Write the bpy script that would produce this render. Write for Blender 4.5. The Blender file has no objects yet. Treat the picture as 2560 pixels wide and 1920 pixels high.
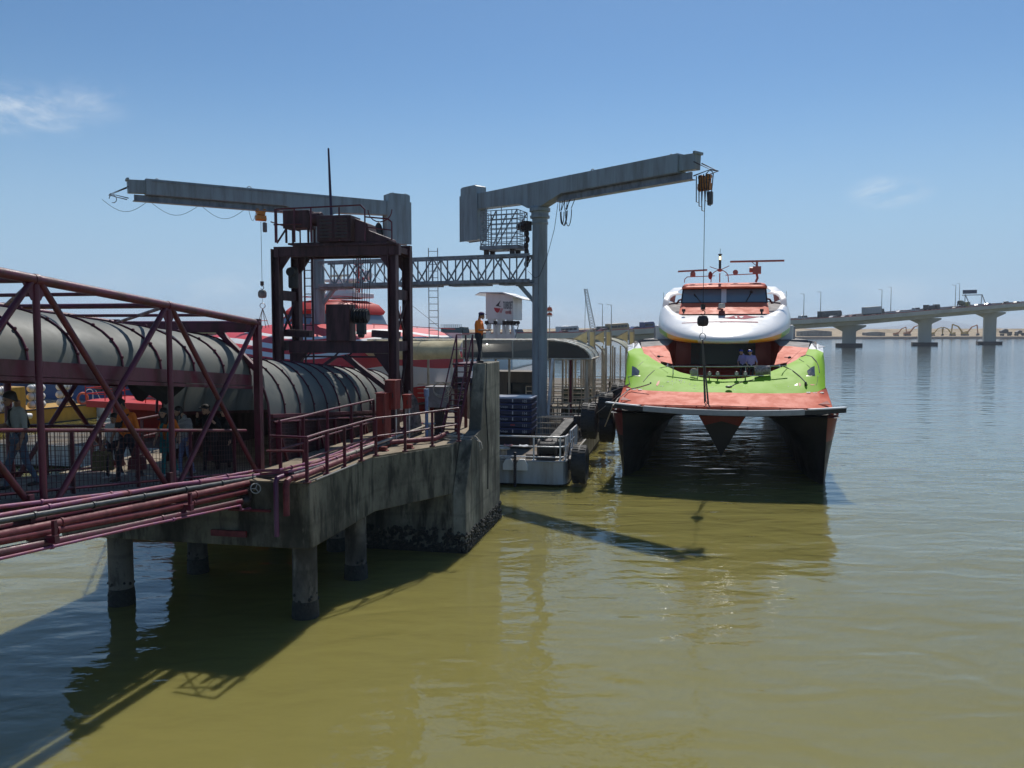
import bpy, bmesh, math, random
from mathutils import Vector, Matrix
random.seed(11)
scene = bpy.context.scene
COL = scene.collection
V = Vector
# ------------------------------------------------------------------ camera
F = 2048.0                      # focal length in photo pixels (photo is 2560 px wide)
CAMZ = 6.9
PITCH = math.atan(135.0 / F)
cd = bpy.data.cameras.new('camera')
cam = bpy.data.objects.new('camera', cd)
COL.objects.link(cam)
cd.sensor_width = 36.0
cd.lens = 36.0 * F / 2560.0
cd.clip_start = 0.1
cd.clip_end = 40000
cam.location = (0, 0, CAMZ)
cam.rotation_euler = (math.radians(90) - PITCH, 0, 0)
scene.camera = cam
# ------------------------------------------------------------------ sun, sky, exposure
SUN = V((0.20, 0.80, 1.0)).normalized()
SUN_EL = math.asin(SUN.z)
SUN_AZ = math.atan2(SUN.x, SUN.y)
sl = bpy.data.lights.new('sun', 'SUN')
sl.energy = 4.2
sl.angle = math.radians(0.53)
sl.color = (1.0, 0.955, 0.88)
so = bpy.data.objects.new('sun', sl)
COL.objects.link(so)
so.location = (20, 40, 80)
so.rotation_euler = (-SUN).to_track_quat('-Z', 'Y').to_euler()
world = bpy.data.worlds.new('World')
scene.world = world
world.use_nodes = True
wn = world.node_tree.nodes
wl = world.node_tree.links
bg = wn['Background']
bg.inputs['Strength'].default_value = 0.088
sky = wn.new('ShaderNodeTexSky')
sky.sky_type = 'NISHITA'
sky.sun_disc = False
sky.sun_elevation = SUN_EL
sky.sun_rotation = SUN_AZ
sky.altitude = 0
sky.air_density = 1.0
sky.dust_density = 0.2
sky.ozone_density = 3.0
def wnode(t, **kw):
    n = wn.new(t)
    for k, v in kw.items():
        setattr(n, k, v)
    return n
# a few wisps of cloud fixed in world directions
tc = wnode('ShaderNodeTexCoord')
def cloud(px, py, rx, ry, scale, amount, prev):
    d = V(((px - 1280) / F, math.cos(PITCH) + (960 - py) / F * math.sin(PITCH), -math.sin(PITCH) + (960 - py) / F * math.cos(PITCH))).normalized()
    sub = wnode('ShaderNodeVectorMath', operation='SUBTRACT')
    sub.inputs[1].default_value = d
    wl.new(tc.outputs['Generated'], sub.inputs[0])
    mul = wnode('ShaderNodeVectorMath', operation='MULTIPLY')
    mul.inputs[1].default_value = (F / rx, F / rx, F / ry)
    wl.new(sub.outputs[0], mul.inputs[0])
    ln = wnode('ShaderNodeVectorMath', operation='LENGTH')
    wl.new(mul.outputs[0], ln.inputs[0])
    mr = wnode('ShaderNodeMapRange', interpolation_type='SMOOTHSTEP')
    mr.inputs['From Min'].default_value = 1.0
    mr.inputs['From Max'].default_value = 0.0
    wl.new(ln.outputs['Value'], mr.inputs['Value'])
    sc = wnode('ShaderNodeVectorMath', operation='MULTIPLY')
    sc.inputs[1].default_value = (1, 1, 2.0)
    wl.new(tc.outputs['Generated'], sc.inputs[0])
    no = wnode('ShaderNodeTexNoise')
    no.inputs['Scale'].default_value = scale
    no.inputs['Detail'].default_value = 7
    no.inputs['Roughness'].default_value = 0.62
    no.inputs['Distortion'].default_value = 0.4
    wl.new(sc.outputs[0], no.inputs['Vector'])
    m2 = wnode('ShaderNodeMapRange', interpolation_type='SMOOTHSTEP')
    m2.inputs['From Min'].default_value = 0.38
    m2.inputs['From Max'].default_value = 0.72
    wl.new(no.outputs['Fac'], m2.inputs['Value'])
    pr = wnode('ShaderNodeMath', operation='MULTIPLY')
    wl.new(mr.outputs[0], pr.inputs[0]); wl.new(m2.outputs[0], pr.inputs[1])
    am = wnode('ShaderNodeMath', operation='MULTIPLY')
    am.inputs[1].default_value = amount
    wl.new(pr.outputs[0], am.inputs[0])
    mx = wnode('ShaderNodeMix', data_type='RGBA')
    mx.inputs[7].default_value = (8.6, 9.4, 10.2, 1)
    wl.new(am.outputs[0], mx.inputs[0]); wl.new(prev, mx.inputs[6])
    return mx.outputs[2]
tint = wnode('ShaderNodeMix', data_type='RGBA', blend_type='MULTIPLY')
tint.inputs[0].default_value = 1.0
tint.inputs[7].default_value = (0.70, 0.90, 1.02, 1)
wl.new(sky.outputs[0], tint.inputs[6])
# pale summer haze low over the horizon
sep = wnode('ShaderNodeSeparateXYZ'); wl.new(tc.outputs['Generated'], sep.inputs[0])
hz = wnode('ShaderNodeMapRange', interpolation_type='SMOOTHERSTEP')
hz.inputs['From Min'].default_value = -0.02; hz.inputs['From Max'].default_value = 0.34
hz.inputs['To Min'].default_value = 1.0; hz.inputs['To Max'].default_value = 0.0
wl.new(sep.outputs[2], hz.inputs['Value'])
hm = wnode('ShaderNodeMix', data_type='RGBA')
hm.inputs[7].default_value = (4.15, 6.2, 8.5, 1)
wl.new(hz.outputs[0], hm.inputs[0]); wl.new(tint.outputs[2], hm.inputs[6])
c = hm.outputs[2]
c = cloud(40, 272, 190, 70, 11, 1.0, c)
c = cloud(225, 250, 110, 60, 16, 0.45, c)
c = cloud(2220, 480, 110, 45, 15, 0.8, c)
c = cloud(1250, 780, 900, 50, 10, 0.35, c)
c = cloud(560, 720, 420, 90, 9, 0.3, c)
c = cloud(2160, 740, 420, 60, 10, 0.3, c)
wl.new(c, bg.inputs['Color'])
vs = scene.view_settings
vs.view_transform = 'Standard'
vs.look = 'None'
vs.exposure = 0.0
vs.gamma = 1.0
scene.cycles.max_bounces = 6
scene.cycles.caustics_reflective = False
scene.cycles.caustics_refractive = False

# ------------------------------------------------------------------ placing helpers
def ray(px, py):
    u = (px - 1280) / F
    v = (960 - py) / F
    return V((u, math.cos(PITCH) + v * math.sin(PITCH), -math.sin(PITCH) + v * math.cos(PITCH)))
def P(px, py, Y):
    d = ray(px, py)
    return V((0, 0, CAMZ)) + d * (Y / d.y)
def G(px, py, z):
    d = ray(px, py)
    return V((0, 0, CAMZ)) + d * ((z - CAMZ) / d.z)
def PLN(px, py, pt, n):
    d = ray(px, py)
    o = V((0, 0, CAMZ))
    return o + d * ((V(pt) - o).dot(n) / d.dot(n))
def lerp(a, b, t):
    return a + (b - a) * t
def inter(xs, ys, x):
    if x <= xs[0]: return ys[0]
    for i in range(len(xs) - 1):
        if x <= xs[i + 1]:
            return lerp(ys[i], ys[i + 1], (x - xs[i]) / (xs[i + 1] - xs[i]))
    return ys[-1]
E = V((0.2, 0.98, 0)).normalized()        # the dock's own direction, away from the camera
R = V((E.y, -E.x, 0))                     # and to its right
UP = V((0, 0, 1))

# ------------------------------------------------------------------ materials
MATS = {}
def nd(nt, t, **kw):
    n = nt.nodes.new(t)
    for k, v in kw.items():
        setattr(n, k, v)
    return n
def mat(name, col, rough=0.5, metal=0.0, col2=None, scale=3.0, amt=1.0, streak=0.0, bump=0.0, bscale=30.0, spec=0.5,
        coat=0.0, trans=0.0, lo=0.42, hi=0.62, det=5):
    """paint / concrete / metal with procedural wear; streak stretches the wear pattern vertically"""
    if name in MATS: return MATS[name]
    m = bpy.data.materials.new(name)
    MATS[name] = m
    m.use_nodes = True
    nt = m.node_tree
    b = nt.nodes['Principled BSDF']
    b.inputs['Roughness'].default_value = rough
    b.inputs['Metallic'].default_value = metal
    b.inputs['Specular IOR Level'].default_value = spec
    b.inputs['Coat Weight'].default_value = coat
    c1 = (*col, 1)
    b.inputs['Base Color'].default_value = c1
    tcn = nd(nt, 'ShaderNodeTexCoord')
    if col2 is not None:
        mp = nd(nt, 'ShaderNodeMapping')
        mp.inputs['Scale'].default_value = (1, 1, 1.0 / (1 + streak))
        nt.links.new(tcn.outputs['Object'], mp.inputs['Vector'])
        no = nd(nt, 'ShaderNodeTexNoise')
        no.inputs['Scale'].default_value = scale
        no.inputs['Detail'].default_value = det
        no.inputs['Roughness'].default_value = 0.65
        nt.links.new(mp.outputs[0], no.inputs['Vector'])
        mr = nd(nt, 'ShaderNodeMapRange')
        mr.inputs['From Min'].default_value = lo
        mr.inputs['From Max'].default_value = hi
        mr.inputs['To Max'].default_value = amt
        nt.links.new(no.outputs['Fac'], mr.inputs['Value'])
        mx = nd(nt, 'ShaderNodeMix', data_type='RGBA')
        mx.inputs[6].default_value = c1
        mx.inputs[7].default_value = (*col2, 1)
        nt.links.new(mr.outputs[0], mx.inputs[0])
        nt.links.new(mx.outputs[2], b.inputs['Base Color'])
        mr2 = nd(nt, 'ShaderNodeMapRange')
        mr2.inputs['To Min'].default_value = rough
        mr2.inputs['To Max'].default_value = min(1.0, rough + 0.25)
        nt.links.new(mr.outputs[0], mr2.inputs['Value'])
        nt.links.new(mr2.outputs[0], b.inputs['Roughness'])
    if bump > 0:
        n2 = nd(nt, 'ShaderNodeTexNoise')
        n2.inputs['Scale'].default_value = bscale
        n2.inputs['Detail'].default_value = 4
        nt.links.new(tcn.outputs['Object'], n2.inputs['Vector'])
        bp = nd(nt, 'ShaderNodeBump')
        bp.inputs['Strength'].default_value = 1.0
        bp.inputs['Distance'].default_value = bump
        nt.links.new(n2.outputs['Fac'], bp.inputs['Height'])
        nt.links.new(bp.outputs[0], b.inputs['Normal'])
    if trans > 0:
        out = nt.nodes['Material Output']
        tr = nd(nt, 'ShaderNodeBsdfTranslucent')
        tr.inputs['Color'].default_value = c1
        if col2 is not None:
            nt.links.new(mx.outputs[2], tr.inputs['Color'])
        ms = nd(nt, 'ShaderNodeMixShader')
        ms.inputs[0].default_value = trans
        nt.links.new(b.outputs[0], ms.inputs[1]); nt.links.new(tr.outputs[0], ms.inputs[2])
        nt.links.new(ms.outputs[0], out.inputs['Surface'])
    return m
def glass(name, tint, opac, rough=0.05):
    """thin see-through sheet: part clear, part glossy tinted sheet"""
    if name in MATS: return MATS[name]
    m = bpy.data.materials.new(name); MATS[name] = m
    m.use_nodes = True
    nt = m.node_tree
    b = nt.nodes['Principled BSDF']
    b.inputs['Base Color'].default_value = (*tint, 1)
    b.inputs['Roughness'].default_value = rough
    t = nd(nt, 'ShaderNodeBsdfTransparent')
    t.inputs['Color'].default_value = (0.8, 0.8, 0.76, 1)
    ms = nd(nt, 'ShaderNodeMixShader')
    ms.inputs[0].default_value = opac
    nt.links.new(t.outputs[0], ms.inputs[1]); nt.links.new(b.outputs[0], ms.inputs[2])
    nt.links.new(ms.outputs[0], nt.nodes['Material Output'].inputs['Surface'])
    return m
def emit(name, col, s):
    if name in MATS: return MATS[name]
    m = bpy.data.materials.new(name); MATS[name] = m
    m.use_nodes = True
    b = m.node_tree.nodes['Principled BSDF']
    b.inputs['Base Color'].default_value = (*col, 1)
    b.inputs['Emission Color'].default_value = (*col, 1)
    b.inputs['Emission Strength'].default_value = s
    return m

maroon = mat('maroon_paint', (0.125, 0.013, 0.036), 0.38, 0, (0.060, 0.016, 0.018), 3.5, 0.9, 2, 0.003, 60, det=9)
maroon_old = mat('maroon_weathered', (0.066, 0.018, 0.026), 0.55, 0, (0.030, 0.013, 0.016), 4, 0.9, 4, 0.003, 50)
red_paint = mat('red_pipe_paint', (0.17, 0.020, 0.030), 0.55, 0, (0.09, 0.016, 0.024), 5, 0.8, 0, 0.002, 60)
pink_sheen = mat('purple_sheen_paint', (0.22, 0.055, 0.15), 0.5, 0, (0.26, 0.07, 0.055), 4, 0.7, 0, 0.001, 60)  # pink sky sheen on the pipes, put into their base colour
box_red = mat('cabinet_red', (0.26, 0.03, 0.022), 0.35, 0, (0.12, 0.02, 0.018), 4, 0.8, 3)
crane_grey = mat('crane_grey_paint', (0.27, 0.325, 0.36), 0.5, 0, (0.20, 0.225, 0.235), 2.4, 0.9, 7, 0.002, 40, det=9)
steel_grey = mat('lattice_grey_paint', (0.24, 0.27, 0.31), 0.5, 0, (0.14, 0.15, 0.17), 3, 0.8, 2)
galv = mat('galvanised_steel', (0.45, 0.47, 0.48), 0.42, 0.6, (0.3, 0.3, 0.29), 6, 0.7)
rope_dark = mat('wire_rope', (0.03, 0.03, 0.032), 0.6, 0.3)
black_rub = mat('black_rubber', (0.026, 0.026, 0.027), 0.62, 0, (0.05, 0.05, 0.048), 5, 0.7, 0, 0.006, 25)
black = mat('black_plastic', (0.015, 0.015, 0.017), 0.45)
dark_steel = mat('dark_steel', (0.045, 0.04, 0.042), 0.5, 0.3, (0.08, 0.04, 0.03), 6, 0.6)
white = mat('white_paint', (0.78, 0.78, 0.77), 0.35, 0, (0.62, 0.61, 0.58), 1.6, 0.5, 5)
white_rail = mat('white_rail_paint', (0.72, 0.73, 0.74), 0.4, 0, (0.45, 0.38, 0.32), 5, 0.5, 2)
cream = mat('cream_canvas', (0.82, 0.73, 0.46), 0.6, 0, (0.62, 0.54, 0.33), 1.3, 0.8, 1, 0.03, 2.2, trans=0.36)
cream_steel = mat('cream_steel', (0.66, 0.61, 0.50), 0.5, 0, (0.28, 0.2, 0.13), 4, 0.7, 4)
tan_rail = mat('tan_rail_paint', (0.66, 0.57, 0.44), 0.5, 0, (0.3, 0.2, 0.12), 5, 0.6, 2)
navy = mat('navy_plastic', (0.014, 0.02, 0.06), 0.42, 0, (0.03, 0.035, 0.07), 5, 0.6)
hull_grey = mat('pontoon_grey', (0.40, 0.42, 0.43), 0.5, 0, (0.24, 0.2, 0.15), 1.6, 0.8, 7, 0.003, 20)
orange_hoist = mat('hoist_orange', (0.62, 0.22, 0.02), 0.45, 0, (0.3, 0.11, 0.03), 8, 0.6)
rope_pale = mat('pale_rope', (0.50, 0.45, 0.37), 0.85, 0, (0.3, 0.26, 0.2), 20, 0.8, 0, 0.01, 120)
vault_mat = mat('canopy_sheet', (0.15, 0.167, 0.158), 0.5, 0, (0.21, 0.213, 0.19), 1.3, 0.9, 1, 0.012, 1.6, trans=0.30, lo=.38, hi=.66, det=9)
vault_dirty = mat('canopy_sheet_dusty', (0.165, 0.178, 0.163), 0.55, 0, (0.26, 0.26, 0.225), 1.6, 0.9, 1, 0.014, 1.6, trans=0.30, lo=.42, hi=.7, det=9)
bulb = emit('lamp_glow', (1.0, 0.75, 0.35), 3.0)

def concrete(name, base, dark, pale, streak=4.0, k=1.0):
    """weathered concrete: big blotches, vertical rain streaks, pale lime runs, formwork lines and a damp foot"""
    m = bpy.data.materials.new(name); MATS[name] = m; m.use_nodes = True
    nt = m.node_tree; b = nt.nodes['Principled BSDF']; b.inputs['Roughness'].default_value = 0.9; b.inputs['Specular IOR Level'].default_value = 0.25
    t = nd(nt, 'ShaderNodeTexCoord')
    def nz(scale, sz, det, lo, hi, rough=0.62):
        mp = nd(nt, 'ShaderNodeMapping'); mp.inputs['Scale'].default_value = (1, 1, sz)
        nt.links.new(t.outputs['Object'], mp.inputs['Vector'])
        n = nd(nt, 'ShaderNodeTexNoise'); n.inputs['Scale'].default_value = scale; n.inputs['Detail'].default_value = det; n.inputs['Roughness'].default_value = rough
        nt.links.new(mp.outputs[0], n.inputs['Vector'])
        r = nd(nt, 'ShaderNodeMapRange', interpolation_type='SMOOTHSTEP'); r.inputs['From Min'].default_value = lo; r.inputs['From Max'].default_value = hi
        nt.links.new(n.outputs['Fac'], r.inputs['Value']); return r.outputs[0]
    def mixc(f, a, bcol):
        x = nd(nt, 'ShaderNodeMix', data_type='RGBA'); nt.links.new(f, x.inputs[0])
        if isinstance(a, tuple): x.inputs[6].default_value = (*a, 1)
        else: nt.links.new(a, x.inputs[6])
        x.inputs[7].default_value = (*bcol, 1); return x.outputs[2]
    def mul(a, v):
        x = nd(nt, 'ShaderNodeMath', operation='MULTIPLY'); nt.links.new(a, x.inputs[0])
        if isinstance(v, (int, float)): x.inputs[1].default_value = v
        else: nt.links.new(v, x.inputs[1])
        return x.outputs[0]
    c0 = mixc(mul(nz(0.7, 0.6, 6, .38, .64), .85 * k), base, dark)
    c1 = mixc(mul(nz(3.2, 1.0 / (1 + streak), 7, .46, .66), .9 * k), c0, dark)
    c2 = mixc(mul(mul(nz(2.0, 0.22, 8, .55, .70, .7), nz(0.8, 1, 3, .45, .6)), .8), c1, pale)
    c3 = mixc(mul(nz(14, 0.7, 5, .60, .72), .5), c2, dark)
    w = nd(nt, 'ShaderNodeTexWave', wave_type='BANDS', bands_direction='Z'); w.inputs['Scale'].default_value = 0.26; w.inputs['Distortion'].default_value = 1.2; w.inputs['Detail'].default_value = 3
    nt.links.new(t.outputs['Object'], w.inputs['Vector'])
    r = nd(nt, 'ShaderNodeMapRange'); r.inputs['From Min'].default_value = .0; r.inputs['From Max'].default_value = .03; r.inputs['To Min'].default_value = .22; r.inputs['To Max'].default_value = 0
    nt.links.new(w.outputs['Fac'], r.inputs['Value'])
    c4 = mixc(r.outputs[0], c3, dark)
    nt.links.new(c4, b.inputs['Base Color'])
    n2 = nd(nt, 'ShaderNodeTexNoise'); n2.inputs['Scale'].default_value = 7; n2.inputs['Detail'].default_value = 8; n2.inputs['Roughness'].default_value = .7
    nt.links.new(t.outputs['Object'], n2.inputs['Vector'])
    bp = nd(nt, 'ShaderNodeBump'); bp.inputs['Distance'].default_value = .03; bp.inputs['Strength'].default_value = .8
    nt.links.new(n2.outputs['Fac'], bp.inputs['Height']); nt.links.new(bp.outputs[0], b.inputs['Normal'])
    return m
# ------------------------------------------------------------------ mesh helpers
OFF = {}
def offset_of(o):
    while o is not None:
        if o.name in OFF: return OFF[o.name]
        o = o.parent
    return V((0, 0, 0))
def thing(name, label, cat, loc=(0, 0, 0), rotz=0.0, group=None, local=False):
    o = bpy.data.objects.new(name, None)
    COL.objects.link(o)
    o.empty_display_size = 0.3
    o.location = loc
    o.rotation_euler = (0, 0, rotz)
    o['label'] = label; o['category'] = cat
    if group: o['group'] = group
    OFF[o.name] = V((0, 0, 0)) if local else V(loc)
    return o
class MB:
    def __init__(s):
        s.v = []; s.f = []; s.m = []; s.mi = 0
    def add(s, vs, fs):
        o = len(s.v)
        s.v += [V(p) for p in vs]
        s.f += [[i + o for i in f] for f in fs]
        s.m += [s.mi] * len(fs)
        return s
    def hexa(s, c):
        return s.add(c, [(0, 3, 2, 1), (4, 5, 6, 7), (0, 1, 5, 4), (1, 2, 6, 5), (2, 3, 7, 6), (3, 0, 4, 7)])
    def box(s, c, size, ex=V((1, 0, 0)), ey=V((0, 1, 0)), ez=UP):
        c = V(c); a, b, h = ex * (size[0] / 2), ey * (size[1] / 2), ez * (size[2] / 2)
        return s.hexa([c - a - b - h, c + a - b - h, c + a + b - h, c - a + b - h, c - a - b + h, c + a - b + h, c + a + b + h, c - a + b + h])
    def dbox(s, c, size):
        return s.box(c, size, R, E)
    def bar(s, p, q, w, h=None, up=UP):
        p, q = V(p), V(q); h = h or w
        d = (q - p).normalized()
        up = V(up)
        if abs(d.dot(up)) > 0.99: up = E
        x = d.cross(up).normalized(); y = x.cross(d).normalized()
        x, y = x * (w / 2), y * (h / 2)
        return s.hexa([p - x - y, p + x - y, p + x + y, p - x + y, q - x - y, q + x - y, q + x + y, q - x + y])
    def tube(s, pts, r, n=8, closed=False, cap=True):
        pts = [V(p) for p in pts]
        k = len(pts)
        rs = r if isinstance(r, (list, tuple)) else [r] * k
        rings = []
        prevx = None
        for i, p in enumerate(pts):
            if closed: d = pts[(i + 1) % k] - pts[i - 1]
            elif i == 0: d = pts[1] - p
            elif i == k - 1: d = p - pts[i - 1]
            else: d = (pts[i + 1] - p).normalized() + (p - pts[i - 1]).normalized()
            if d.length < 1e-9: d = V((0, 0, 1))
            d.normalize()
            if prevx is None:
                a = UP if abs(d.z) < 0.9 else V((1, 0, 0))
                x = d.cross(a).normalized()
            else:
                x = prevx - d * prevx.dot(d)
                x = x.normalized() if x.length > 1e-6 else d.cross(UP).normalized()
            prevx = x
            y = d.cross(x)
            rings.append([p + (x * math.cos(t) + y * math.sin(t)) * rs[i] for t in [2 * math.pi * j / n for j in range(n)]])
        vs = [q for rg in rings for q in rg]
        fs = []
        for i in range(k if closed else k - 1):
            a, b = i * n, ((i + 1) % k) * n
            for j in range(n):
                fs.append((a + j, a + (j + 1) % n, b + (j + 1) % n, b + j))
        if cap and not closed:
            fs.append(tuple(range(n - 1, -1, -1))); fs.append(tuple((k - 1) * n + j for j in range(n)))
        return s.add(vs, fs)
    def prism(s, poly, vec):
        poly = [V(p) for p in poly]; vec = V(vec); n = len(poly)
        vs = poly + [p + vec for p in poly]
        fs = [tuple(range(n - 1, -1, -1)), tuple(range(n, 2 * n))]
        for i in range(n):
            fs.append((i, (i + 1) % n, n + (i + 1) % n, n + i))
        return s.add(vs, fs)
    def grid(s, rows, mats=None):
        k = len(rows[0])
        vs = [p for r in rows for p in r]
        o = len(s.v)
        s.v += [V(p) for p in vs]
        for i in range(len(rows) - 1):
            for j in range(k - 1):
                s.f.append([o + i * k + j, o + i * k + j + 1, o + (i + 1) * k + j + 1, o + (i + 1) * k + j])
                s.m.append(mats(i, j) if mats else s.mi)
        return s
    def lathe(s, prof, n=16, org=(0, 0, 0), ax=UP):
        ax = V(ax).normalized(); org = V(org)
        a = V((1, 0, 0)) if abs(ax.x) < 0.9 else V((0, 1, 0))
        x = ax.cross(a).normalized(); y = ax.cross(x)
        rows = []
        for r, z in prof:
            rows.append([org + ax * z + (x * math.cos(t) + y * math.sin(t)) * r for t in [2 * math.pi * j / n for j in range(n)]])
        vs = [p for r in rows for p in r]; fs = []
        for i in range(len(rows) - 1):
            for j in range(n):
                fs.append((i * n + j, i * n + (j + 1) % n, (i + 1) * n + (j + 1) % n, (i + 1) * n + j))
        if prof[0][0] > 1e-4: fs.append(tuple(range(n - 1, -1, -1)))
        if prof[-1][0] > 1e-4: fs.append(tuple((len(rows) - 1) * n + j for j in range(n)))
        return s.add(vs, fs)
    def ball(s, c, r, nu=12, nv=8, rot=None):
        c = V(c); r = (r, r, r) if not isinstance(r, (tuple, list)) else r
        rows = []
        for i in range(nv + 1):
            a = math.pi * i / nv
            ring = []
            for j in range(nu):
                t = 2 * math.pi * j / nu
                p = V((r[0] * math.sin(a) * math.cos(t), r[1] * math.sin(a) * math.sin(t), -r[2] * math.cos(a)))
                if rot is not None: p = rot @ p
                ring.append(c + p)
            rows.append(ring)
        vs = [p for q in rows for p in q]; fs = []
        for i in range(nv):
            for j in range(nu):
                fs.append((i * nu + j, i * nu + (j + 1) % nu, (i + 1) * nu + (j + 1) % nu, (i + 1) * nu + j))
        return s.add(vs, fs)
    def build(s, name, mats, parent=None, smooth=38, bevel=0.0, loc=None, recalc=True):
        if not isinstance(mats, (list, tuple)): mats = [mats]
        off = offset_of(parent) if parent is not None else V(loc or (0, 0, 0))
        me = bpy.data.meshes.new(name)
        bm = bmesh.new()
        vv = [bm.verts.new(p - off) for p in s.v]
        for f, mi in zip(s.f, s.m):
            ids = []
            for i in f:
                if i not in ids: ids.append(i)
            if len(ids) < 3: continue
            try:
                fc = bm.faces.new([vv[i] for i in ids])
                fc.material_index = mi
            except ValueError:
                pass
        bmesh.ops.remove_doubles(bm, verts=bm.verts, dist=1e-5)
        bmesh.ops.dissolve_degenerate(bm, dist=1e-6, edges=bm.edges)
        if recalc: bmesh.ops.recalc_face_normals(bm, faces=bm.faces)
        bm.to_mesh(me); bm.free()
        for m in mats: me.materials.append(m)
        if smooth:
            me.polygons.foreach_set('use_smooth', [True] * len(me.polygons))
            me.set_sharp_from_angle(angle=math.radians(smooth))
        o = bpy.data.objects.new(name, me)
        COL.objects.link(o)
        if parent is not None: o.parent = parent
        else:
            o.location = off
            OFF[o.name] = off
        if bevel > 0:
            b = o.modifiers.new('edge', 'BEVEL')
            b.width = bevel; b.segments = 2; b.limit_method = 'ANGLE'; b.angle_limit = math.radians(50)
        return o
    def solo(s, name, mats, label, cat, loc, group=None, smooth=38, bevel=0.0, kind=None):
        o = s.build(name, mats, None, smooth, bevel, loc)
        if label: o['label'] = label
        if cat: o['category'] = cat
        if group: o['group'] = group
        if kind: o['kind'] = kind
        return o
def text(name, s, size, origin, ex, ez, material, parent, depth=0.004, align='CENTER', sx=1.0):
    """raised lettering lying in the plane ex, ez"""
    cu = bpy.data.curves.new(name, 'FONT')
    cu.body = s; cu.size = size; cu.align_x = align; cu.align_y = 'CENTER'
    cu.extrude = depth; cu.resolution_u = 3
    t = bpy.data.objects.new('tmp', cu)
    COL.objects.link(t)
    dg = bpy.context.evaluated_depsgraph_get()
    me = bpy.data.meshes.new_from_object(t.evaluated_get(dg))
    bpy.data.objects.remove(t); bpy.data.curves.remove(cu)
    me.name = name
    ex, ez = V(ex).normalized(), V(ez).normalized()
    n = ex.cross(ez)
    off = offset_of(parent)
    for v in me.vertices:
        p = v.co.copy()
        v.co = V(origin) + ex * (p.x * sx) + ez * p.y + n * p.z - off
    me.materials.clear(); me.materials.append(material)
    o = bpy.data.objects.new(name, me)
    COL.objects.link(o); o.parent = parent
    return o
def arc(c, ax, ay, a0, a1, n):
    return [V(c) + V(ax) * math.cos(lerp(a0, a1, i / n)) + V(ay) * math.sin(lerp(a0, a1, i / n)) for i in range(n + 1)]
def copy_thing(root, loc, rotz=None, label=None):
    r = root.copy(); COL.objects.link(r); r.location = loc
    if rotz is not None: r.rotation_euler = (0, 0, rotz)
    if label: r['label'] = label
    for ch in list(root.children):
        c2 = ch.copy(); COL.objects.link(c2); c2.parent = r
        for g in list(ch.children):
            d2 = g.copy(); COL.objects.link(d2); d2.parent = c2
    return r
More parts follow.
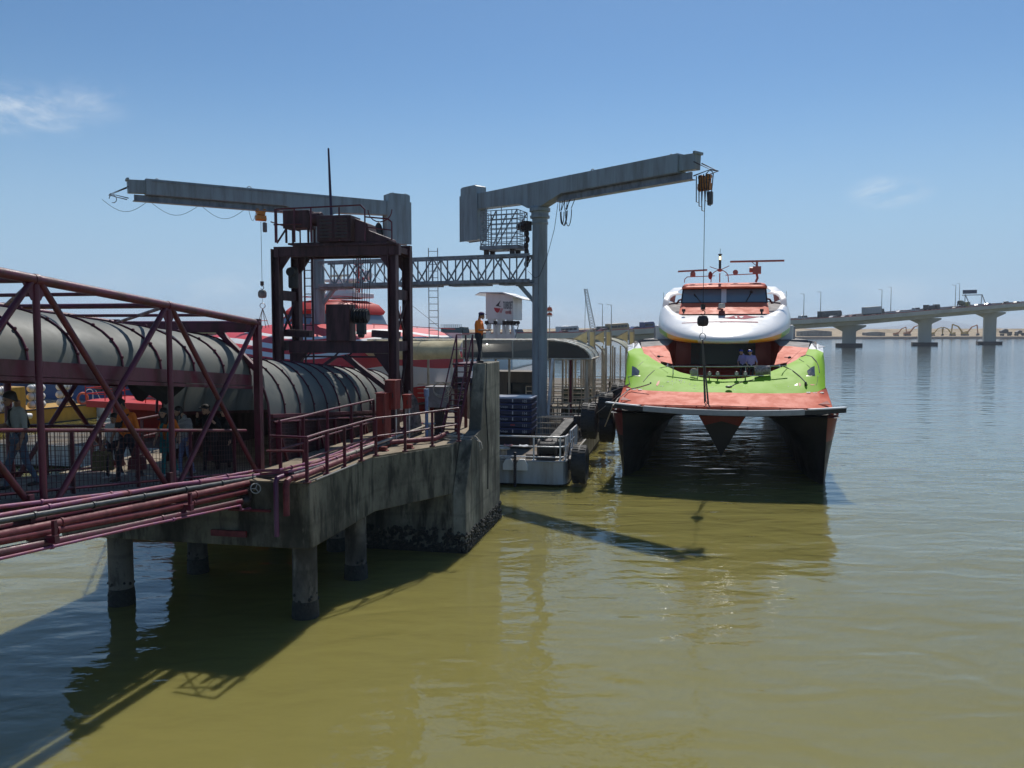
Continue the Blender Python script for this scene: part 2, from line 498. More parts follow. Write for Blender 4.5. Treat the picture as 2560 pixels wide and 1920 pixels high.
# ================================================================== THE SETTING
# water: turbid estuary water with ripples of several lengths
def water_material():
    m = bpy.data.materials.new('turbid_water'); m.use_nodes = True
    nt = m.node_tree; b = nt.nodes['Principled BSDF']
    tcn = nd(nt, 'ShaderNodeTexCoord')
    n0 = nd(nt, 'ShaderNodeTexNoise'); n0.inputs['Scale'].default_value = 0.09; n0.inputs['Detail'].default_value = 4
    nt.links.new(tcn.outputs['Object'], n0.inputs['Vector'])
    mx = nd(nt, 'ShaderNodeMix', data_type='RGBA')
    mx.inputs[6].default_value = (0.205, 0.182, 0.054, 1); mx.inputs[7].default_value = (0.236, 0.212, 0.069, 1)
    nt.links.new(n0.outputs['Fac'], mx.inputs[0])
    def layer(scale, sx, sy, rot, detail, dist, w):
        mp = nd(nt, 'ShaderNodeMapping')
        mp.inputs['Scale'].default_value = (sx, sy, 1); mp.inputs['Rotation'].default_value = (0, 0, rot)
        nt.links.new(tcn.outputs['Object'], mp.inputs['Vector'])
        n = nd(nt, 'ShaderNodeTexNoise'); n.inputs['Scale'].default_value = scale; n.inputs['Detail'].default_value = detail
        n.inputs['Roughness'].default_value = 0.45; n.inputs['Distortion'].default_value = dist
        nt.links.new(mp.outputs[0], n.inputs['Vector'])
        mu = nd(nt, 'ShaderNodeMath', operation='MULTIPLY'); mu.inputs[1].default_value = w
        nt.links.new(n.outputs['Fac'], mu.inputs[0])
        return mu.outputs[0]
    a = layer(0.30, 0.5, 1.0, 0.25, 1, 0.2, 0.10)
    c_ = layer(1.1, 0.5, 1.0, -0.2, 1, 0.5, 0.050)
    d_ = layer(3.2, 0.55, 1.0, 0.1, 2, 0.3, 0.0115)
    s1 = nd(nt, 'ShaderNodeMath', operation='ADD'); nt.links.new(a, s1.inputs[0]); nt.links.new(c_, s1.inputs[1])
    s2 = nd(nt, 'ShaderNodeMath', operation='ADD'); nt.links.new(s1.outputs[0], s2.inputs[0]); nt.links.new(d_, s2.inputs[1])
    e_ = layer(7.5, 0.6, 1.0, -0.1, 2, 0.2, 0.0036)
    s3 = nd(nt, 'ShaderNodeMath', operation='ADD'); nt.links.new(s2.outputs[0], s3.inputs[0]); nt.links.new(e_, s3.inputs[1])
    bp = nd(nt, 'ShaderNodeBump'); bp.inputs['Strength'].default_value = 1.0; bp.inputs['Distance'].default_value = 1.0
    nt.links.new(s3.outputs[0], bp.inputs['Height'])
    # silt-laden body colour under a clear reflecting surface
    df = nd(nt, 'ShaderNodeSubsurfaceScattering', falloff='BURLEY'); nt.links.new(mx.outputs[2], df.inputs['Color'])
    df.inputs['Scale'].default_value = 1.0; df.inputs['Radius'].default_value = (0.32, 0.29, 0.18)
    gl = nd(nt, 'ShaderNodeBsdfGlossy'); gl.inputs['Roughness'].default_value = 0.03; nt.links.new(bp.outputs[0], gl.inputs['Normal'])
    sp_ = nd(nt, 'ShaderNodeSeparateXYZ'); nt.links.new(tcn.outputs['Object'], sp_.inputs[0])
    ro = nd(nt, 'ShaderNodeMapRange'); ro.inputs['From Min'].default_value = 40; ro.inputs['From Max'].default_value = 240      # choppier outside the berths
    ro.inputs['To Min'].default_value = 0.03; ro.inputs['To Max'].default_value = 0.075
    nt.links.new(sp_.outputs[1], ro.inputs['Value']); nt.links.new(ro.outputs[0], gl.inputs['Roughness'])
    fr = nd(nt, 'ShaderNodeFresnel'); fr.inputs['IOR'].default_value = 1.36; nt.links.new(bp.outputs[0], fr.inputs['Normal'])
    k_ = nd(nt, 'ShaderNodeMath', operation='MULTIPLY', use_clamp=True); k_.inputs[1].default_value = 1.45; nt.links.new(fr.outputs[0], k_.inputs[0])
    ms = nd(nt, 'ShaderNodeMixShader'); nt.links.new(k_.outputs[0], ms.inputs[0]); nt.links.new(df.outputs[0], ms.inputs[1]); nt.links.new(gl.outputs[0], ms.inputs[2])
    nt.links.new(ms.outputs[0], nt.nodes['Material Output'].inputs['Surface']); nt.nodes.remove(b)
    return m
w = MB(); w.add([(-7400, -600, 0), (7400, -600, 0), (7400, 8200, 0), (-7400, 8200, 0)], [(0, 1, 2, 3)])
w.solo('water', water_material(), None, None, (0, 0, 0), kind='structure', smooth=0)
# seabed below, so that nothing floats over a void
# far shore: sandy reclamation with a dark stone edge
sand = mat('dry_sand', (0.42, 0.32, 0.20), 0.95, 0, (0.24, 0.18, 0.11), 0.09, 1.0, 0, 0.3, 0.4)
stone_edge = mat('dark_rock_edge', (0.035, 0.035, 0.045), 0.9, 0, (0.07, 0.06, 0.06), 0.5, 0.9)
sh = MB(); rows = []
xs = list(range(-40, 1500, 14))
def shore_y(x): return 640 + 0.10 * (x - 300) + 5 * math.sin(x * 0.021)
for k, (dy, dz) in enumerate([(0, -1), (2, 1.7), (8, 1.9), (30, 2.0), (52, 2.6), (85, 5.2), (115, 7.6), (190, 7.4), (400, 7.4), (900, 7.2)]):
    rows.append([V((x, shore_y(x) + dy * (1 + 0.12 * math.sin(x * 0.05 + k)), dz + (0 if k < 3 else (random.uniform(-0.5, 0.5) + 0.7 * math.sin(x * 0.03 + k)) * (.2 if k < 4 else 1)))) for x in xs])
sh.grid(rows, lambda i, j: 1 if i < 1 else 0)
sh.solo('far_shore', [sand, stone_edge], None, None, (400, 640, 0), kind='structure', smooth=60)
# left shore behind the ferries: low quay
lq = MB(); lq.prism([(-420, 262, -1), (22, 262, -1), (6, 330, -1), (-420, 330, -1)], (0, 0, 4.3))
quay_m = mat('quay_concrete', (0.26, 0.25, 0.23), 0.9, 0, (0.16, 0.15, 0.14), 0.4, 0.8, 2)
lq.solo('far_quay', quay_m, None, None, (-200, 290, 0), kind='structure', smooth=0)
# very far hills
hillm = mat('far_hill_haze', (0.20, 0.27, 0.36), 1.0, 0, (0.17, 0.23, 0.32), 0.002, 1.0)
hl = MB(); rows = []
hx = list(range(-5200, 5400, 130))
def hill_h(x):
    return max(2, 62 * math.exp(-((x - 1960) / 330) ** 2) + 70 * math.exp(-((x - 3080) / 420) ** 2) + 60 * math.exp(-((x + 2060) / 420) ** 2)
               + 50 * math.exp(-((x + 3100) / 500) ** 2) + 10 * math.sin(x * 0.011) + 6 * math.sin(x * 0.037))
for dy, fz in ((0, -0.02), (140, 0.55), (330, 1.0), (700, 0.6), (1200, 0.0)):
    rows.append([V((x, 5600 + dy, hill_h(x) * fz)) for x in hx])
hl.grid(rows)
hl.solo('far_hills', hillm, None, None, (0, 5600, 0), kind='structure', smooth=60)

# ================================================================== ROAD BRIDGE
road_conc = mat('bridge_concrete', (0.50, 0.50, 0.475), 0.85, 0, (0.40, 0.40, 0.38), 0.12, 0.8, 3)
dark_conc = mat('pile_cap_wet', (0.045, 0.045, 0.06), 0.8, 0, (0.08, 0.08, 0.085), 0.4, 0.8)
asphalt = mat('asphalt', (0.05, 0.05, 0.052), 0.9)
stripe_red = mat('parapet_red', (0.40, 0.08, 0.06), 0.7)
B1 = V((138, 336, 0)); BD = V((45, 28, 0)).normalized(); BN = V((BD.y, -BD.x, 0))    # BN points towards the camera
def deck_z(s):               # s metres along BD from pier 1
    return inter([-330, -190, -145, 0, 106, 300], [5.7, 5.75, 6.05, 12.55, 19.0, 29.0], s)
def BP(s, w_=0.0, dz=0.0):   # w_ across the deck: positive towards the camera
    p = B1 + BD * s + BN * w_
    return V((p.x, p.y, deck_z(s) + dz))
br = thing('road_bridge', 'long concrete road bridge rising to the right on flared piers across the bay', 'bridge', B1)
ss = [-330, -250, -190, -165, -145, -120, -90, -60, -30, 0, 30, 60, 90, 106, 140, 180, 240]
dk = MB()
sect = [(7.5, 0.0), (7.5, -0.75), (4.2, -1.3), (3.6, -2.7), (-3.6, -2.7), (-4.2, -1.3), (-7.5, -0.75), (-7.5, 0.0)]
dk.grid([[BP(s, a, b - 0.9) for a, b in sect] + [BP(s, sect[0][0], sect[0][1] - 0.9)] for s in ss])
dk.build('bridge_deck', road_conc, br, 30)
rd = MB(); rd.grid([[BP(s, 7.1, -0.85), BP(s, -7.1, -0.85)] for s in ss]); rd.build('carriageway', asphalt, br)
for sgn in (1, -1):
    pp = MB()
    pp.grid([[BP(s, sgn * 7.55, -0.9), BP(s, sgn * 7.55, 0.0), BP(s, sgn * 7.2, 0.0), BP(s, sgn * 7.2, -0.84)] for s in ss])
    pp.mi = 1
    pp.grid([[BP(s, sgn * 7.45, 0.01), BP(s, sgn * 7.45, 0.25), BP(s, sgn * 7.3, 0.25), BP(s, sgn * 7.3, 0.01)] for s in ss])
    pp.build('parapet', [road_conc, stripe_red], br, 30)
def bridge_pier(s):
    zt = deck_z(s) - 3.62
    c = B1 + BD * s
    p = MB()
    cw, ct = 2.6, 1.6
    prof = [(-cw, 1.4), (cw, 1.4), (cw, zt - 2.6), (6.3, zt - 0.7), (6.3, zt), (-6.3, zt), (-6.3, zt - 0.7), (-cw, zt - 2.6)]
    XV = V((0.93, -0.36, 0)); YV = V((0.36, 0.93, 0))
    p.prism([c + XV * a - YV * ct + UP * z for a, z in prof], YV * (2 * ct))
    p.mi = 1
    p.box(c + UP * 0.2, (10.2, 6.2, 2.5), XV, YV)
    p.build('bridge_pier', [road_conc, dark_conc], br, 0)
for s in (0, 53, 106, 159, -53, -106):
    bridge_pier(s)
lampm = mat('lamp_post_grey', (0.28, 0.29, 0.30), 0.5, 0.4)
lamp_i = 0
LPX = [(1798, 735, 'bay end'), (1967, 735, ''), (2087, 730, ''), (2160, 724, ''), (2262, 718, ''), (2343, 713, ''), (2432, 709, ''), (2518, 703, ''),
       (1540, 760, ''), (1492, 762, ''), (1310, 770, '')]
lamp_labels = ['tall street lamp on the road bridge just past the ferry roof', 'street lamp at the low end of the bridge beside the green and orange ferry',
    'street lamp rising behind the dark coach on the bridge', 'street lamp left of the white box lorry on the bridge', 'street lamp on the bridge right of the white box lorry',
    'street lamp by the flat truck between second and third bridge piers', 'street lamp behind the blue sign gantry on the bridge', 'rightmost street lamp on the bridge, above the last pier',
    'street lamp over the tan bus on the low left part of the bridge', 'street lamp beside the far lattice crane on the low left part of the bridge', 'street lamp right beside the white ferry sign tower']
def sx_of(px):
    """metres along the bridge seen at photo column px"""
    u = (px - 1280) / F
    # (B1.x + BD.x s) = u (B1.y + BD.y s)
    return (u * B1.y - B1.x) / (BD.x - u * BD.y)
for (px, py, _), lab in zip(LPX[1:], lamp_labels[1:]):
    s = sx_of(px)
    near = (lamp_i % 2 == 0)
    base = BP(s, 7.38 if near else -7.38, 0.0)
    top = P(px, py, base.y).z
    lp = thing('street_lamp', lab, 'street lamp', base, group='lamps along the bridge')
    h = max(7.0, top - base.z)
    q = MB(); q.tube([base, base + UP * h * 0.6, base + UP * h], [0.16, 0.12, 0.09], 6); q.build('pole', lampm, lp)
    q = MB(); q.bar(base + UP * (h - 0.05), base + UP * (h + 0.1) - V((1.5, 0, 0)), 0.14, 0.12); q.build('lamp_head', lampm, lp)
    lamp_i += 1
# sign gantry over the road
sg = sx_of(2434)
gt = thing('sign_gantry', 'overhead road sign gantry with dark blue board on the rising bridge', 'sign', BP(sg, 0, 0))
bluesign = mat('road_sign_blue', (0.02, 0.035, 0.10), 0.5)
YB = BP(sg).y
for sgn in (-1, 1):
    q = MB()
    top = P(2434 + sgn * 21, 736, YB)
    for dx in (-1.3, 1.3):
        q.bar(BP(sg, 0, 0.0) + V((sgn * 3.8 + dx, 0, 0)), top, 0.28)
    q.build('gantry_leg', lampm, gt)
q = MB(); q.bar(P(2405, 738, YB), P(2455, 737, YB), 0.4); q.build('cross_beam', lampm, gt)
q = MB(); a = P(2407, 730, YB - 0.5); b_ = P(2442, 729, YB - 0.5)
q.bar(a, b_, 0.3, 1.75); q.build('sign_board', bluesign, gt)

# ------------------------------------------------------------------ vehicles on the bridge
carglass = mat('vehicle_glass', (0.03, 0.04, 0.05), 0.08)
tyre_m = mat('tyre_black', (0.02, 0.02, 0.02), 0.8)
def wheelset(pos, r, wd, parent, side=1):
    for a in pos:
        for sgn in (-1, 1):
            q = MB(); q.lathe([(r, -0.11), (r, 0.11)], 12, (a, sgn * wd, r), (0, 1, 0)); q.build('wheel', tyre_m, parent)
def vehicle(kind, px, lab, cat, paint, lane=-3.0, L=None, s=None, group=None, flip=False):
    s = sx_of(px) if s is None else s
    slope = (deck_z(s + 2) - deck_z(s - 2)) / 4
    p = BP(s, lane, -0.80)
    rz = math.atan2(BD.y, BD.x) + (math.pi if flip else 0)
    t = thing(kind, lab, cat, p, rz, group, local=True)
    t.rotation_euler = (0, -math.atan(slope) * (-1 if flip else 1), rz)
    if kind in ('parked_car', 'car', 'van', 'pickup'):
        L_ = L or 4.4; h = 1.45 if kind == 'car' else 2.0
        prof = {'car': [(-0.5, .3), (.5, .3), (.5, .72), (.26, .95), (.12, 1.45), (-.26, 1.45), (-.42, .98), (-.5, .9)],
                'van': [(-0.5, .3), (.5, .3), (.5, 1.0), (.38, 1.25), (.26, 2.0), (-.48, 2.0), (-.5, 1.0)],
                'pickup': [(-0.5, .45), (.5, .45), (.5, 1.05), (.27, 1.15), (.18, 1.75), (-.1, 1.75), (-.14, 1.15), (-.5, 1.1)]}[kind]
        q = MB(); q.prism([V((a * L_, -0.86, z)) for a, z in prof], (0, 1.72, 0)); q.build('body', paint, t, 20, 0.06)
        gl = {'car': [(.21, 1.0), (.1, 1.38), (-.24, 1.38), (-.36, 1.0)], 'van': [(.34, 1.25), (.25, 1.85), (-.42, 1.85), (-.42, 1.25)],
              'pickup': [(.24, 1.18), (.16, 1.68), (-.08, 1.68), (-.11, 1.18)]}[kind]
        q = MB(); q.prism([V((a * L_, -0.875, z)) for a, z in gl], (0, 1.75, 0)); q.build('window', carglass, t, 0)
        wheelset((-L_ * .31, L_ * .32), 0.33, 0.78, t)
    elif kind == 'bus':
        L_ = L or 11.5; H = 3.3 if L_ > 9 else 2.7
        q = MB(); q.prism([V((a, -1.23, z)) for a, z in [(-L_ / 2, .4), (L_ / 2, .4), (L_ / 2, 1.5), (L_ / 2 - .35, H - .1), (L_ / 2 - .7, H), (-L_ / 2, H)]], (0, 2.46, 0)); q.build('body', paint, t, 20, 0.12)
        k = int(L_ / 1.7)
        for i in range(k):
            a0 = -L_ / 2 + .5 + i * (L_ - 1.2) / k; a1 = a0 + (L_ - 1.2) / k - .16
            q = MB(); q.box(V(((a0 + a1) / 2, 0, H * .62)), (a1 - a0, 2.5, H * .27)); q.build('window', carglass, t, 0)
        q = MB(); q.box(V((L_ / 2 - .12, 0, H * .62)), (.3, 2.2, H * .34)); q.build('windscreen', carglass, t, 0)
        wheelset((-L_ * .28, L_ * .33), 0.5, 1.1, t)
    elif kind in ('lorry', 'box_lorry', 'mixer_truck', 'cage_truck'):
        L_ = L or 9.5
        cab = {'box_lorry': dark_cab, 'lorry': paint, 'mixer_truck': yellow_cab, 'cage_truck': teal_cab}[kind]
        q = MB(); q.prism([V((L_ / 2 + a, -1.15, z)) for a, z in [(-2.3, .6), (0, .6), (0, 1.5), (-.35, 2.7), (-2.3, 2.8)]], (0, 2.3, 0)); q.build('cab', cab, t, 0, 0.08)
        q = MB(); q.box(V((L_ / 2 - 1.1, 0, 2.1)), (1.0, 2.34, .7)); q.build('window', carglass, t, 0)
        q = MB(); q.box(V((-.8, 0, .85)), (L_ - 1.8, 1.6, .35)); q.build('chassis', black, t, 0)
        if kind == 'box_lorry':
            q = MB(); q.box(V((-1.2, 0, 2.45)), (L_ - 2.6, 2.45, 2.8)); q.build('cargo_box', paint, t, 0, 0.05)
        elif kind == 'mixer_truck':
            q = MB(); q.lathe([(.3, -2.8), (.8, -2.4), (1.2, -.6), (1.2, .6), (.75, 2.1), (.3, 2.3)], 16, (-1.2, 0, 2.5), (-1, 0, .22)); q.build('mixer_drum', paint, t, 40)
            q = MB(); q.bar(V((-4, -.3, 3.4)), V((-4.8, -.3, 1.4)), .5, .2); q.build('chute', dark_cab, t, 0)
        elif kind == 'cage_truck':
            q = MB(); q.box(V((-1.2, 0, 1.8)), (L_ - 2.8, 2.4, 1.6)); q.build('cargo_box', teal_cab, t, 0)
            q = MB(); z1 = 3.5
            for i in range(9):
                a = -L_ / 2 + .2 + i * (L_ - 2.9) / 8
                for sg_ in (-1.15, 1.15): q.bar(V((a, sg_, 2.6)), V((a, sg_, z1)), .07)
            for sg_ in (-1.15, 1.15):
                for z in (2.9, 3.2, z1): q.bar(V((-L_ / 2 + .2, sg_, z)), V((L_ / 2 - 2.7, sg_, z)), .06)
            q.build('cage', teal_cab, t, 0)
        else:
            q = MB(); q.box(V((-1.2, 0, 1.2)), (L_ - 2.8, 2.3, .3))
            q.box(V((-L_ / 2 + .9, 0, 2.0)), (1.3, 2.2, 1.7)); q.lathe([(.7, -2.4), (.7, 2.4)], 12, (0, 0, 1.8), (1, 0, 0)); q.build('load', paint, t, 20)
        wheelset((-L_ * .36, -L_ * .24, L_ * .34), 0.5, 1.0, t)
    return t
dark_cab = mat('vehicle_dark', (0.03, 0.035, 0.045), 0.3)
yellow_cab = mat('vehicle_yellow', (0.45, 0.36, 0.10), 0.4)
teal_cab = mat('vehicle_teal', (0.02, 0.07, 0.08), 0.5)
pw = mat('vehicle_white', (0.6, 0.6, 0.58), 0.3); ps = mat('vehicle_silver', (0.35, 0.36, 0.38), 0.3, 0.4)
pbk = mat('vehicle_black', (0.02, 0.02, 0.024), 0.25); pbl = mat('vehicle_blue', (0.03, 0.06, 0.18), 0.3)
pmg = mat('mixer_green', (0.14, 0.16, 0.10), 0.5); ptn = mat('vehicle_tan', (0.5, 0.33, 0.16), 0.4); pgl = mat('lorry_grey', (0.42, 0.42, 0.40), 0.6); pmr = mat('vehicle_wine', (0.12, 0.02, 0.02), 0.3)
CG = 'cars driving over the bridge'
vehicle('lorry', 1969, 'dark green truck on the bridge hugging the right side of the ferry', 'truck', pmg, -3, 6)
vehicle('van', 2022, 'grey van on the bridge between the ferry and the dark coach', 'van', ps, -3, group=CG)
vehicle('bus', 2090, 'long dark coach with pale windows on the bridge above the first pier', 'bus', dark_cab, -3.4, 12.5)
vehicle('car', 2062, 'pale car passing in front of the tail of the dark coach', 'car', pw, 3.6, group=CG)
vehicle('car', 2092, 'silver saloon passing in front of the middle of the dark coach', 'car', ps, 3.6, group=CG)
vehicle('car', 2110, 'wine red car passing in front of the nose of the dark coach', 'car', pmr, 3.6, group=CG)
vehicle('box_lorry', 2196, 'box lorry with tall pale grey cargo body on the bridge', 'lorry', pgl, -3, 12.5)
vehicle('car', 2263, 'silver car alone just right of the pale box lorry', 'car', ps, -3, group=CG)
vehicle('van', 2303, 'grey van left of the flat truck above the second pier', 'van', ps, -3, group=CG)
vehicle('lorry', 2341, 'dark flat truck carrying a tank above the second pier', 'truck', dark_cab, -3, 10)
vehicle('car', 2368, 'black car close behind the dark tank truck', 'car', pbk, 3.4, group=CG)
vehicle('mixer_truck', 2418, 'concrete mixer truck with yellow cab under the road sign gantry', 'mixer truck', pmg, -3, 9.5)
vehicle('car', 2456, 'small silver car right of the mixer truck and gantry leg', 'car', ps, -3, group=CG)
vehicle('car', 2481, 'dark blue saloon between the gantry and the last lamp', 'car', pbl, -3, 5.0, group=CG)
vehicle('pickup', 2525, 'black pickup under the rightmost bridge lamp', 'pickup', pbk, -3, 5.2)
vehicle('car', 2552, 'dark car cut by the right edge of the picture on the bridge', 'car', pbk, -3, group=CG)
vehicle('cage_truck', 1146, 'teal cage truck on the low road behind the cream canopy', 'truck', teal_cab, -2, 8.5)
vehicle('van', 1305, 'blue pickup van left of the big grey crane post', 'van', pbl, -2, 3.4, group=CG)
vehicle('bus', 1432, 'white minibus with teal windows on the low part of the bridge', 'bus', pw, -3, 7.6)
vehicle('car', 1402, 'wine red car just left of the white minibus', 'car', pmr, 2, group=CG)
vehicle('car', 1456, 'wine red car passing before the rear of the white minibus', 'car', pmr, 4, group=CG)
vehicle('car', 1496, 'dark hatchback by the lamp beside the far lattice crane', 'car', pmr, 3, group=CG)
vehicle('van', 1521, 'black people carrier left of the tan bus', 'van', pbk, -3, group=CG)
vehicle('bus', 1558, 'tan bus with orange roof line on the bridge left of the ferry', 'bus', ptn, -3.2, 8.5)
vehicle('car', 1572, 'blue car passing in front of the tan bus', 'car', pbl, 3.6, 5.2, group=CG)
vehicle('car', 1603, 'silver blue car between the tan bus and the ferry', 'car', ps, -3, group=CG)
vehicle('bus', 1632, 'dark blue vehicle end showing behind the ferry side', 'bus', pbl, -3, 5.0)
# long-distance bus standing far left on the quay road
tb = thing('bus', 'wine red and yellow double deck bus far behind the covered gangway end', 'bus', (-92, 245, 0), 0, local=True)
q = MB(); q.box(V((0, 0, 5.9)), (13, 2.5, 3.3)); q.build('body', pmr, tb, 0, 0.1)
q = MB(); q.box(V((-.5, 0, 6.3)), (11, 2.56, 1.3)); q.build('window', mat('bus_yellow_interior', (0.35, 0.25, 0.08), 0.3), tb, 0)
q = MB(); q.box(V((0, 0, 7.65)), (13.1, 2.55, .2)); q.build('roof', pbk, tb, 0)
wheelset((-4, 4), 0.5, 1.1, tb)
for ch in tb.children:
    if ch.name.startswith('wheel'): ch.location = (0, 0, 3.75)
qd = MB(); qd.box(V((-92, 245, 2)), (60, 8, 4)); qd.solo('quay_road', quay_m, None, None, (-92, 245, 0), kind='structure', smooth=0)

# ------------------------------------------------------------------ far construction machines
exo = mat('excavator_orange', (0.36, 0.12, 0.03), 0.6); exy = mat('excavator_yellow', (0.42, 0.27, 0.05), 0.6); exd = mat('machine_dark', (0.05, 0.05, 0.06), 0.6)
def excavator(px, py, boom, lab, paint, Y=690, k=1.0):
    b0 = P(px, py, Y - 12); b0.z = 1.9
    t = thing('excavator', lab, 'excavator', b0, 0, 'excavators on the far sand', local=True)
    d = boom
    q = MB(); q.box(V((0, 0, .9 * k)), (5 * k, 3.4 * k, 1.2 * k)); q.build('tracks', exd, t, 0, .2)
    q = MB(); q.prism([V((x * k, -1.5 * k, z * k)) for x, z in [(-2.6, 1.6), (2, 1.6), (2, 3.9), (.6, 3.9), (.2, 3.1), (-2.6, 3.0)]], (0, 3 * k, 0)); q.build('house', paint, t, 0)
    q = MB(); a = V((d * 1.5 * k, 0, 2.2 * k)); m_ = V((d * 5.5 * k, 0, 7.5 * k)); e = V((d * 10 * k, 0, 9.2 * k))
    q.bar(a, m_, .9 * k, .9 * k, V((0, 1, 0))); q.bar(m_, e, .8 * k, .8 * k, V((0, 1, 0))); q.build('boom', paint, t, 0)
    q = MB(); f = V((d * 10.8 * k, 0, 2.0 * k)); q.bar(e, f, .7 * k, .7 * k, V((0, 1, 0)))
    q.build('stick', paint, t, 0)
    q = MB(); q.prism([f + V((-1.2 * k, -.8 * k, -1.8 * k)), f + V((1.0 * k, -.8 * k, -1.4 * k)), f + V((.8 * k, -.8 * k, .2 * k)), f + V((-.6 * k, -.8 * k, .2 * k))], (0, 1.6 * k, 0)); q.build('bucket', exd, t, 0)
    return t
excavator(2240, 841, 1, 'orange excavator far left on the sand near the first pier', exo, 690, .8)
excavator(2268, 843, 1, 'orange excavator on the sand just left of the second pier', exo, 690, 1.0)
excavator(2330, 842, 1, 'yellow excavator right beside the second bridge pier on far sand', exy, 690, .8)
excavator(2382, 842, -1, 'yellow excavator with raised boom right of the second pier', exy, 690, .8)
excavator(2412, 843, -1, 'yellow excavator with tall folded boom in the middle of far sand', exy, 690, 1.05)
excavator(2412, 842, 1, 'dark orange excavator whose boom reaches towards the third pier', exo, 700, 1.0)
def dump(px, py, lab, k=1.0):
    b0 = P(px, py, 668 + .1 * (px - 2400)); b0.z = 1.9
    t = thing('dump_truck', lab, 'dump truck', b0, 0, 'dump trucks on the far sand', local=True)
    q = MB(); q.prism([V((x * k, -1.6, z * k)) for x, z in [(-4, 2.2), (2.0, 2.0), (1.6, 5.4), (-1, 6.0), (-4.4, 4.2)]], (0, 3.2, 0)); q.build('tipper_body', exd, t, 0, .2)
    q = MB(); q.box(V((3.6 * k, 0, 2.2 * k)), (2.6 * k, 3, 2.6 * k)); q.build('cab', exd, t, 0, .2)
    wheelset((-2.6, 3.4), 1.0, 1.4, t)
dump(2513, 839, 'dark dump truck on the far sand right of the third pier')
dump(2549, 832, 'dark dump truck far away at the right edge of the sand', .8)
# huts and spoil on the sand: low heaps
for i, (px, w_, h_, py, lab) in enumerate([(2040, 26, 4, 839, 'long grey shed on the far sand left of the first pier'), (2190, 15, 3, 838, 'low pale shed on the far sand right of the first pier')]):
    b0 = P(px, py, 672); b0.z = 1.8; q = MB()
    q.prism([b0 + V((-w_ / 2, 0, 0)), b0 + V((w_ / 2, 0, 0)), b0 + V((w_ / 2, 0, h_)), b0 + V((0, 0, h_ * 1.25)), b0 + V((-w_ / 2, 0, h_))], (0, 9, 0))
    q.solo('site_shed', quay_m, lab, 'shed', b0, smooth=0)
# far lattice crane on the left road
lc = thing('lattice_crane', 'far crawler crane with steep lattice jib behind the bridge', 'crane', P(1478, 836, 300))
q = MB(); a = P(1484, 832, 300); b_ = P(1464, 722, 300)
for i in range(16):
    t0, t1 = i / 16, (i + 1) / 16
    w0 = 1.0 * (1 - .45 * t0); w1 = 1.0 * (1 - .45 * t1)
    for sg_ in (-1, 1):
        q.bar(lerp(a, b_, t0) + V((sg_ * w0, 0, 0)), lerp(a, b_, t1) + V((sg_ * w1, 0, 0)), .26)
    q.bar(lerp(a, b_, t0) + V((-w0, 0, 0)), lerp(a, b_, t1) + V((w1, 0, 0)), .16)
    q.bar(lerp(a, b_, t0) + V((w0, 0, 0)), lerp(a, b_, t1) + V((-w1, 0, 0)), .16)
q.build('jib', lampm, lc, 0)
q = MB(); q.box(P(1482, 838, 300), (7, 4, 3.5)); q.build('crane_body', exo, lc, 0)
q = MB(); q.tube([b_, P(1462, 828, 300)], .08, 5); q.build('hoist_rope', rope_dark, lc, 0)
# tidal signal: two red and white cones on a slender pole
sgm = thing('signal_mast', 'slender pole carrying two red and white cone marks right of the crane post', 'signal', P(1374, 848, 150))
q = MB(); q.tube([P(1374, 850, 150), P(1374, 764, 150)], .09, 6); q.build('pole', lampm, sgm)
sig_red = mat('signal_red', (0.62, 0.09, 0.02), .5)
for y0, y1, y2 in ((768, 777, 782), (782, 788, 791)):
    q = MB(); top = P(1374, y0, 150); bot = P(1374, y1, 150)
    q.lathe([(.36, 0), (.55, (bot - top).length)], 12, top, -UP); q.mi = 1
    q.lathe([(.5, 0), (.5, .25)], 12, bot, -UP)
    q.build('cone', [sig_red, white], sgm)
# ================================================================== CONCRETE PIER
conc = concrete('stained_concrete', (0.215, 0.20, 0.155), (0.034, 0.033, 0.028), (0.40, 0.38, 0.31), 4.0, 1.0)
conc_l = concrete('pale_concrete', (0.33, 0.31, 0.245), (0.05, 0.05, 0.042), (0.48, 0.45, 0.37), 8.0, .9)
conc_deck = mat('deck_concrete', (0.29, 0.235, 0.165), 0.92, 0, (0.15, 0.12, 0.085), 1.1, 0.85, 0, 0.008, 14)
barn = mat('barnacle_black', (0.015, 0.016, 0.014), 0.7, 0, (0.05, 0.05, 0.042), 9, 0.8, 0, 0.03, 18)
DZ = 3.4
pA = V((-4.65, 18.6, 0)); pB = V((-3.82, 22.6, 0)); pC = V((-1.42, 24.95, 0)); pD = pC + E * 4.9
pL = pA - R * 6.6
pier = thing('concrete_pier', 'stained concrete pier on round piles with a high wall at its right end', 'pier', (-6, 22, 0))
def up(p, z): return V((p.x, p.y, z))
slab = MB()
back_r = pD + E * 0.2; back_m = V((-10.35, 24.0, 0)); back_l = V((-14.2, 34.0, 0)); back_c = V((-2.5, 34.5, 0))
slab.prism([up(p, DZ - 1.56) for p in (pA, pB, pC - R * .43 + E * .02, pC - R * .43 + E * 4.8, back_c, back_l, back_m, pL)], (0, 0, 1.53))
slab.build('pier_beam', conc, pier, 30, 0.03)
topm = MB(); topm.prism([up(p, DZ - 0.03) for p in (pA, pB, pC - R * .44 + E * .03, pC - R * .44 + E * 4.7, back_c, back_l, back_m, pL)], (0, 0, 0.035)); topm.build('pier_deck', conc_deck, pier, 0)
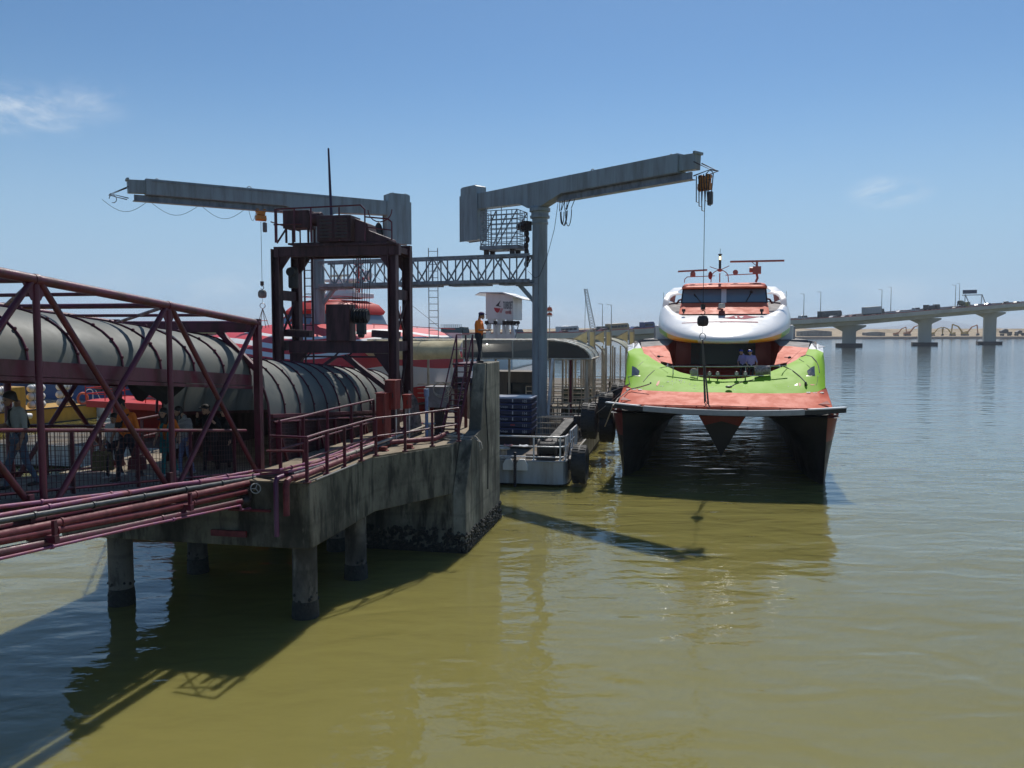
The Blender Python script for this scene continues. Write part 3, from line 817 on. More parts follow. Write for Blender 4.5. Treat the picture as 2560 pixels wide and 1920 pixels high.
# nose: solid block down into the water, with a sloping side wall above the deck
nose = MB()
n0 = pC; n1 = pC - R * 3.35; n2 = n1 + E * 5.6; n3 = pC + E * 4.9
nose.prism([up(p, -2.5) for p in (n0 - R * .42 + E * .004, n1, n2, n3 - R * .42)], (0, 0, DZ - 1.565 + 2.5))
nose.build('pier_nose', conc, pier, 30, 0.02)
wl_ = MB()
prof = [(0, -2.5), (4.9, -2.5), (4.85, 5.77), (2.6, 5.77), (1.95, 3.62), (0.85, DZ + .03), (0.0, 1.9)]
wl_.prism([pC - R * 0.42 + E * a + UP * z for a, z in prof], R * 0.42)
wl_.build('end_wall', conc_l, pier, 30, 0.025)
# barnacle band round the nose and piles
bb = MB()
random.seed(5)
def barnacles(mb, p, q, nrm, z0, z1, n):
    for i in range(n):
        t = random.random(); z = lerp(z0, z1, random.random() ** 1.5)
        mb.ball(lerp(p, q, t) + UP * z + nrm * 0.01, (random.uniform(.03, .085), random.uniform(.03, .085), random.uniform(.03, .09)), 5, 4)
bb.prism([up(p, -1.0) for p in (n0 - E * .03 + R * .03, n1 - E * .03 - R * .03, n2 - R * .03, n3 + R * .03)], (0, 0, 1.12))
barnacles(bb, n0, n1, -E, 0.05, 0.75, 330); barnacles(bb, n0, n3, R, 0.05, 0.6, 330)
bb.build('barnacle_band', barn, pier, 60)
pile_m = concrete('pile_concrete', (0.20, 0.18, 0.15), (0.05, 0.045, 0.04), (0.34, 0.31, 0.26), 2.0, 1.0)
def pile(c, r=0.295):
    q = MB(); q.lathe([(r, -3), (r, DZ - 1.5)], 24, up(c, 0)); pl_ = q.build('pile', pile_m, pier, 40)
    q = MB(); q.lathe([(r + .012, -2), (r + .03, 0.05), (r + .02, .3), (r + .003, .42)], 24, up(c, 0))
    for i in range(60):
        a = random.uniform(0, 6.28); z = random.random() ** 2 * .6
        q.ball(up(c, z) + V((math.cos(a), math.sin(a), 0)) * r, random.uniform(.02, .05), 5, 4)
    q.build('barnacle_collar', barn, pl_, 60)
for (px, py) in ((285, 1518), (750, 1551), (880, 1452)):
    pile(G(px, py, 0) + E * .3)
q0 = G(480, 1437, 0)
pile(q0 + E * .3, .27)
for a, b_ in ((1.6, 8), (4.4, 6.5), (1.6, 11.5), (5.2, 11)): pile(pL + R * a + E * b_)

# ================================================================== NEAR GANGWAY (covered truss footbridge)
T0 = V((-7.75, 13.4, 0)); TS = V((0.77, 3.3, 0)); TD = TS.normalized(); TR = V((TD.y, -TD.x, 0))
def tp(t, z=0.0, side=0.0):      # t in bays along the near truss plane; side>0 towards the camera
    p = T0 + TS * t + TR * side
    return V((p.x, p.y, z))
ztop = lambda t: 7.72 - 0.325 * t
zbot = lambda t: 3.78 - 0.235 * t
zfloor = lambda t: 4.13 - 0.41 * t
zeave = lambda t: 6.40 - 0.30 * t
WID = 4.0
ts_ = [-3, -2, -1, 0, 1, 2]
gw = thing('truss_gangway', 'maroon steel truss gangway with a grey barrel canopy on the left', 'gangway', tp(0, 0, -2))
for side, nm in ((0.0, 'near'), (-WID, 'far')):
    q = MB(); q.tube([tp(t, ztop(t), side) for t in (-3, 2.0)], 0.083, 14); q.build('top_chord', maroon, gw)
    q = MB(); q.tube([tp(t, zbot(t), side) for t in (-3, 2.0)], 0.085, 12); q.build('bottom_chord', maroon, gw)
    for i, t in enumerate(ts_):
        q = MB()
        if t == 2: q.bar(tp(t, zbot(t) - .3, side), tp(t, ztop(t) + .1, side), .16, .16, TD)
        else: q.tube([tp(t, zbot(t), side), tp(t, ztop(t), side)], 0.058 if side == 0 else .075, 10)
        q.build('post', maroon, gw)
    for t in ts_[:-1]:
        q = MB(); q.tube([tp(t + .03, ztop(t) - .05, side), tp(t + .97, zbot(t + 1) + .06, side)], 0.056, 10); q.build('diagonal', maroon, gw)
        q = MB(); q.tube([tp(t + .03, zbot(t) + .06, side + .005), tp(t + .97, ztop(t + 1) - .05, side + .005)], 0.056, 10); q.build('diagonal', maroon, gw)
q = MB()
for t in ts_:
    q.tube([tp(t, ztop(t), 0), tp(t, ztop(t), -WID)], .055, 8)
    if t < 2:
        q.tube([tp(t, ztop(t), 0), tp(t + 1, ztop(t + 1), -WID)], .04, 8)
        q.tube([tp(t + .5, ztop(t + .5), 0), tp(t + .5, ztop(t + .5), -WID)], .035, 8)
q.build('top_bracing', maroon, gw)
q = MB(); q.bar(tp(2, ztop(2) - .12, 0), tp(2, ztop(2) - .12, -WID), .12, .22)
for sgn, s0 in ((1, 0), (-1, -WID)):
    q.bar(tp(2, 5.9, s0), tp(2, ztop(2) - .2, s0 - sgn * 1.05), .12, .12, TD)
q.build('portal_frame', maroon, gw, 0)
# floor
floor_m = mat('gangway_floor', (0.17, 0.17, 0.165), 0.85, 0, (0.10, 0.10, 0.095), 2, 0.8, 0, .006, 30)
q = MB(); q.hexa([tp(-3, zfloor(-3) - .12, -.15), tp(2.1, zfloor(2.1) - .12, -.15), tp(2.1, zfloor(2.1) - .12, -WID + .15), tp(-3, zfloor(-3) - .12, -WID + .15),
                  tp(-3, zfloor(-3), -.15), tp(2.1, zfloor(2.1), -.15), tp(2.1, zfloor(2.1), -WID + .15), tp(-3, zfloor(-3), -WID + .15)])
q.build('floor', floor_m, gw, 0)
q = MB()
for t in [x / 4 for x in range(-12, 9)]:
    q.bar(tp(t, zfloor(t) - .2, 0), tp(t, zfloor(t) - .2, -WID), .1, .14)
q.build('floor_beams', maroon_old, gw, 0)
# handrails with welded wire mesh on both sides
for side in (-.16, -WID + .16):
    q = MB(); q.tube([tp(t, zfloor(t) + 1.12, side) for t in (-3, 1.9)], .036, 8); q.build('handrail', maroon, gw)
    q = MB(); q.tube([tp(t, zfloor(t) + .1, side) for t in (-3, 1.95)], .03, 6)
    for t in [x / 2 - 2.75 for x in range(0, 10)]:
        q.bar(tp(t, zfloor(t), side), tp(t, zfloor(t) + 1.1, side), .07, .03)
    q.build('rail_frame', maroon, gw, 0)
    q = MB()
    n = int(5 * 3.39 / .105)
    for i in range(n):
        t = -3 + 5 * i / n
        q.bar(tp(t, zfloor(t) + .02, side), tp(t, zfloor(t) + 1.1, side), .0075, .0075, TD)
    for k in range(1, 11):
        q.bar(tp(-3, zfloor(-3) + .11 * k, side), tp(1.98, zfloor(1.98) + .11 * k, side), .0075)
    q.build('wire_mesh', mat('mesh_wire', (0.06, 0.02, 0.025), .6), gw, 0)
# eave beams and barrel vault
VN, VF = -.22, -WID + .22
for side in (VN, VF):
    q = MB(); q.bar(tp(-3, zeave(-3) - .13, side), tp(2, zeave(2) - .13, side), .1, .26)
    q.bar(tp(-3, zeave(-3) - .31, side), tp(2, zeave(2) - .31, side), .16, .07)
    q.build('eave_beam', maroon, gw, 0)
def vault_row(t, z, rise, off=0.0, n=18):
    mid = (VN + VF) / 2; half = (VN - VF) / 2
    return [tp(t, z + (rise + off) * math.sin(a), mid + (half + off) * math.cos(a)) for a in [math.pi * i / n for i in range(n + 1)]]
tv = [-3 + 5.0 * i / 15 for i in range(16)]
q = MB(); q.grid([vault_row(t, zeave(t), 1.02) for t in tv]); q.build('canopy_sheet', vault_mat, gw, 80, recalc=False)
for t in tv:
    q = MB(); q.tube(vault_row(t, zeave(t), 1.02, .018), .022, 6)
    for p in vault_row(t, zeave(t), 1.02, .03)[1:-1:2]: q.ball(p, .034, 6, 4)
    q.build('canopy_rib', maroon, gw)
# black rubber curtain closing the joint to the second gangway
q = MB(); rows = []
for k in range(6):
    u = k / 5
    row = []
    for i in range(19):
        a = math.pi * i / 18
        sag = -.5 * math.sin(u * math.pi) * abs(math.cos(a)) ** 2 - .25 * u
        p = tp(2.0 + u * .28, zeave(2) + 1.0 * math.sin(a) * (1 - .1 * u) + sag - (.15 if i in (0, 18) else 0), (VN + VF) / 2 + (VN - VF) / 2 * math.cos(a) * (1 - .08 * u))
        row.append(p)
    rows.append(row)
q.grid(rows); q.build('joint_curtain', black_rub, gw, 60, recalc=False)
q = MB()
fx = [322, 345, 380, 415, 437, 466]; fy = [958, 968, 992, 1012, 990, 965]
q.grid([[P(lerp(x, 395, .0), lerp(938, y, k / 4), 20.75 + .1 * math.sin(x * .05 + k)) for x, y in zip(fx, fy)] for k in range(5)])
q.build('hanging_flap', black_rub, gw, 60, recalc=False)

# ================================================================== SECOND GANGWAY (closed tube down to the pontoon)
S0 = V((-6.28, 21.0, 0)); S1 = V((-4.2, 32.0, 0)); SDv = (S1 - S0).normalized(); SRr = V((SDv.y, -SDv.x, 0))
def sp(u, z=0.0, side=0.0):
    p = lerp(S0, S1, u) + SRr * side
    return V((p.x, p.y, z))
zb2 = lambda u: 4.72 - 0.94 * u
W2 = 3.0
g2 = thing('tube_gangway', 'grey ribbed tunnel gangway leading down to the pontoon through the maroon gantry', 'gangway', sp(.5, 0, -1.5))
def vr2(u, off=0.0, n=18):
    return [sp(u, zb2(u) + (1.55 + off) * math.sin(a), -W2 / 2 + (W2 / 2 + off) * math.cos(a)) for a in [math.pi * i / n for i in range(n + 1)]]
U2 = [i / 12 for i in range(13)]
q = MB(); q.grid([vr2(u) for u in U2]); q.build('canopy_sheet', vault_dirty, g2, 80, recalc=False)
for u in U2:
    q = MB(); q.tube(vr2(u, .02), .022, 6)
    for p in vr2(u, .03)[1:-1:2]: q.ball(p, .034, 6, 4)
    q.build('canopy_rib', maroon, g2)
for side in (0, -W2):
    sd = .05 if side == 0 else -.05
    q = MB()
    q.hexa([sp(0, zb2(0) - 1.75, side), sp(1, zb2(1) - 1.75, side), sp(1, zb2(1) - 1.75, side + sd), sp(0, zb2(0) - 1.75, side + sd),
            sp(0, zb2(0) - .05, side), sp(1, zb2(1) - .05, side), sp(1, zb2(1) - .05, side + sd), sp(0, zb2(0) - .05, side + sd)])
    if side == 0:
        for k in range(14):
            z = -1.6 + .11 * k
            q.bar(sp(0, zb2(0) + z, sd + .02), sp(1, zb2(1) + z, sd + .02), .05, .03)
    q.build('side_panel', maroon_old, g2, 0)
    q = MB(); q.bar(sp(0, zb2(0) - .03, side + sd), sp(1, zb2(1) - .03, side + sd), .18, .09)
    q.tube([sp(0, zb2(0) - .18, side + sd * 3), sp(1, zb2(1) - .18, side + sd * 3)], .03, 6)
    q.build('sill_rail', maroon, g2, 0)
q = MB()
for i in range(9):
    u = i / 9 + .02
    q.bar(sp(u, zb2(u) - .15, .14), sp(u, zb2(u) - 1.9, .14), .07)
    q.bar(sp(u, zb2(u) - .15, .14), sp(u + .075, zb2(u + .07) - 1.9, .14), .06)
q.build('side_frame', maroon, g2, 0)
zf2 = lambda u: zb2(u) - 1.42
q = MB(); q.hexa([sp(-.04, zf2(0) - .12, -.06), sp(1, zf2(1) - .12, -.06), sp(1, zf2(1) - .12, -W2 + .06), sp(-.04, zf2(0) - .12, -W2 + .06),
                  sp(-.04, zf2(0), -.06), sp(1, zf2(1), -.06), sp(1, zf2(1), -W2 + .06), sp(-.04, zf2(0), -W2 + .06)])
q.build('floor', floor_m, g2, 0)
q = MB(); q.hexa([sp(-.035, zf2(0) + z, a) for z in (.005, .02) for a in (-.1,)][:0] or
                 [sp(-.035, zf2(0) + .004, -.1), sp(.03, zf2(.03) + .004, -.1), sp(.03, zf2(.03) + .004, -W2 + .1), sp(-.035, zf2(0) + .004, -W2 + .1),
                  sp(-.035, zf2(0) + .02, -.1), sp(.03, zf2(.03) + .02, -.1), sp(.03, zf2(.03) + .02, -W2 + .1), sp(-.035, zf2(0) + .02, -W2 + .1)])
q.build('yellow_threshold', mat('safety_yellow', (0.62, 0.32, 0.03), .6, 0, (.4, .2, .04), 8, .6), g2, 0)
# hoop and loose curtain at the tube's open mouth
q = MB(); q.tube([sp(-.012, zb2(0) - 1.3, .1)] + [sp(-.012, zb2(0) + 1.62 * math.sin(a), -W2 / 2 + 1.6 * math.cos(a)) for a in [math.pi * i / 16 for i in range(17)]], .035, 8)
q.build('mouth_hoop', maroon, g2)

# ================================================================== MAROON HOISTING GANTRY
gv = V((0.19, 0.982, 0)).normalized(); gr = V((gv.y, -gv.x, 0))
GF = V((-3.97, 27.5, 0))                     # front right leg
GWd = 4.17; GDp = 1.5
def gp(a, d, z):                             # a to the left from the right leg, d depth
    p = GF - gr * a + gv * d
    return V((p.x, p.y, z))
ga = thing('gantry_frame', 'dark maroon lifting gantry straddling the grey tunnel gangway', 'gantry', gp(2, .7, DZ))
GZ = 9.66
for a in (0, GWd):
    for d in (0, GDp):
        q = MB()
        for s_ in (-.13, .13): q.box(gp(a + s_, d, (GZ + DZ) / 2 - .1), (.03, .3, GZ - DZ + .2), gr, gv)
        q.box(gp(a, d, (GZ + DZ) / 2 - .1), (.23, .026, GZ - DZ + .2), gr, gv)
        q.box(gp(a, d, DZ + .03), (.5, .5, .06), gr, gv)
        q.build('gantry_leg', maroon_old, ga, 0)
q = MB(); q.bar(gp(-.25, 0, GZ - .1), gp(GWd + .05, 0, GZ - .1), .24, .34); q.bar(gp(-.2, -.04, GZ + .09), gp(GWd - .7, -.04, GZ + .09), .34, .06)
q.build('front_head_beam', maroon_old, ga, 0)
q = MB(); q.bar(gp(-.15, GDp, GZ - .02), gp(GWd + .15, GDp, GZ - .02), .24, .4); q.build('rear_head_beam', maroon_old, ga, 0)
q = MB()
for a in (0, 1.3, 2.9, GWd): q.bar(gp(a, 0.1, GZ - .05), gp(a, GDp - .1, GZ - .05), .16, .2)
for a, sg_ in ((0, 1), (GWd, -1)):
    for d in (0, GDp):
        q.prism([gp(a + sg_ * .14, d - .05, GZ - .12), gp(a + sg_ * .6, d - .05, GZ - .12), gp(a + sg_ * .14, d - .05, GZ - .75)], gv * .1)
q.build('head_bracing', maroon_old, ga, 0)
for a in (0, GWd):
    q = MB()
    for z in (8.1, 6.35): q.bar(gp(a, .12, z), gp(a, GDp - .12, z), .12, .34)
    q.bar(gp(a, .1, 6.2), gp(a, GDp - .1, 3.7), .07); q.bar(gp(a, GDp - .1, 6.2), gp(a, .1, 3.7), .07)
    q.bar(gp(a, .1, 8.0), gp(a, GDp - .1, 6.5), .06); q.bar(gp(a, GDp - .1, 8), gp(a, .1, 6.5), .06)
    q.build('side_bracing', maroon_old, ga, 0)
# lifting beam with its load frame
q = MB(); q.bar(gp(.25, .45, 6.32), gp(GWd - .25, .45, 6.32), .3, .42)
q.bar(gp(.0, .6, 6.72), gp(.95, .6, 6.78), .3, .24); q.bar(gp(GWd - .95, .6, 6.76), gp(GWd + .05, .6, 6.8), .3, .24)
q.prism([gp(.25, .35, 6.1), gp(.85, .35, 6.1), gp(.25, .35, 5.3)], gv * .2); q.prism([gp(GWd - .25, .35, 6.1), gp(GWd - .85, .35, 6.1), gp(GWd - .25, .35, 5.3)], gv * .2)
q.bar(gp(.45, .4, 5.98), gp(GWd - .4, .4, 5.98), .1, .06)
q.bar(gp(2.2, .4, 6.0), gp(3.4, .4, 5.2), .14, .1); q.bar(gp(1.9, .4, 6.0), gp(.2, .4, 4.75), .2, .16)
for a in (1.6, 2.1, 3.1): q.bar(gp(a, .35, 6.15), gp(a + .2, .35, 5.95), .05)
q.build('lifting_beam', maroon_old, ga, 0)
q = MB(); q.box(gp(2.05, .45, 7.15), (.85, .6, 1.25), gr, gv); q.build('winch_housing', maroon_old, ga, 0, .02)
q = MB()
for i in range(5): q.lathe([(.2, 0), (.26, .02), (.26, .05), (.2, .07), (.2, .1)], 16, gp(1.58 - i * .11, .4, 7.38), gr)
q.box(gp(1.3, .42, 7.0), (.3, .2, .5), gr, gv); q.lathe([(.12, -.08), (.12, .08)], 12, gp(1.3, .4, 6.75), gr)
q.build('rope_sheave', black, ga, 30)
for i in range(8):
    q = MB(); a = 1.62 - i * .085; q.tube([gp(a, .42, 7.4), gp(a + .02, .7, GZ)], .011, 5); q.build('hoist_rope', rope_dark, ga)
q = MB(); q.lathe([(.14, -.3), (.17, -.25), (.17, .35), (.12, .42)], 16, gp(GWd - .38, .45, 8.65), UP); q.lathe([(.15, 0), (.15, .3)], 16, gp(GWd - .38, .2, 8.9), gv); q.build('cable_drum', black_rub, ga, 30)
# caged ladder up the left side
q = MB()
la, lb_ = GWd - .75, GWd - .45
for a in (la, lb_): q.bar(gp(a, 1.2, DZ), gp(a, 1.2, GZ + .3), .05)
for i in range(22): q.bar(gp(la, 1.2, DZ + .3 + i * .28), gp(lb_, 1.2, DZ + .3 + i * .28), .03)
q.build('access_ladder', maroon_old, ga, 0)
# machinery deck, cabinets, guard rail
q = MB(); q.box(gp(1.95, .78, GZ + .16), (3.5, 1.75, .06), gr, gv); q.build('machine_deck', maroon_old, ga, 0)
MD = GZ + .19
q = MB(); q.box(gp(1.95, .15, MD + .43), (1.2, .9, .86), gr, gv)
for k in range(2):
    q.box(gp(2.22 - k * .54, -.31, MD + .43), (.5, .03, .74), gr, gv)
q.mi = 1
for k in range(2):
    for j in range(6): q.box(gp(2.22 - k * .54, -.33, MD + .15 + .112 * j), (.44, .03, .06), gr, gv)
q.build('louvred_cabinet', [maroon_old, dark_steel], ga, 0, .012)
q = MB(); q.prism([gp(.1, -.1, MD), gp(1.3, -.1, MD), gp(1.3, -.1, MD + .78), gp(.85, -.1, MD + .6), gp(.8, -.1, MD + .36), gp(.12, -.1, MD + .1)], gv * .8); q.build('motor_cover', maroon_old, ga, 0, .02)
q = MB(); q.box(gp(3.35, .1, MD + .78), (.95, .6, .6), gr, gv); q.lathe([(.24, 0), (.24, .3)], 14, gp(2.84, .1, MD + .8), gr)
for a, d in ((2.95, -.1), (3.75, -.1), (2.95, .4), (3.75, .4)): q.bar(gp(a, d, MD), gp(a, d, MD + .6), .07)
q.bar(gp(3.7, -.1, MD + .55), gp(4.1, -.1, MD), .06)
q.build('control_box', maroon_old, ga, 30, .02)
q = MB()
for z in (MD + 1.12, MD + .6):
    q.tube([gp(4.0, -.3, z), gp(1.0, -.3, z + (.05 if z > MD + 1 else 0)), gp(.85, -.3, z - .1), gp(.85, -.3, MD)] if z > MD + 1 else [gp(4.1, -.3, z), gp(3.1, -.3, z)], .028, 6)
q.tube([gp(.85, -.3, MD + .78), gp(.2, .1, MD + .75), gp(.08, .15, MD + .65), gp(.08, .15, MD + .05)], .028, 6)
q.tube([gp(.85, -.3, MD + .45), gp(.1, .12, MD + .38)], .022, 6)
for a in (4.0, 3.35, 2.75, 1.75): q.bar(gp(a, -.3, MD), gp(a, -.3, MD + 1.12), .045)
for d in (-.3, 1.6):
    q.tube([gp(4.05, d, MD), gp(4.05, d, MD + 1.12)], .028, 6)
q.tube([gp(4.05, -.3, MD + 1.12), gp(4.05, 1.6, MD + 1.12), gp(2.2, 1.6, MD + 1.12)], .026, 6); q.tube([gp(4.2, -.3, MD + .7), gp(4.05, 1.6, MD + .6)], .022, 6)
q.tube(arc(gp(.45, .05, MD + 1.05), gr * .42, UP * -.4, math.pi, 0, 10), .02, 6)
q.build('guard_rail', maroon, ga, 30)
q = MB(); pm_ = gp(1.85, .2, MD + .9)
tipm = P(821, 371, 28.6)
q.tube([P(829, 556, 28.2), lerp(P(829, 556, 28.2), tipm, .5), tipm], [.05, .045, .032], 8); q.build('mast_pole', mat('mast_dark', (.04, .02, .05), .5), ga)

# ================================================================== JIB CRANES ON ROUND COLUMNS
def jib_crane(nm, lab, col, ztop_, A, B, hasknee, wx):
    """A = pillar-side (counterweight) end, B = tip, both plan points"""
    t = thing('jib_crane', lab, 'crane', col)
    q = MB(); z1 = ztop_ - 1.75
    q.lathe([(.40, 0.9), (.40, z1 - .05)], 32, up(col, 0)); q.build('column', crane_grey, t)
    q = MB(); q.lathe([(.42, z1 - .42), (.44, z1 - .38), (.44, z1 - .3), (.41, z1 - .26), (.41, z1 - .12), (.52, z1 - .08), (.52, z1 + .02), (.46, z1 + .06), (.46, z1 + .22), (.55, z1 + .26), (.55, z1 + .42), (.48, z1 + .5)], 32, up(col, 0))
    for i in range(20):
        a = 2 * math.pi * i / 20; q.ball(up(col, z1 + .02) + V((math.cos(a), math.sin(a), 0)) * .5, .03, 6, 4)
    q.build('slewing_ring', crane_grey, t, 30)
    q = MB()
    for i in range(8):
        a = 2 * math.pi * i / 8; dv = V((math.cos(a), math.sin(a), 0)); nv = V((-dv.y, dv.x, 0))
        q.prism([up(col, 1.18) + dv * .38 - nv * .02, up(col, 1.18) + dv * .85 - nv * .02, up(col, 2.6) + dv * .38 - nv * .02], nv * .04)
    q.build('base_gusset', crane_grey, t, 0)
    d = (B - A).normalized(); n = V((d.y, -d.x, 0))
    L = (B - A).length; ca = (col - A).dot(d)
    def jp(a, b_, z): return V((A.x + d.x * a + n.x * b_, A.y + d.y * a + n.y * b_, z))
    hw = .30
    zt = ztop_; H = .88
    pr = [(0.0, zt), (L, zt), (L, zt - .82), (ca + 2.0, zt - .82), (ca + .55, zt - 1.28), (ca - .55, zt - 1.28), (ca - 1.2, zt - .98), (1.55, zt - .86), (1.55, zt - 2.55), (0.0, zt - 2.55)]
    q = MB(); q.prism([jp(a, -hw, z) for a, z in pr], n * (2 * hw)); q.build('jib_arm', crane_grey, t, 0, .012)
    q = MB(); q.prism([jp(a, -.38, z) for a, z in [(-.03, zt + .02), (1.6, zt + .02), (1.6, zt - 2.6), (-.03, zt - 2.6)]], n * .076)
    q.prism([jp(a, .304, z) for a, z in [(-.03, zt + .02), (1.6, zt + .02), (1.6, zt - 2.6), (-.03, zt - 2.6)]], n * .076)
    q.prism([jp(a, -.36, z) for a, z in [(.05, zt + .02), (1.52, zt + .02), (1.52, zt + .42), (1.35, zt + .5), (.2, zt + .5), (.05, zt + .42)]], n * .72)
    for a in (.2, 1.05): q.tube(arc(jp(a, 0, zt + .5), d * .08, UP * .1, 0, math.pi, 6), .015, 5)
    q.build('counterweight', crane_grey, t, 0, .012)
    q = MB()                                   # runway flange beneath, lighter box at the tip, end frame
    q.bar(jp(ca + 1.5, 0, zt - 1.02), jp(L + .55, 0, zt - 1.02), .1, .34); q.bar(jp(ca + 1.5, 0, zt - 1.18), jp(L + .6, 0, zt - 1.18), .42, .03)
    q.bar(jp(ca + 2.0, 0, zt - .835), jp(L, 0, zt - .835), .5, .03)
    q.build('runway_beam', steel_grey, t, 0)
    q = MB(); q.bar(jp(L - .02, 0, zt - .42), jp(L + .85, 0, zt - .46), .42, .68); q.bar(jp(L + .8, 0, zt - .1), jp(L + .92, 0, zt - .1), .6, .12)
    q.build('jib_tip', crane_grey, t, 0, .01)
    q = MB()
    for b_ in (-.28, .28):
        q.tube([jp(L + .85, b_, zt - .5), jp(L + 1.7, b_, zt - .95), jp(L + .85, b_, zt - 1.1)], .03, 6)
    q.tube([jp(L + 1.7, -.28, zt - .95), jp(L + 1.7, .28, zt - .95)], .03, 6)
    q.tube(arc(jp(L + 1.55, .1, zt - 1.15), d * .18, UP * .2, 0, 5, 8), .02, 5)
    q.build('tip_frame', dark_steel, t, 0)
    q = MB(); q.tube(arc(jp(ca + 3.9, 0, zt), d * .12, UP * .13, 0, math.pi, 8), .025, 6); q.tube(arc(jp(L - .6, 0, zt), d * .08, UP * .09, 0, math.pi, 8), .02, 6); q.build('lifting_eye', crane_grey, t)
    for a in (ca + 2.6, ca + 5.4):
        q = MB(); q.prism([jp(a, -hw - .006, zt + .006), jp(a + .05, -hw - .006, zt + .006), jp(a + .05, -hw - .006, zt - .826), jp(a, -hw - .006, zt - .826)], n * (2 * hw + .012)); q.build('splice_band', crane_grey, t, 0)
    q = MB(); q.bar(jp(ca - 1.0, -hw - .03, zt - .12), jp(L - .3, -hw - .03, zt - .12), .03, .04); q.build('conduit', steel_grey, t, 0)
    q = MB(); q.tube([up(col, 1.3) - E * .43, up(col, z1 - .6) - E * .43], .03, 6)
    for z_ in (2.5, 4.5, 6.5, 8.5, 10.5): q.box(up(col, z_) - E * .41, (.14, .06, .05))
    q.build('column_conduit', steel_grey, t, 0)
    return t, jp, L, ca, zt
lcol = V((-11.56, 49, 0)); rcol = V((1.47, 43.6, 0))
lA, lB = V((-6.53, 52.21, 0)), V((-19.4, 43.9, 0))
rA = V((-2.35, 47.4, 0)); rB = V((7.45, 36.5, 0))
# keep each column on the axis of its arm
def on_axis(A, B, c_):
    d = (B - A).normalized(); return A + d * (c_ - A).dot(d)
lcol = on_axis(lA, lB, lcol)
rA = rcol - (rB - rA).normalized() * 6.3 
lc_, ljp, lL, lca, lzt = jib_crane('l', 'grey jib crane on the left with arm reaching left over the gantry', lcol, CAMZ + 7.95, lA, lB, True, 0)
rc_, rjp, rL, rca, rzt = jib_crane('r', 'grey jib crane on the right with its arm held over the ferry bow', rcol, CAMZ + 7.70, rA, rB, True, 0)
# festoon cables
q = MB()
fs = [lca + 3.2, lca + 3.9, lca + 6.4, lca + 9.0, lca + 11.4]
for i in range(4):
    a0, a1 = fs[i] + .3, fs[i + 1]
    q.tube([ljp(lerp(a0, a1, k / 8), .2, lzt - 1.2 - .55 * math.sin(math.pi * k / 8)) for k in range(9)], .012, 5)
q.build('festoon_cable', rope_dark, lc_)
q = MB()
for i, a in enumerate((rca + 2.0, rca + 2.2, rca + 2.35, rca + 2.75)):
    q.tube([rjp(a + .22 * math.cos(s_) * (1 if i else .6), .2 + .1 * i, rzt - 1.75 + (.62 + .06 * i) * math.sin(s_)) for s_ in [math.pi * (1 + k / 10) for k in range(11)]], .022, 5)
    q.tube([rjp(a - .2, .2 + .1 * i, rzt - 1.7), rjp(a - .16, .2, rzt - 1.2)], .02, 5); q.tube([rjp(a + .2, .2 + .1 * i, rzt - 1.7), rjp(a + .16, .2, rzt - 1.2)], .02, 5)
q.tube([rjp(rca + 1.8, .3, rzt - 1.3), rjp(rca + 1.75, .5, rzt - 2.6), rjp(rca + 1.2, .5, rzt - 4.0), rjp(rca + .6, .45, rzt - 4.9), rjp(rca + .3, .5, rzt - 5.0), rjp(rca - .3, .45, rzt - 4.6)], .014, 5)
q.build('festoon_cable', rope_dark, rc_)
q = MB()
for i in range(5):
    q.tube([rjp(rL + .9 + .16 * i, .15 + .05 * i, rzt - 1.1), rjp(rL + .95 + .15 * i, .2, rzt - 2.2 - .2 * (i % 3)), rjp(rL + 1.08 + .15 * i, .2, rzt - 2.25 - .2 * (i % 3)), rjp(rL + 1.05 + .17 * i, .1, rzt - 1.1)], .025, 5)
q.build('cable_bundle', rope_dark, rc_)
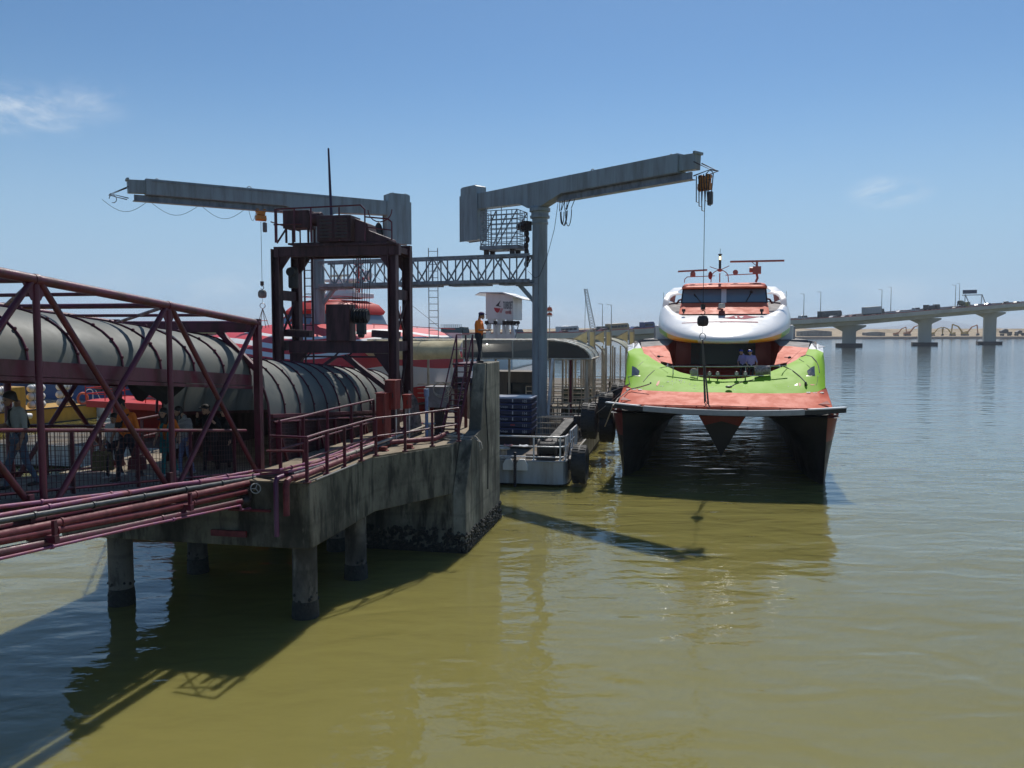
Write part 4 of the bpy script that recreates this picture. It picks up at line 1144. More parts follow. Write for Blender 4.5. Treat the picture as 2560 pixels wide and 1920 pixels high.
# motor and cables on the slewing ring of the right crane, dark bag by the left counterweight
q = MB(); q.box(rjp(rca - .75, .2, rzt - 2.2), (.5, .4, .5), rjp(1, 0, 0) - rjp(0, 0, 0), UP.cross(rjp(1, 0, 0) - rjp(0, 0, 0))); q.lathe([(.2, 0), (.2, .6)], 12, rjp(rca - 1.2, .3, rzt - 2.2), rjp(1, 0, 0) - rjp(0, 0, 0))
for k in range(6): q.ball(rjp(rca - .62 + .05 * math.sin(k * 2), .25, rzt - 2.6 - .32 * k), (.13, .13, .2), 8, 6)
q.build('slewing_motor', dark_steel, rc_, 30)
q = MB(); q.ball(ljp(1.85, .42, lzt - 2.0), (.28, .15, .75), 10, 8); q.build('cable_bag', black, lc_)
def hoist(nm, lab, jp, a, zt, zb, slings, tilt):
    base = jp(a, 0, zt - 1.2)
    t = thing(nm, lab, 'hoist', base)
    dA = (jp(1, 0, 0) - jp(0, 0, 0))
    nA = V((dA.y, -dA.x, 0))
    q = MB(); q.box(base - UP * .1, (.46, .3, .24), dA, nA)
    for s_ in (-.2, .2): q.lathe([(.11, -.1), (.11, .1)], 12, base + dA * s_ + UP * .03, nA)
    q.box(base - UP * .36, (.56, .32, .24), dA, nA); q.lathe([(.15, -.3), (.15, .3)], 14, base - UP * .41, dA)
    q.build('hoist_trolley', orange_hoist, t, 30, .02)
    q = MB(); mcen = base - UP * .6 + dA * (.28 if tilt > 0 else -.22)
    q.lathe([(.0, 0), (.1, .02), (.125, .05), (.125, .52), (.1, .57), (0, .58)], 16, mcen, -UP); q.build('chain_bucket', mat('hoist_grey', (.12, .125, .15), .5), t)
    bx = base - UP * .6
    q = MB(); q.tube([bx, up(bx, zb)], .014, 5); q.build('hoist_rope', rope_dark, t)
    q = MB(); q.box(up(bx, zb - .06), (.17, .14, .24)); q.tube(arc(up(bx, zb - .3), V((.09, 0, 0)), UP * .1, 2.2, -2.6, 8), .022, 6); q.build('hook', dark_steel, t, 30)
    q = MB()
    q.lathe([(.0, .26), (.17, .24), (.24, .12), (.25, -.05), (.2, -.2), (.0, -.22)], 8, up(bx, zb - .68)); q.box(up(bx, zb - .68), (.42, .3, .26)); q.build('weight_block', dark_steel if tilt > 0 else mat('weight_grey', (.2, .2, .18), .6, 0, (.1, .09, .08), 6, .8), t, 30, .02)
    q = MB(); q.tube([up(bx, zb - .9), up(bx, zb - 1.2)], .012, 5); zr = zb - 1.33
    q.tube([up(bx, zr) + dA * .15 * math.cos(k * math.pi / 8) + UP * .15 * math.sin(k * math.pi / 8) for k in range(16)], .022, 6, closed=True); q.build('lifting_ring', galv, t)
    for s_ in slings:
        q = MB(); e = up(bx, zr - .15) + V(s_)
        q.tube([up(bx, zr - .15), lerp(up(bx, zr - .15), e, .5), e], .028 if tilt > 0 else .018, 6)
        q.tube(arc(e - UP * .07, V((.06, 0, 0)), UP * .07, 1.6, -2.4, 6), .015, 5)
        q.build('sling', mat('sling_web', (.12, .11, .095), .8), t)
    return t
# parameter along each arm under the given photo column
def arm_at(px, jp):
    best = min((abs(1280 + F * jp(a / 50, 0, 0).x / jp(a / 50, 0, 0).y - px), a / 50) for a in range(0, 1000))
    return best[1]
la_ = arm_at(659, ljp); ra_ = arm_at(1756, rjp)
zl = P(664, 706, ljp(la_, 0, 0).y).z; zr_ = P(1754, 764, rjp(ra_, 0, 0).y).z
hoist('chain_hoist', 'orange hoist on the left jib arm with a four leg sling hanging spread', ljp, la_, lzt, zl, [(-.8, -.2, -2.7), (-.5, .3, -2.5), (.45, -.3, -2.5), (.75, .3, -2.6)], -1)
hoist('chain_hoist', 'orange hoist at the tip of the right jib with straps hanging over the ferry', ljp if False else rjp, ra_, rzt, zr_, [(.12, -.05, -2.75), (.2, .1, -2.7), (.28, .0, -2.8), (.34, .12, -2.85)], 1)

# ================================================================== LATTICE FOOTBRIDGE BETWEEN THE CRANES
fb = thing('lattice_footbridge', 'grey lattice footbridge spanning between the two crane columns', 'footbridge', lerp(lcol, rcol, .5))
fd = (rcol - lcol).normalized(); fn = V((fd.y, -fd.x, 0)); fl = (rcol - lcol).length
def fp(a, b_, z): p = lcol + fd * a + fn * b_; return V((p.x, p.y, z))
FT, FB_ = 10.85, 9.5
for b_ in (-.5, .5):
    q = MB(); q.bar(fp(.4, b_, FT), fp(fl - .4, b_, FT), .12, .14); q.build('top_rail', steel_grey, fb, 0)
    q = MB(); q.bar(fp(.4, b_, FB_), fp(fl - .4, b_, FB_), .12, .18); q.build('bottom_rail', steel_grey, fb, 0)
    q = MB(); n = 14
    for i in range(n + 1):
        a = lerp(.6, fl - .6, i / n); q.bar(fp(a, b_, FB_), fp(a, b_, FT), .07)
        if i < n:
            a2 = lerp(.6, fl - .6, (i + 1) / n)
            if i % 2: q.bar(fp(a, b_, FB_), fp(a2, b_, FT), .07)
            else: q.bar(fp(a, b_, FT), fp(a2, b_, FB_), .07)
    q.build('lattice', steel_grey, fb, 0)
q = MB(); q.box(fp(fl / 2, 0, FB_ - .1), (fl - .8, 1.0, .05), fd, fn)
for i in range(15): a = lerp(.6, fl - .6, i / 14); q.bar(fp(a, -.5, FB_ - .04), fp(a, .5, FB_ - .04), .07)
for i in range(5): q.box(fp(fl / 2 + (i - 2) * 3.0, 0, FB_ - .17), (2.3, .8, .08), fd, fn)
q.build('walkway', steel_grey, fb, 0)
for a, sg_ in ((.3, 1), (fl - .3, -1)):
    q = MB(); q.bar(fp(a, 0, FB_ - 1.1), fp(a + sg_ * .95, 0, FB_ - .1), .14, .2); q.bar(fp(a + sg_ * .1, 0, FB_ - .2), fp(a + sg_ * 1.0, 0, FB_ - .2), .3, .14); q.build('bracket', crane_grey, fb, 0)
# railed cage standing on the footbridge next to the right column
cg = thing('service_cage', 'square barred service cage on top of the lattice footbridge', 'cage', fp(fl - 2.1, 0, FT))
q = MB(); ca0, ca1 = fl - 3.1, fl - 1.0
q.box(fp((ca0 + ca1) / 2, 0, FT + .42), (ca1 - ca0 + .1, 1.5, .2), fd, fn); q.build('cage_floor', steel_grey, cg, 0)
for a in (ca0 + .2, ca1 - .4):
    for b_ in (-.4, .4): q = MB(); q.bar(fp(a, b_, FT + .07), fp(a, b_, FT + .34), .25); q.build('cage_foot', dark_steel, cg, 0)
q = MB()
zz0, zz1 = FT + .5, FT + 2.35
for b_ in (-.72, .72):
    for i in range(8): a = lerp(ca0, ca1, i / 7); q.bar(fp(a, b_, zz0), fp(a, b_, zz1 + (.25 if i in (1, 4) else 0)), .04)
    for i in range(8): z = lerp(zz0 + .1, zz1, i / 7); q.bar(fp(ca0, b_, z), fp(ca1, b_, z), .04)
    q.bar(fp(ca0, b_, zz0), fp(ca0 + .9, b_, zz1), .05); q.bar(fp(ca0 + .9, b_, zz0), fp(ca1, b_, zz1), .05)
for a in (ca0, ca1):
    for i in range(8): z = lerp(zz0 + .1, zz1, i / 7); q.bar(fp(a, -.72, z), fp(a, .72, z), .035)
    for b_ in (-.3, .3): q.bar(fp(a, b_, zz0), fp(a, b_, zz1), .035)
q.build('cage_bars', steel_grey, cg, 0)
# tall ladder tied behind the footbridge
ld = thing('ladder', 'tall slim ladder standing behind the lattice footbridge above the canopy', 'ladder', P(1082, 850, 50))
q = MB(); A_, B_ = P(1073, 850, 50), P(1071, 620, 50); A2, B2 = P(1096, 850, 50), P(1094, 620, 50)
q.tube([A_, B_], .03, 6); q.tube([A2, B2], .03, 6)
for i in range(14): q.tube([lerp(A_, B_, (i + .5) / 14), lerp(A2, B2, (i + .5) / 14)], .02, 5)
q.build('ladder_frame', lampm, ld)

# ================================================================== PIER FURNITURE
# maroon guard rail along the deck edge
def rail(lab, base_pts, name='guard_railing', h=1.05, m=maroon, mid=(.55,), r=.03, extra=None, posts=None):
    t = thing(name, lab, 'railing', base_pts[0])
    for k, p in enumerate(posts or base_pts):
        q = MB(); q.bar(p, p + UP * h, .07, .05); q.box(p + UP * .02, (.16, .16, .03)); q.build('post', m, t, 0)
    q = MB(); q.tube([p + UP * h for p in base_pts], r, 8)
    if extra: q.tube(extra, r, 8)
    q.build('top_rail', m, t)
    for z in mid:
        q = MB(); q.tube([p + UP * z for p in base_pts], r * .85, 8); q.build('mid_rail', m, t)
    return t
edge = [(768, 1208), (818, 1186), (862, 1170), (904, 1153), (940, 1140), (1013, 1129), (1081, 1116), (1147, 1104)]
ep = [G(px, py, DZ + .01) for px, py in edge]
rail('maroon railing along the front edge of the concrete pier deck', ep, extra=[ep[0] + UP * 1.05, ep[0] + UP * 1.05 - R * .95 + E * .1, ])
ip = [G(702, 1195, DZ), G(760, 1175, DZ), G(820, 1150, DZ), G(880, 1128, DZ), G(935, 1108, DZ)]
rail('second maroon railing between the deck pipes and the tunnel gangway', ip, h=1.35, mid=(.68,))
# left landing railings beyond the truss gangway
lp0 = up(pL + R * .3 + E * .8, DZ)
rail('maroon railing on the far left edge of the pier behind the walkers', [lp0, lp0 + E * 2, up(V((-10.1, 24.1, 0)), DZ), up(V((-11.9, 28.8, 0)), DZ), up(V((-13.7, 33.4, 0)), DZ)])
rail('maroon railing across the sunlit back of the pier behind the walkers', [up(V((-13.2 + 1.7 * k, 33.5, 0)), DZ) for k in range(3)])
# red steel ladder stair up to the wall-top platform
st = thing('steel_stair', 'steep maroon ladder stair climbing to the top of the end wall', 'stair', up(pC - R * 1.3 + E * 1.3, DZ))
sa, sb = pC - R * .86 + E * 1.15, pC - R * .74 + E * 2.7
zs0, zs1 = DZ, 5.74
for s_ in (-.26, .26):
    q = MB(); q.bar(up(sa, zs0) + R * s_, up(sb, zs1 + .1) + R * s_, .05, .18, E); q.build('stringer', maroon, st, 0)
for i in range(13):
    k = (i + .6) / 13; q = MB(); q.box(lerp(up(sa, zs0), up(sb, zs1), k), (.5, .2, .03), R, E); q.build('tread', maroon, st, 0)
q = MB(); q.box(up(sb + E * .85 - R * .08, zs1), (.7, 1.7, .06), R, E); q.bar(up(sb + E * 1.5 - R * .36, DZ), up(sb + E * 1.5 - R * .36, zs1), .1); q.bar(up(sb + E * .2 - R * .36, DZ), up(sb + E * .2 - R * .36, zs1), .1); q.build('landing', maroon, st, 0)
q = MB()
for s_ in (-.28, .28):
    q.tube([up(sa, zs0 + 1.0) + R * s_, up(sb, zs1 + 1.0) + R * s_] + ([up(sb + E * 1.7, zs1 + 1.0) + R * s_] if s_ < 0 else []), .025, 6)
    q.bar(up(sb, zs1) + R * s_, up(sb, zs1 + 1.0) + R * s_, .05)
q.bar(up(sb + E * 1.6, zs1) - R * .38, up(sb + E * 1.6, zs1 + 1.0) - R * .38, .05)
q.tube([up(sb, zs1 + .5) - R * .38, up(sb + E * 1.7, zs1 + .5) - R * .38], .02, 6)
q.build('stair_handrail', maroon, st, 0)
# red electric cabinets
def cabinet(lab, px0, px1, py0, py1, Y, dep, legs=0.0, m=box_red):
    a = P(px0, py1, Y); b_ = P(px1, py1, Y); zt_ = P((px0 + px1) / 2, py0, Y).z
    w_ = (b_ - a).length; c_ = (a + b_) / 2 + E * (dep / 2)
    z0 = max(DZ, a.z) if legs == 0 else a.z
    if legs == 0: z0 = DZ
    t = thing('electric_cabinet', lab, 'cabinet', up(c_, DZ))
    q = MB(); q.box(up(c_, (z0 + zt_) / 2), (w_ * .62, dep, zt_ - z0), R, E)
    q.box(up(c_, zt_ + .015), (w_ * .62 + .06, dep + .06, .03), R, E); q.build('cabinet_body', m, t, 0, .008)
    q = MB(); q.box(up(c_ - E * (dep / 2 + .012), (z0 + zt_) / 2), (w_ * .5, .024, (zt_ - z0) * .86), R, E); dr_ = q.build('door', m, t, 0, .004)
    q = MB(); q.box(up(c_ - E * (dep / 2 + .035) + R * w_ * .2, (z0 + zt_) / 2), (.025, .03, .14), R, E); q.build('handle', dark_steel, dr_, 0)
    if legs:
        q = MB()
        for s_ in (-1, 1): q.tube([up(c_ + R * s_ * w_ * .2, DZ), up(c_ + R * s_ * w_ * .2, z0 + .02)], .03, 6)
        q.build('stand', galv, t)
    return t
cabinet('tall red electric cabinet standing low beside the tunnel gangway', 933, 970, 985, 1090, 24.2, .55)
cabinet('upright red switch box on a thin white pipe, highest of the cabinets', 953, 996, 953, 1024, 24.6, .5, .8)
cabinet('small red junction box right of the two bigger cabinets', 1003, 1026, 989, 1022, 25.6, .3, .8)
# grey box with a coil of cable on it
gb = thing('control_cabinet', 'grey control box on a stand with cable coils on top beside the stair', 'cabinet', G(1095, 1078, DZ))
gbm = mat('grey_box_paint', (.24, .23, .235), .5, 0, (.16, .14, .13), 4, .7)
gc = P(1098, 992, 27.2)
q = MB(); q.box(gc, (.72, .6, .66), R, E); q.box(gc + UP * .345, (.8, .68, .03), R, E); q.build('box_body', gbm, gb, 0, .01)
q = MB(); q.box(up(gc, (DZ + gc.z - .33) / 2), (.28, .28, gc.z - .33 - DZ), R, E); q.box(up(gc, DZ + .02), (.6, .6, .04), R, E); q.build('stand', dark_steel, gb, 0)
q = MB(); q.lathe([(.05, 0), (.2, .0), (.2, .03), (.05, .03)], 20, up(gc - E * .8 - R * .1, DZ + .45)); q.tube([up(gc - E * .8 - R * .1, DZ), up(gc - E * .8 - R * .1, DZ + .45)], .05, 8); q.build('valve_wheel', galv, gb)
cl_ = thing('cable_coil', 'loose white cable coil hung over the grey control box', 'cable', gc + UP * .36)
q = MB()
for k in range(3):
    c0 = gc + R * (.16 + .04 * k) - E * (.36 + .02 * k) + UP * (.30 - .02 * k); rr = .26 + .03 * k
    q.tube([c0 + R * rr * math.cos(a) + UP * rr * .8 * math.sin(a) for a in [2 * math.pi * i / 20 for i in range(20)]], .013, 6, closed=True)
q.tube([gc + R * .3 - E * .4 + UP * .4, gc + R * .45 - E * .4 + UP * .2, gc + R * .42 - E * .4 - UP * .15, gc + R * .3 - E * .4 - UP * .1], .014, 6)
q.build('coil', rope_pale, cl_)
# blue-topped bollard pipe and draped sheet
bp_ = G(1067, 1098, DZ); q = MB(); q.tube([bp_, bp_ + UP * 1.55], .055, 10); q.tube([bp_ + UP * 1.38, bp_ + UP * 1.62], .085, 10)
q.solo('vent_pipe', mat('pale_blue_pipe', (.22, .30, .46), .5, 0, (.1, .12, .2), 5, .6), 'pale blue upright pipe with dark cap in front of the grey control box', 'pipe', bp_)
q = MB(); a = G(1017, 1085, DZ)
q.grid([[a + R * (i * .11 - .1 + .1 * j / 6) + UP * (1.5 - j * .24 - .15 * abs(i - 2)) + E * (.1 * math.sin(i * 2.2 + j)) for i in range(6)] for j in range(7)])
q.solo('plastic_sheet', mat('dusty_sheet', (.33, .3, .27), .6, 0, (.12, .11, .1), 5, .9), 'crumpled grey plastic sheet draped behind the red cabinets', 'sheet', a, smooth=60)
# coil of rope on the deck
rc0 = G(1128, 1098, DZ)
q = MB(); random.seed(3)
for k in range(9):
    rr = random.uniform(.16, .38); oc = rc0 + V((random.uniform(-.12, .12), random.uniform(-.12, .12), .03 + .018 * k))
    q.tube([oc + V((rr * 1.15 * math.cos(a), rr * math.sin(a), .02 * math.sin(a * 2 + k))) for a in [2 * math.pi * i / 24 for i in range(24)]], .02, 6, closed=True)
q.tube([rc0 + V((.3, 0, .08)), rc0 + V((.6, -.15, .1)), rc0 + V((.8, -.3, .12)), rc0 + V((.98, -.5, -.05)), rc0 + V((1.02, -.58, -.22)), rc0 + V((.95, -.6, -.28)), rc0 + V((.92, -.5, -.02)), rc0 + V((.7, -.2, .1))], .022, 6)
q.solo('rope_coil', rope_pale, 'heap of pale rope coiled on the pier deck at the foot of the stair', 'rope', rc0)
# dark rope hanging down the end wall
q = MB(); w0 = pC + E * 2.6 + R * .03
q.tube([up(w0 - R * .3, 5.82), up(w0 + R * .02, 5.78), up(w0 + R * .03 - E * .2, 4.5), up(w0 + R * .03 + E * .15, 3.0), up(w0 + R * .03 + E * .1, 1.5)], .022, 6)
q.solo('hanging_rope', rope_dark, 'dark rope hanging down the face of the pier end wall', 'rope', up(w0, 5.8))

# ------------------------------------------------------------------ pipe runs
pipes = []
def pipe(lab, pts, r, m, rings=0, name='service_pipe', cat='pipe', brackets=None):
    t = thing(name, lab, cat, pts[0], group=None)
    q = MB(); q.tube(pts, r, 12); q.build('pipe_run', m, t)
    if rings:
        q = MB()
        for i in range(len(pts) - 1):
            L = (pts[i + 1] - pts[i]).length; n = int(L / rings); d = (pts[i + 1] - pts[i]).normalized()
            for k in range(n):
                c_ = pts[i] + d * (rings * (k + .5)); q.tube([c_ - d * .025, c_ + d * .025], r + .014, 12)
        if q.v: q.build('coupling', m, t)
    return t
def pl(px, py, s):               # on the vertical plane s metres outside the near truss
    return PLN(px, py, tp(0, 0, s), TR)
def lead(pts, s):
    a = [pl(px, py, s) for px, py in pts]
    d = a[0] - a[1]
    return [a[0] + d.normalized() * 6] + a
dz = DZ + .13
pk = [G(700, 1175, dz + .25), G(790, 1153, dz), G(905, 1108, dz), G(1000, 1068, dz)]
pipe('thin pink sheened pipe, topmost of the pipes beside the truss gangway', lead([(0, 1267), (395, 1221), (633, 1178)], .20) + pk, .034, pink_sheen, 1.6)
pipe('pink sheened pipe just above the black pipe beside the truss gangway', lead([(0, 1289), (427, 1213), (650, 1187)], .23) + [G(720, 1180, dz + .1), G(800, 1160, dz - .02), G(925, 1112, dz), G(1035, 1068, dz)], .042, pink_sheen, 1.9)
pipe('black pipe running under the pink pipes and along the pier deck', lead([(0, 1303), (300, 1251), (640, 1194)], .27) + [G(735, 1186, dz + .05), G(815, 1162, dz - .05), G(945, 1117, dz), G(1062, 1072, dz)], .05, mat('black_pipe', (.03, .035, .04), .4, 0, (.07, .08, .085), 6, .7), 1.3)
pipe('wide red main pipe, thickest of the run beside the truss gangway', lead([(0, 1337), (395, 1257), (652, 1201)], .30), .074, red_paint, 2.4)
pipe('second wide red pipe ending at the black valve below the gangway', lead([(0, 1352), (395, 1277), (622, 1226)], .32), .070, red_paint, 2.2)
pipe('dark maroon pipe low below the red main beside the truss gangway', lead([(0, 1382), (285, 1324), (601, 1254)], .35), .078, maroon, 2.6)
pipe('thin pink pipe, lowest of the pipes beside the truss gangway', lead([(0, 1397), (348, 1317), (600, 1264)], .44) + [pl(604, 1275, .44), pl(626, 1270, .44)], .026, pink_sheen, 2.0)
# support brackets
for t_ in (-1.1, -.1, .95):
    q = MB(); q.bar(tp(t_, zbot(t_) - .25, 0), tp(t_, zbot(t_) - .25, .55), .1, .12); q.bar(tp(t_, zbot(t_) - .25, .05), tp(t_, zbot(t_) + .45, .05), .1); q.bar(tp(t_, zbot(t_) - .3, .5), tp(t_, zbot(t_) + .05, .5), .06)
    q.build('pipe_bracket', maroon, gw, 0)
# gusset plates and weld collars where the truss members meet
for t in ts_:
    for side in (0.0, -WID):
        for z_, s_ in ((ztop(t), -1), (zbot(t), 1)):
            q = MB(); d_ = TD * .26
            q.prism([tp(t, z_ + s_ * .06, side + .012) - d_, tp(t, z_ + s_ * .06, side + .012) + d_, tp(t, z_ + s_ * .34, side + .012) + d_ * .35, tp(t, z_ + s_ * .34, side + .012) - d_ * .35], TR * -.024)
            c_ = tp(t, z_, side); q.tube([c_ - TD * .04, c_ + TD * .04], .094, 14)
            q.build('gusset_plate', maroon, gw, 30)
# valve and hand wheel
vt = thing('gate_valve', 'black gate valve with white hand wheel at the end of the red pipes', 'valve', pl(625, 1235, .28))
vc = pl(628, 1232, .28)
q = MB(); q.ball(vc, (.2, .22, .2), 12, 8); q.tube([vc - TD * .3, vc + TD * .3], .14, 14); q.tube([vc - TD * .3, vc - TD * .26], .2, 14); q.tube([vc + TD * .26, vc + TD * .3], .2, 14)
q.ball(pl(612, 1252, .28), .17, 10, 8); q.build('valve_body', dark_steel, vt)
hc = pl(639, 1221, .55); hn = V((.55, -.75, .35)).normalized(); h1 = hn.cross(UP).normalized(); h2 = hn.cross(h1)
q = MB(); q.tube([hc + h1 * .115 * math.cos(a) + h2 * .115 * math.sin(a) for a in [2 * math.pi * i / 20 for i in range(20)]], .013, 6, closed=True)
for k in range(3): a = k * 2.1; q.tube([hc, hc + h1 * .115 * math.cos(a) + h2 * .115 * math.sin(a)], .01, 5)
q.tube([hc, vc], .018, 6); q.build('hand_wheel', mat('wheel_white', (.5, .5, .47), .5), vt)
# deck pipes: elbow, long red run, parallels
Ev = G(733, 1196, dz)
pipe('red pipe turning down over the front corner of the pier', [G(733, 1258, 2.9) * 0 + V((Ev.x, Ev.y, 2.75)) - E * .35, V((Ev.x, Ev.y, dz - .12)) - E * .35, V((Ev.x, Ev.y, dz - .02)) - E * .3, Ev - E * .15 + UP * .02, G(768, 1186, dz), G(964, 1107, dz), G(1087, 1097, dz), G(1118, 1083, dz + .05)], .075, red_paint, 1.7)
Ew = G(708, 1190, dz)
pipe('purple elbow pipe turning down over the pier front beside the red one', [V((Ew.x, Ew.y, 2.2)) - E * .36, V((Ew.x, Ew.y, dz - .1)) - E * .36, V((Ew.x, Ew.y, dz)) - E * .3, Ew - E * .15, G(728, 1184, dz)], .06, mat('purple_pipe', (.12, .03, .09), .4))
pipe('thin red pipe line on the pier front with a small hook', [up(pA - R * 2.0 - E * .08, 2.72), up(pA - R * .95 - E * .08, 2.72)], .035, red_paint)
pipe('long dark red pipe along the pier deck beside the inner railing', [G(770, 1163, dz), G(900, 1120, dz), G(985, 1087, dz), G(1055, 1058, dz)], .05, red_paint, 1.5)
pipe('pale grey conduit lying over the deck pipes behind the railing', [G(860, 1139, dz + .1), G(960, 1103, dz + .1), G(1075, 1061, dz + .1)], .04, mat('pale_conduit', (.42, .38, .32), .7, 0, (.3, .26, .22), 5, .7), 1.5)
pipe('grey parallel cable on the pier deck next to the front railing', [G(790, 1200, DZ + .03), G(890, 1160, DZ + .03)], .022, mat('grey_cable', (.2, .2, .19), .7))
pipe('red tap pipe standing across the corner railing', [G(668, 1205, DZ) + UP * .72, G(760, 1205, DZ) + UP * .72], .028, red_paint)
q = MB(); b0 = up(pA - R * 1.55 - E * .1, 0)
q.bar(up(b0, 2.15), up(b0 - R * .9, 2.15), .06, .14)
q.solo('pipe_bracket_plate', red_paint, 'flat red bracket plate bolted low on the pier front', 'bracket', up(b0, 2.15))
# small red wooden blocks
for k, ((px, py), lab) in enumerate((((1022, 1122), 'small dark red block on the deck under the long pipe'), ((958, 1128), 'low red pipe saddle under the bend of the long deck pipe'))):
    a = G(px, py, DZ); q = MB(); q.box(a + UP * .07, (.22, .16, .13), R, E); q.box(a + UP * .02, (.3, .2, .03), R, E)
    q.solo('pipe_saddle', box_red, lab, 'block', a, smooth=0, bevel=.01)
# ================================================================== PONTOON
PZ = 1.15
PC = G(1415, 1155, PZ); PC = V((PC.x, PC.y, 0))
def dkp(x, y, z=PZ): return PC + R * x + E * y + UP * z
pt = thing('pontoon', 'long pale grey steel pontoon moored between pier and green ferry', 'pontoon', dkp(-10, 20, 0))
q = MB()
pln = [dkp(-30, 0, 0), dkp(-.5, 0, 0), dkp(-.15, .12, 0), dkp(0, .5, 0), dkp(0, 62, 0), dkp(-30, 62, 0)]
q.prism([p + UP * .12 for p in pln], (0, 0, PZ - .12)); q.build('hull', hull_grey, pt, 30, .02)
q = MB(); q.prism([p + E * (.5 if k < 4 else 0) - UP * 1.0 for k, p in enumerate(pln)], (0, 0, 1.13)); q.build('hull_bottom', barn, pt, 30)
deckg = mat('pontoon_deck', (.11, .10, .085), .85, 0, (.17, .125, .075), 1.2, .8)
q = MB(); q.prism([p + UP * PZ for p in pln], (0, 0, .012)); q.build('deck', deckg, pt, 0)
q = MB(); q.tube([p + UP * (PZ - .02) for p in pln[:5]], .04, 6); q.build('deck_edge', hull_grey, pt)
# front railing (three bars) round the corner, second piece further back
fr = [dkp(x, .12) for x in (-8, -4.6, -1.45)] + [dkp(-.28, .16), dkp(-.08, .5), dkp(-.08, 1.15)]
rail('white three bar railing round the front corner of the pontoon', fr, h=1.06, m=white_rail, mid=(.16, .62), r=.036)
rail('short white railing behind the first big tyre on the pontoon edge', [dkp(-.1, 2.2), dkp(-.1, 3.0), dkp(-.1, 3.9), dkp(-.1, 4.6)], h=1.1, m=white_rail, mid=(.2, .65), r=.034)
# white fairlead shields and hanging chain on the bow face
q = MB()
for x in (-2.55, -1.95):
    q.prism([dkp(x - .25 + a, -.12 - b_, z) for a, b_, z in [(0, 0, .72), (.5, 0, .72), (.5, 0, 1.0), (.38, 0, 1.22), (.14, 0, 1.22), (0, 0, 1.0)]], E * .14)
q.build('chain_shield', white, pt, 0, .02)
q = MB(); q.tube([dkp(-2.23, -.16, 1.55), dkp(-2.23, -.2, .9), dkp(-2.23, -.15, -.6)], .055, 6)
for i in range(26): q.ball(dkp(-2.23, -.2, 1.5 - i * .085), (.075, .06, .055), 6, 4)
q.build('mooring_chain', dark_steel, pt)
# mooring gear on deck
bd = thing('deck_winch', 'black mooring winch with big drums at the pontoon corner', 'winch', dkp(-1, 1.2))
q = MB(); q.lathe([(.42, 0), (.42, .08), (.3, .1), (.3, .75), (.42, .78), (.42, .86)], 20, dkp(-1.35, .75, PZ + .46), R); q.lathe([(.32, 0), (.32, .5)], 16, dkp(-.75, 1.2, PZ + .5), R)
q.build('winch_drum', black_rub, bd, 30)
q = MB(); q.box(dkp(-1.1, 1.1, PZ + .1), (1.6, 1.0, .2), R, E); q.box(dkp(-1.0, 1.5, PZ + .4), (.3, .5, .7), R, E); q.build('winch_base', dark_steel, bd, 0, .02)
gp_ = thing('folded_gangplank', 'long dark padded gangplank leaning up beside the crane foot', 'gangplank', dkp(-1.3, 3.5))
q = MB(); a_, b_ = P(1378, 1108, 38), P(1425, 1055, 40.5); q.bar(a_, b_, .5, .34); q.build('plank', black_rub, gp_, 0, .05)
q = MB(); q.lathe([(.18, -.32), (.18, .32)], 12, b_, R); q.build('roller', dark_steel, gp_)
q = MB(); q.lathe([(.3, 0), (.34, .03), (.14, .12), (.14, .34), (.3, .42), (.3, .46), (.1, .5)], 18, dkp(-2.9, .55, PZ)); q.solo('bollard', cream_steel, 'cream mooring bollard on the pontoon front edge above the chain', 'bollard', dkp(-2.9, .55, PZ))
for k, (x, c_, lab) in enumerate(((-2.8, mat('rag_pink', (.55, .25, .22), .9), 'pink cloth lying over the middle bar of the pontoon railing'), (-2.1, mat('rag_white', (.65, .66, .68), .9), 'white cloth lying over the middle bar of the pontoon railing'))):
    q = MB(); q.grid([[dkp(x + i * .1, .05 + j * .09, PZ + .67 + .02 * math.sin(i * 2 + j) - (.05 if j in (0, 3) else 0)) for i in range(5)] for j in range(4)])
    q.solo('cloth', c_, lab, 'cloth', dkp(x, .12, PZ + .66), smooth=60)
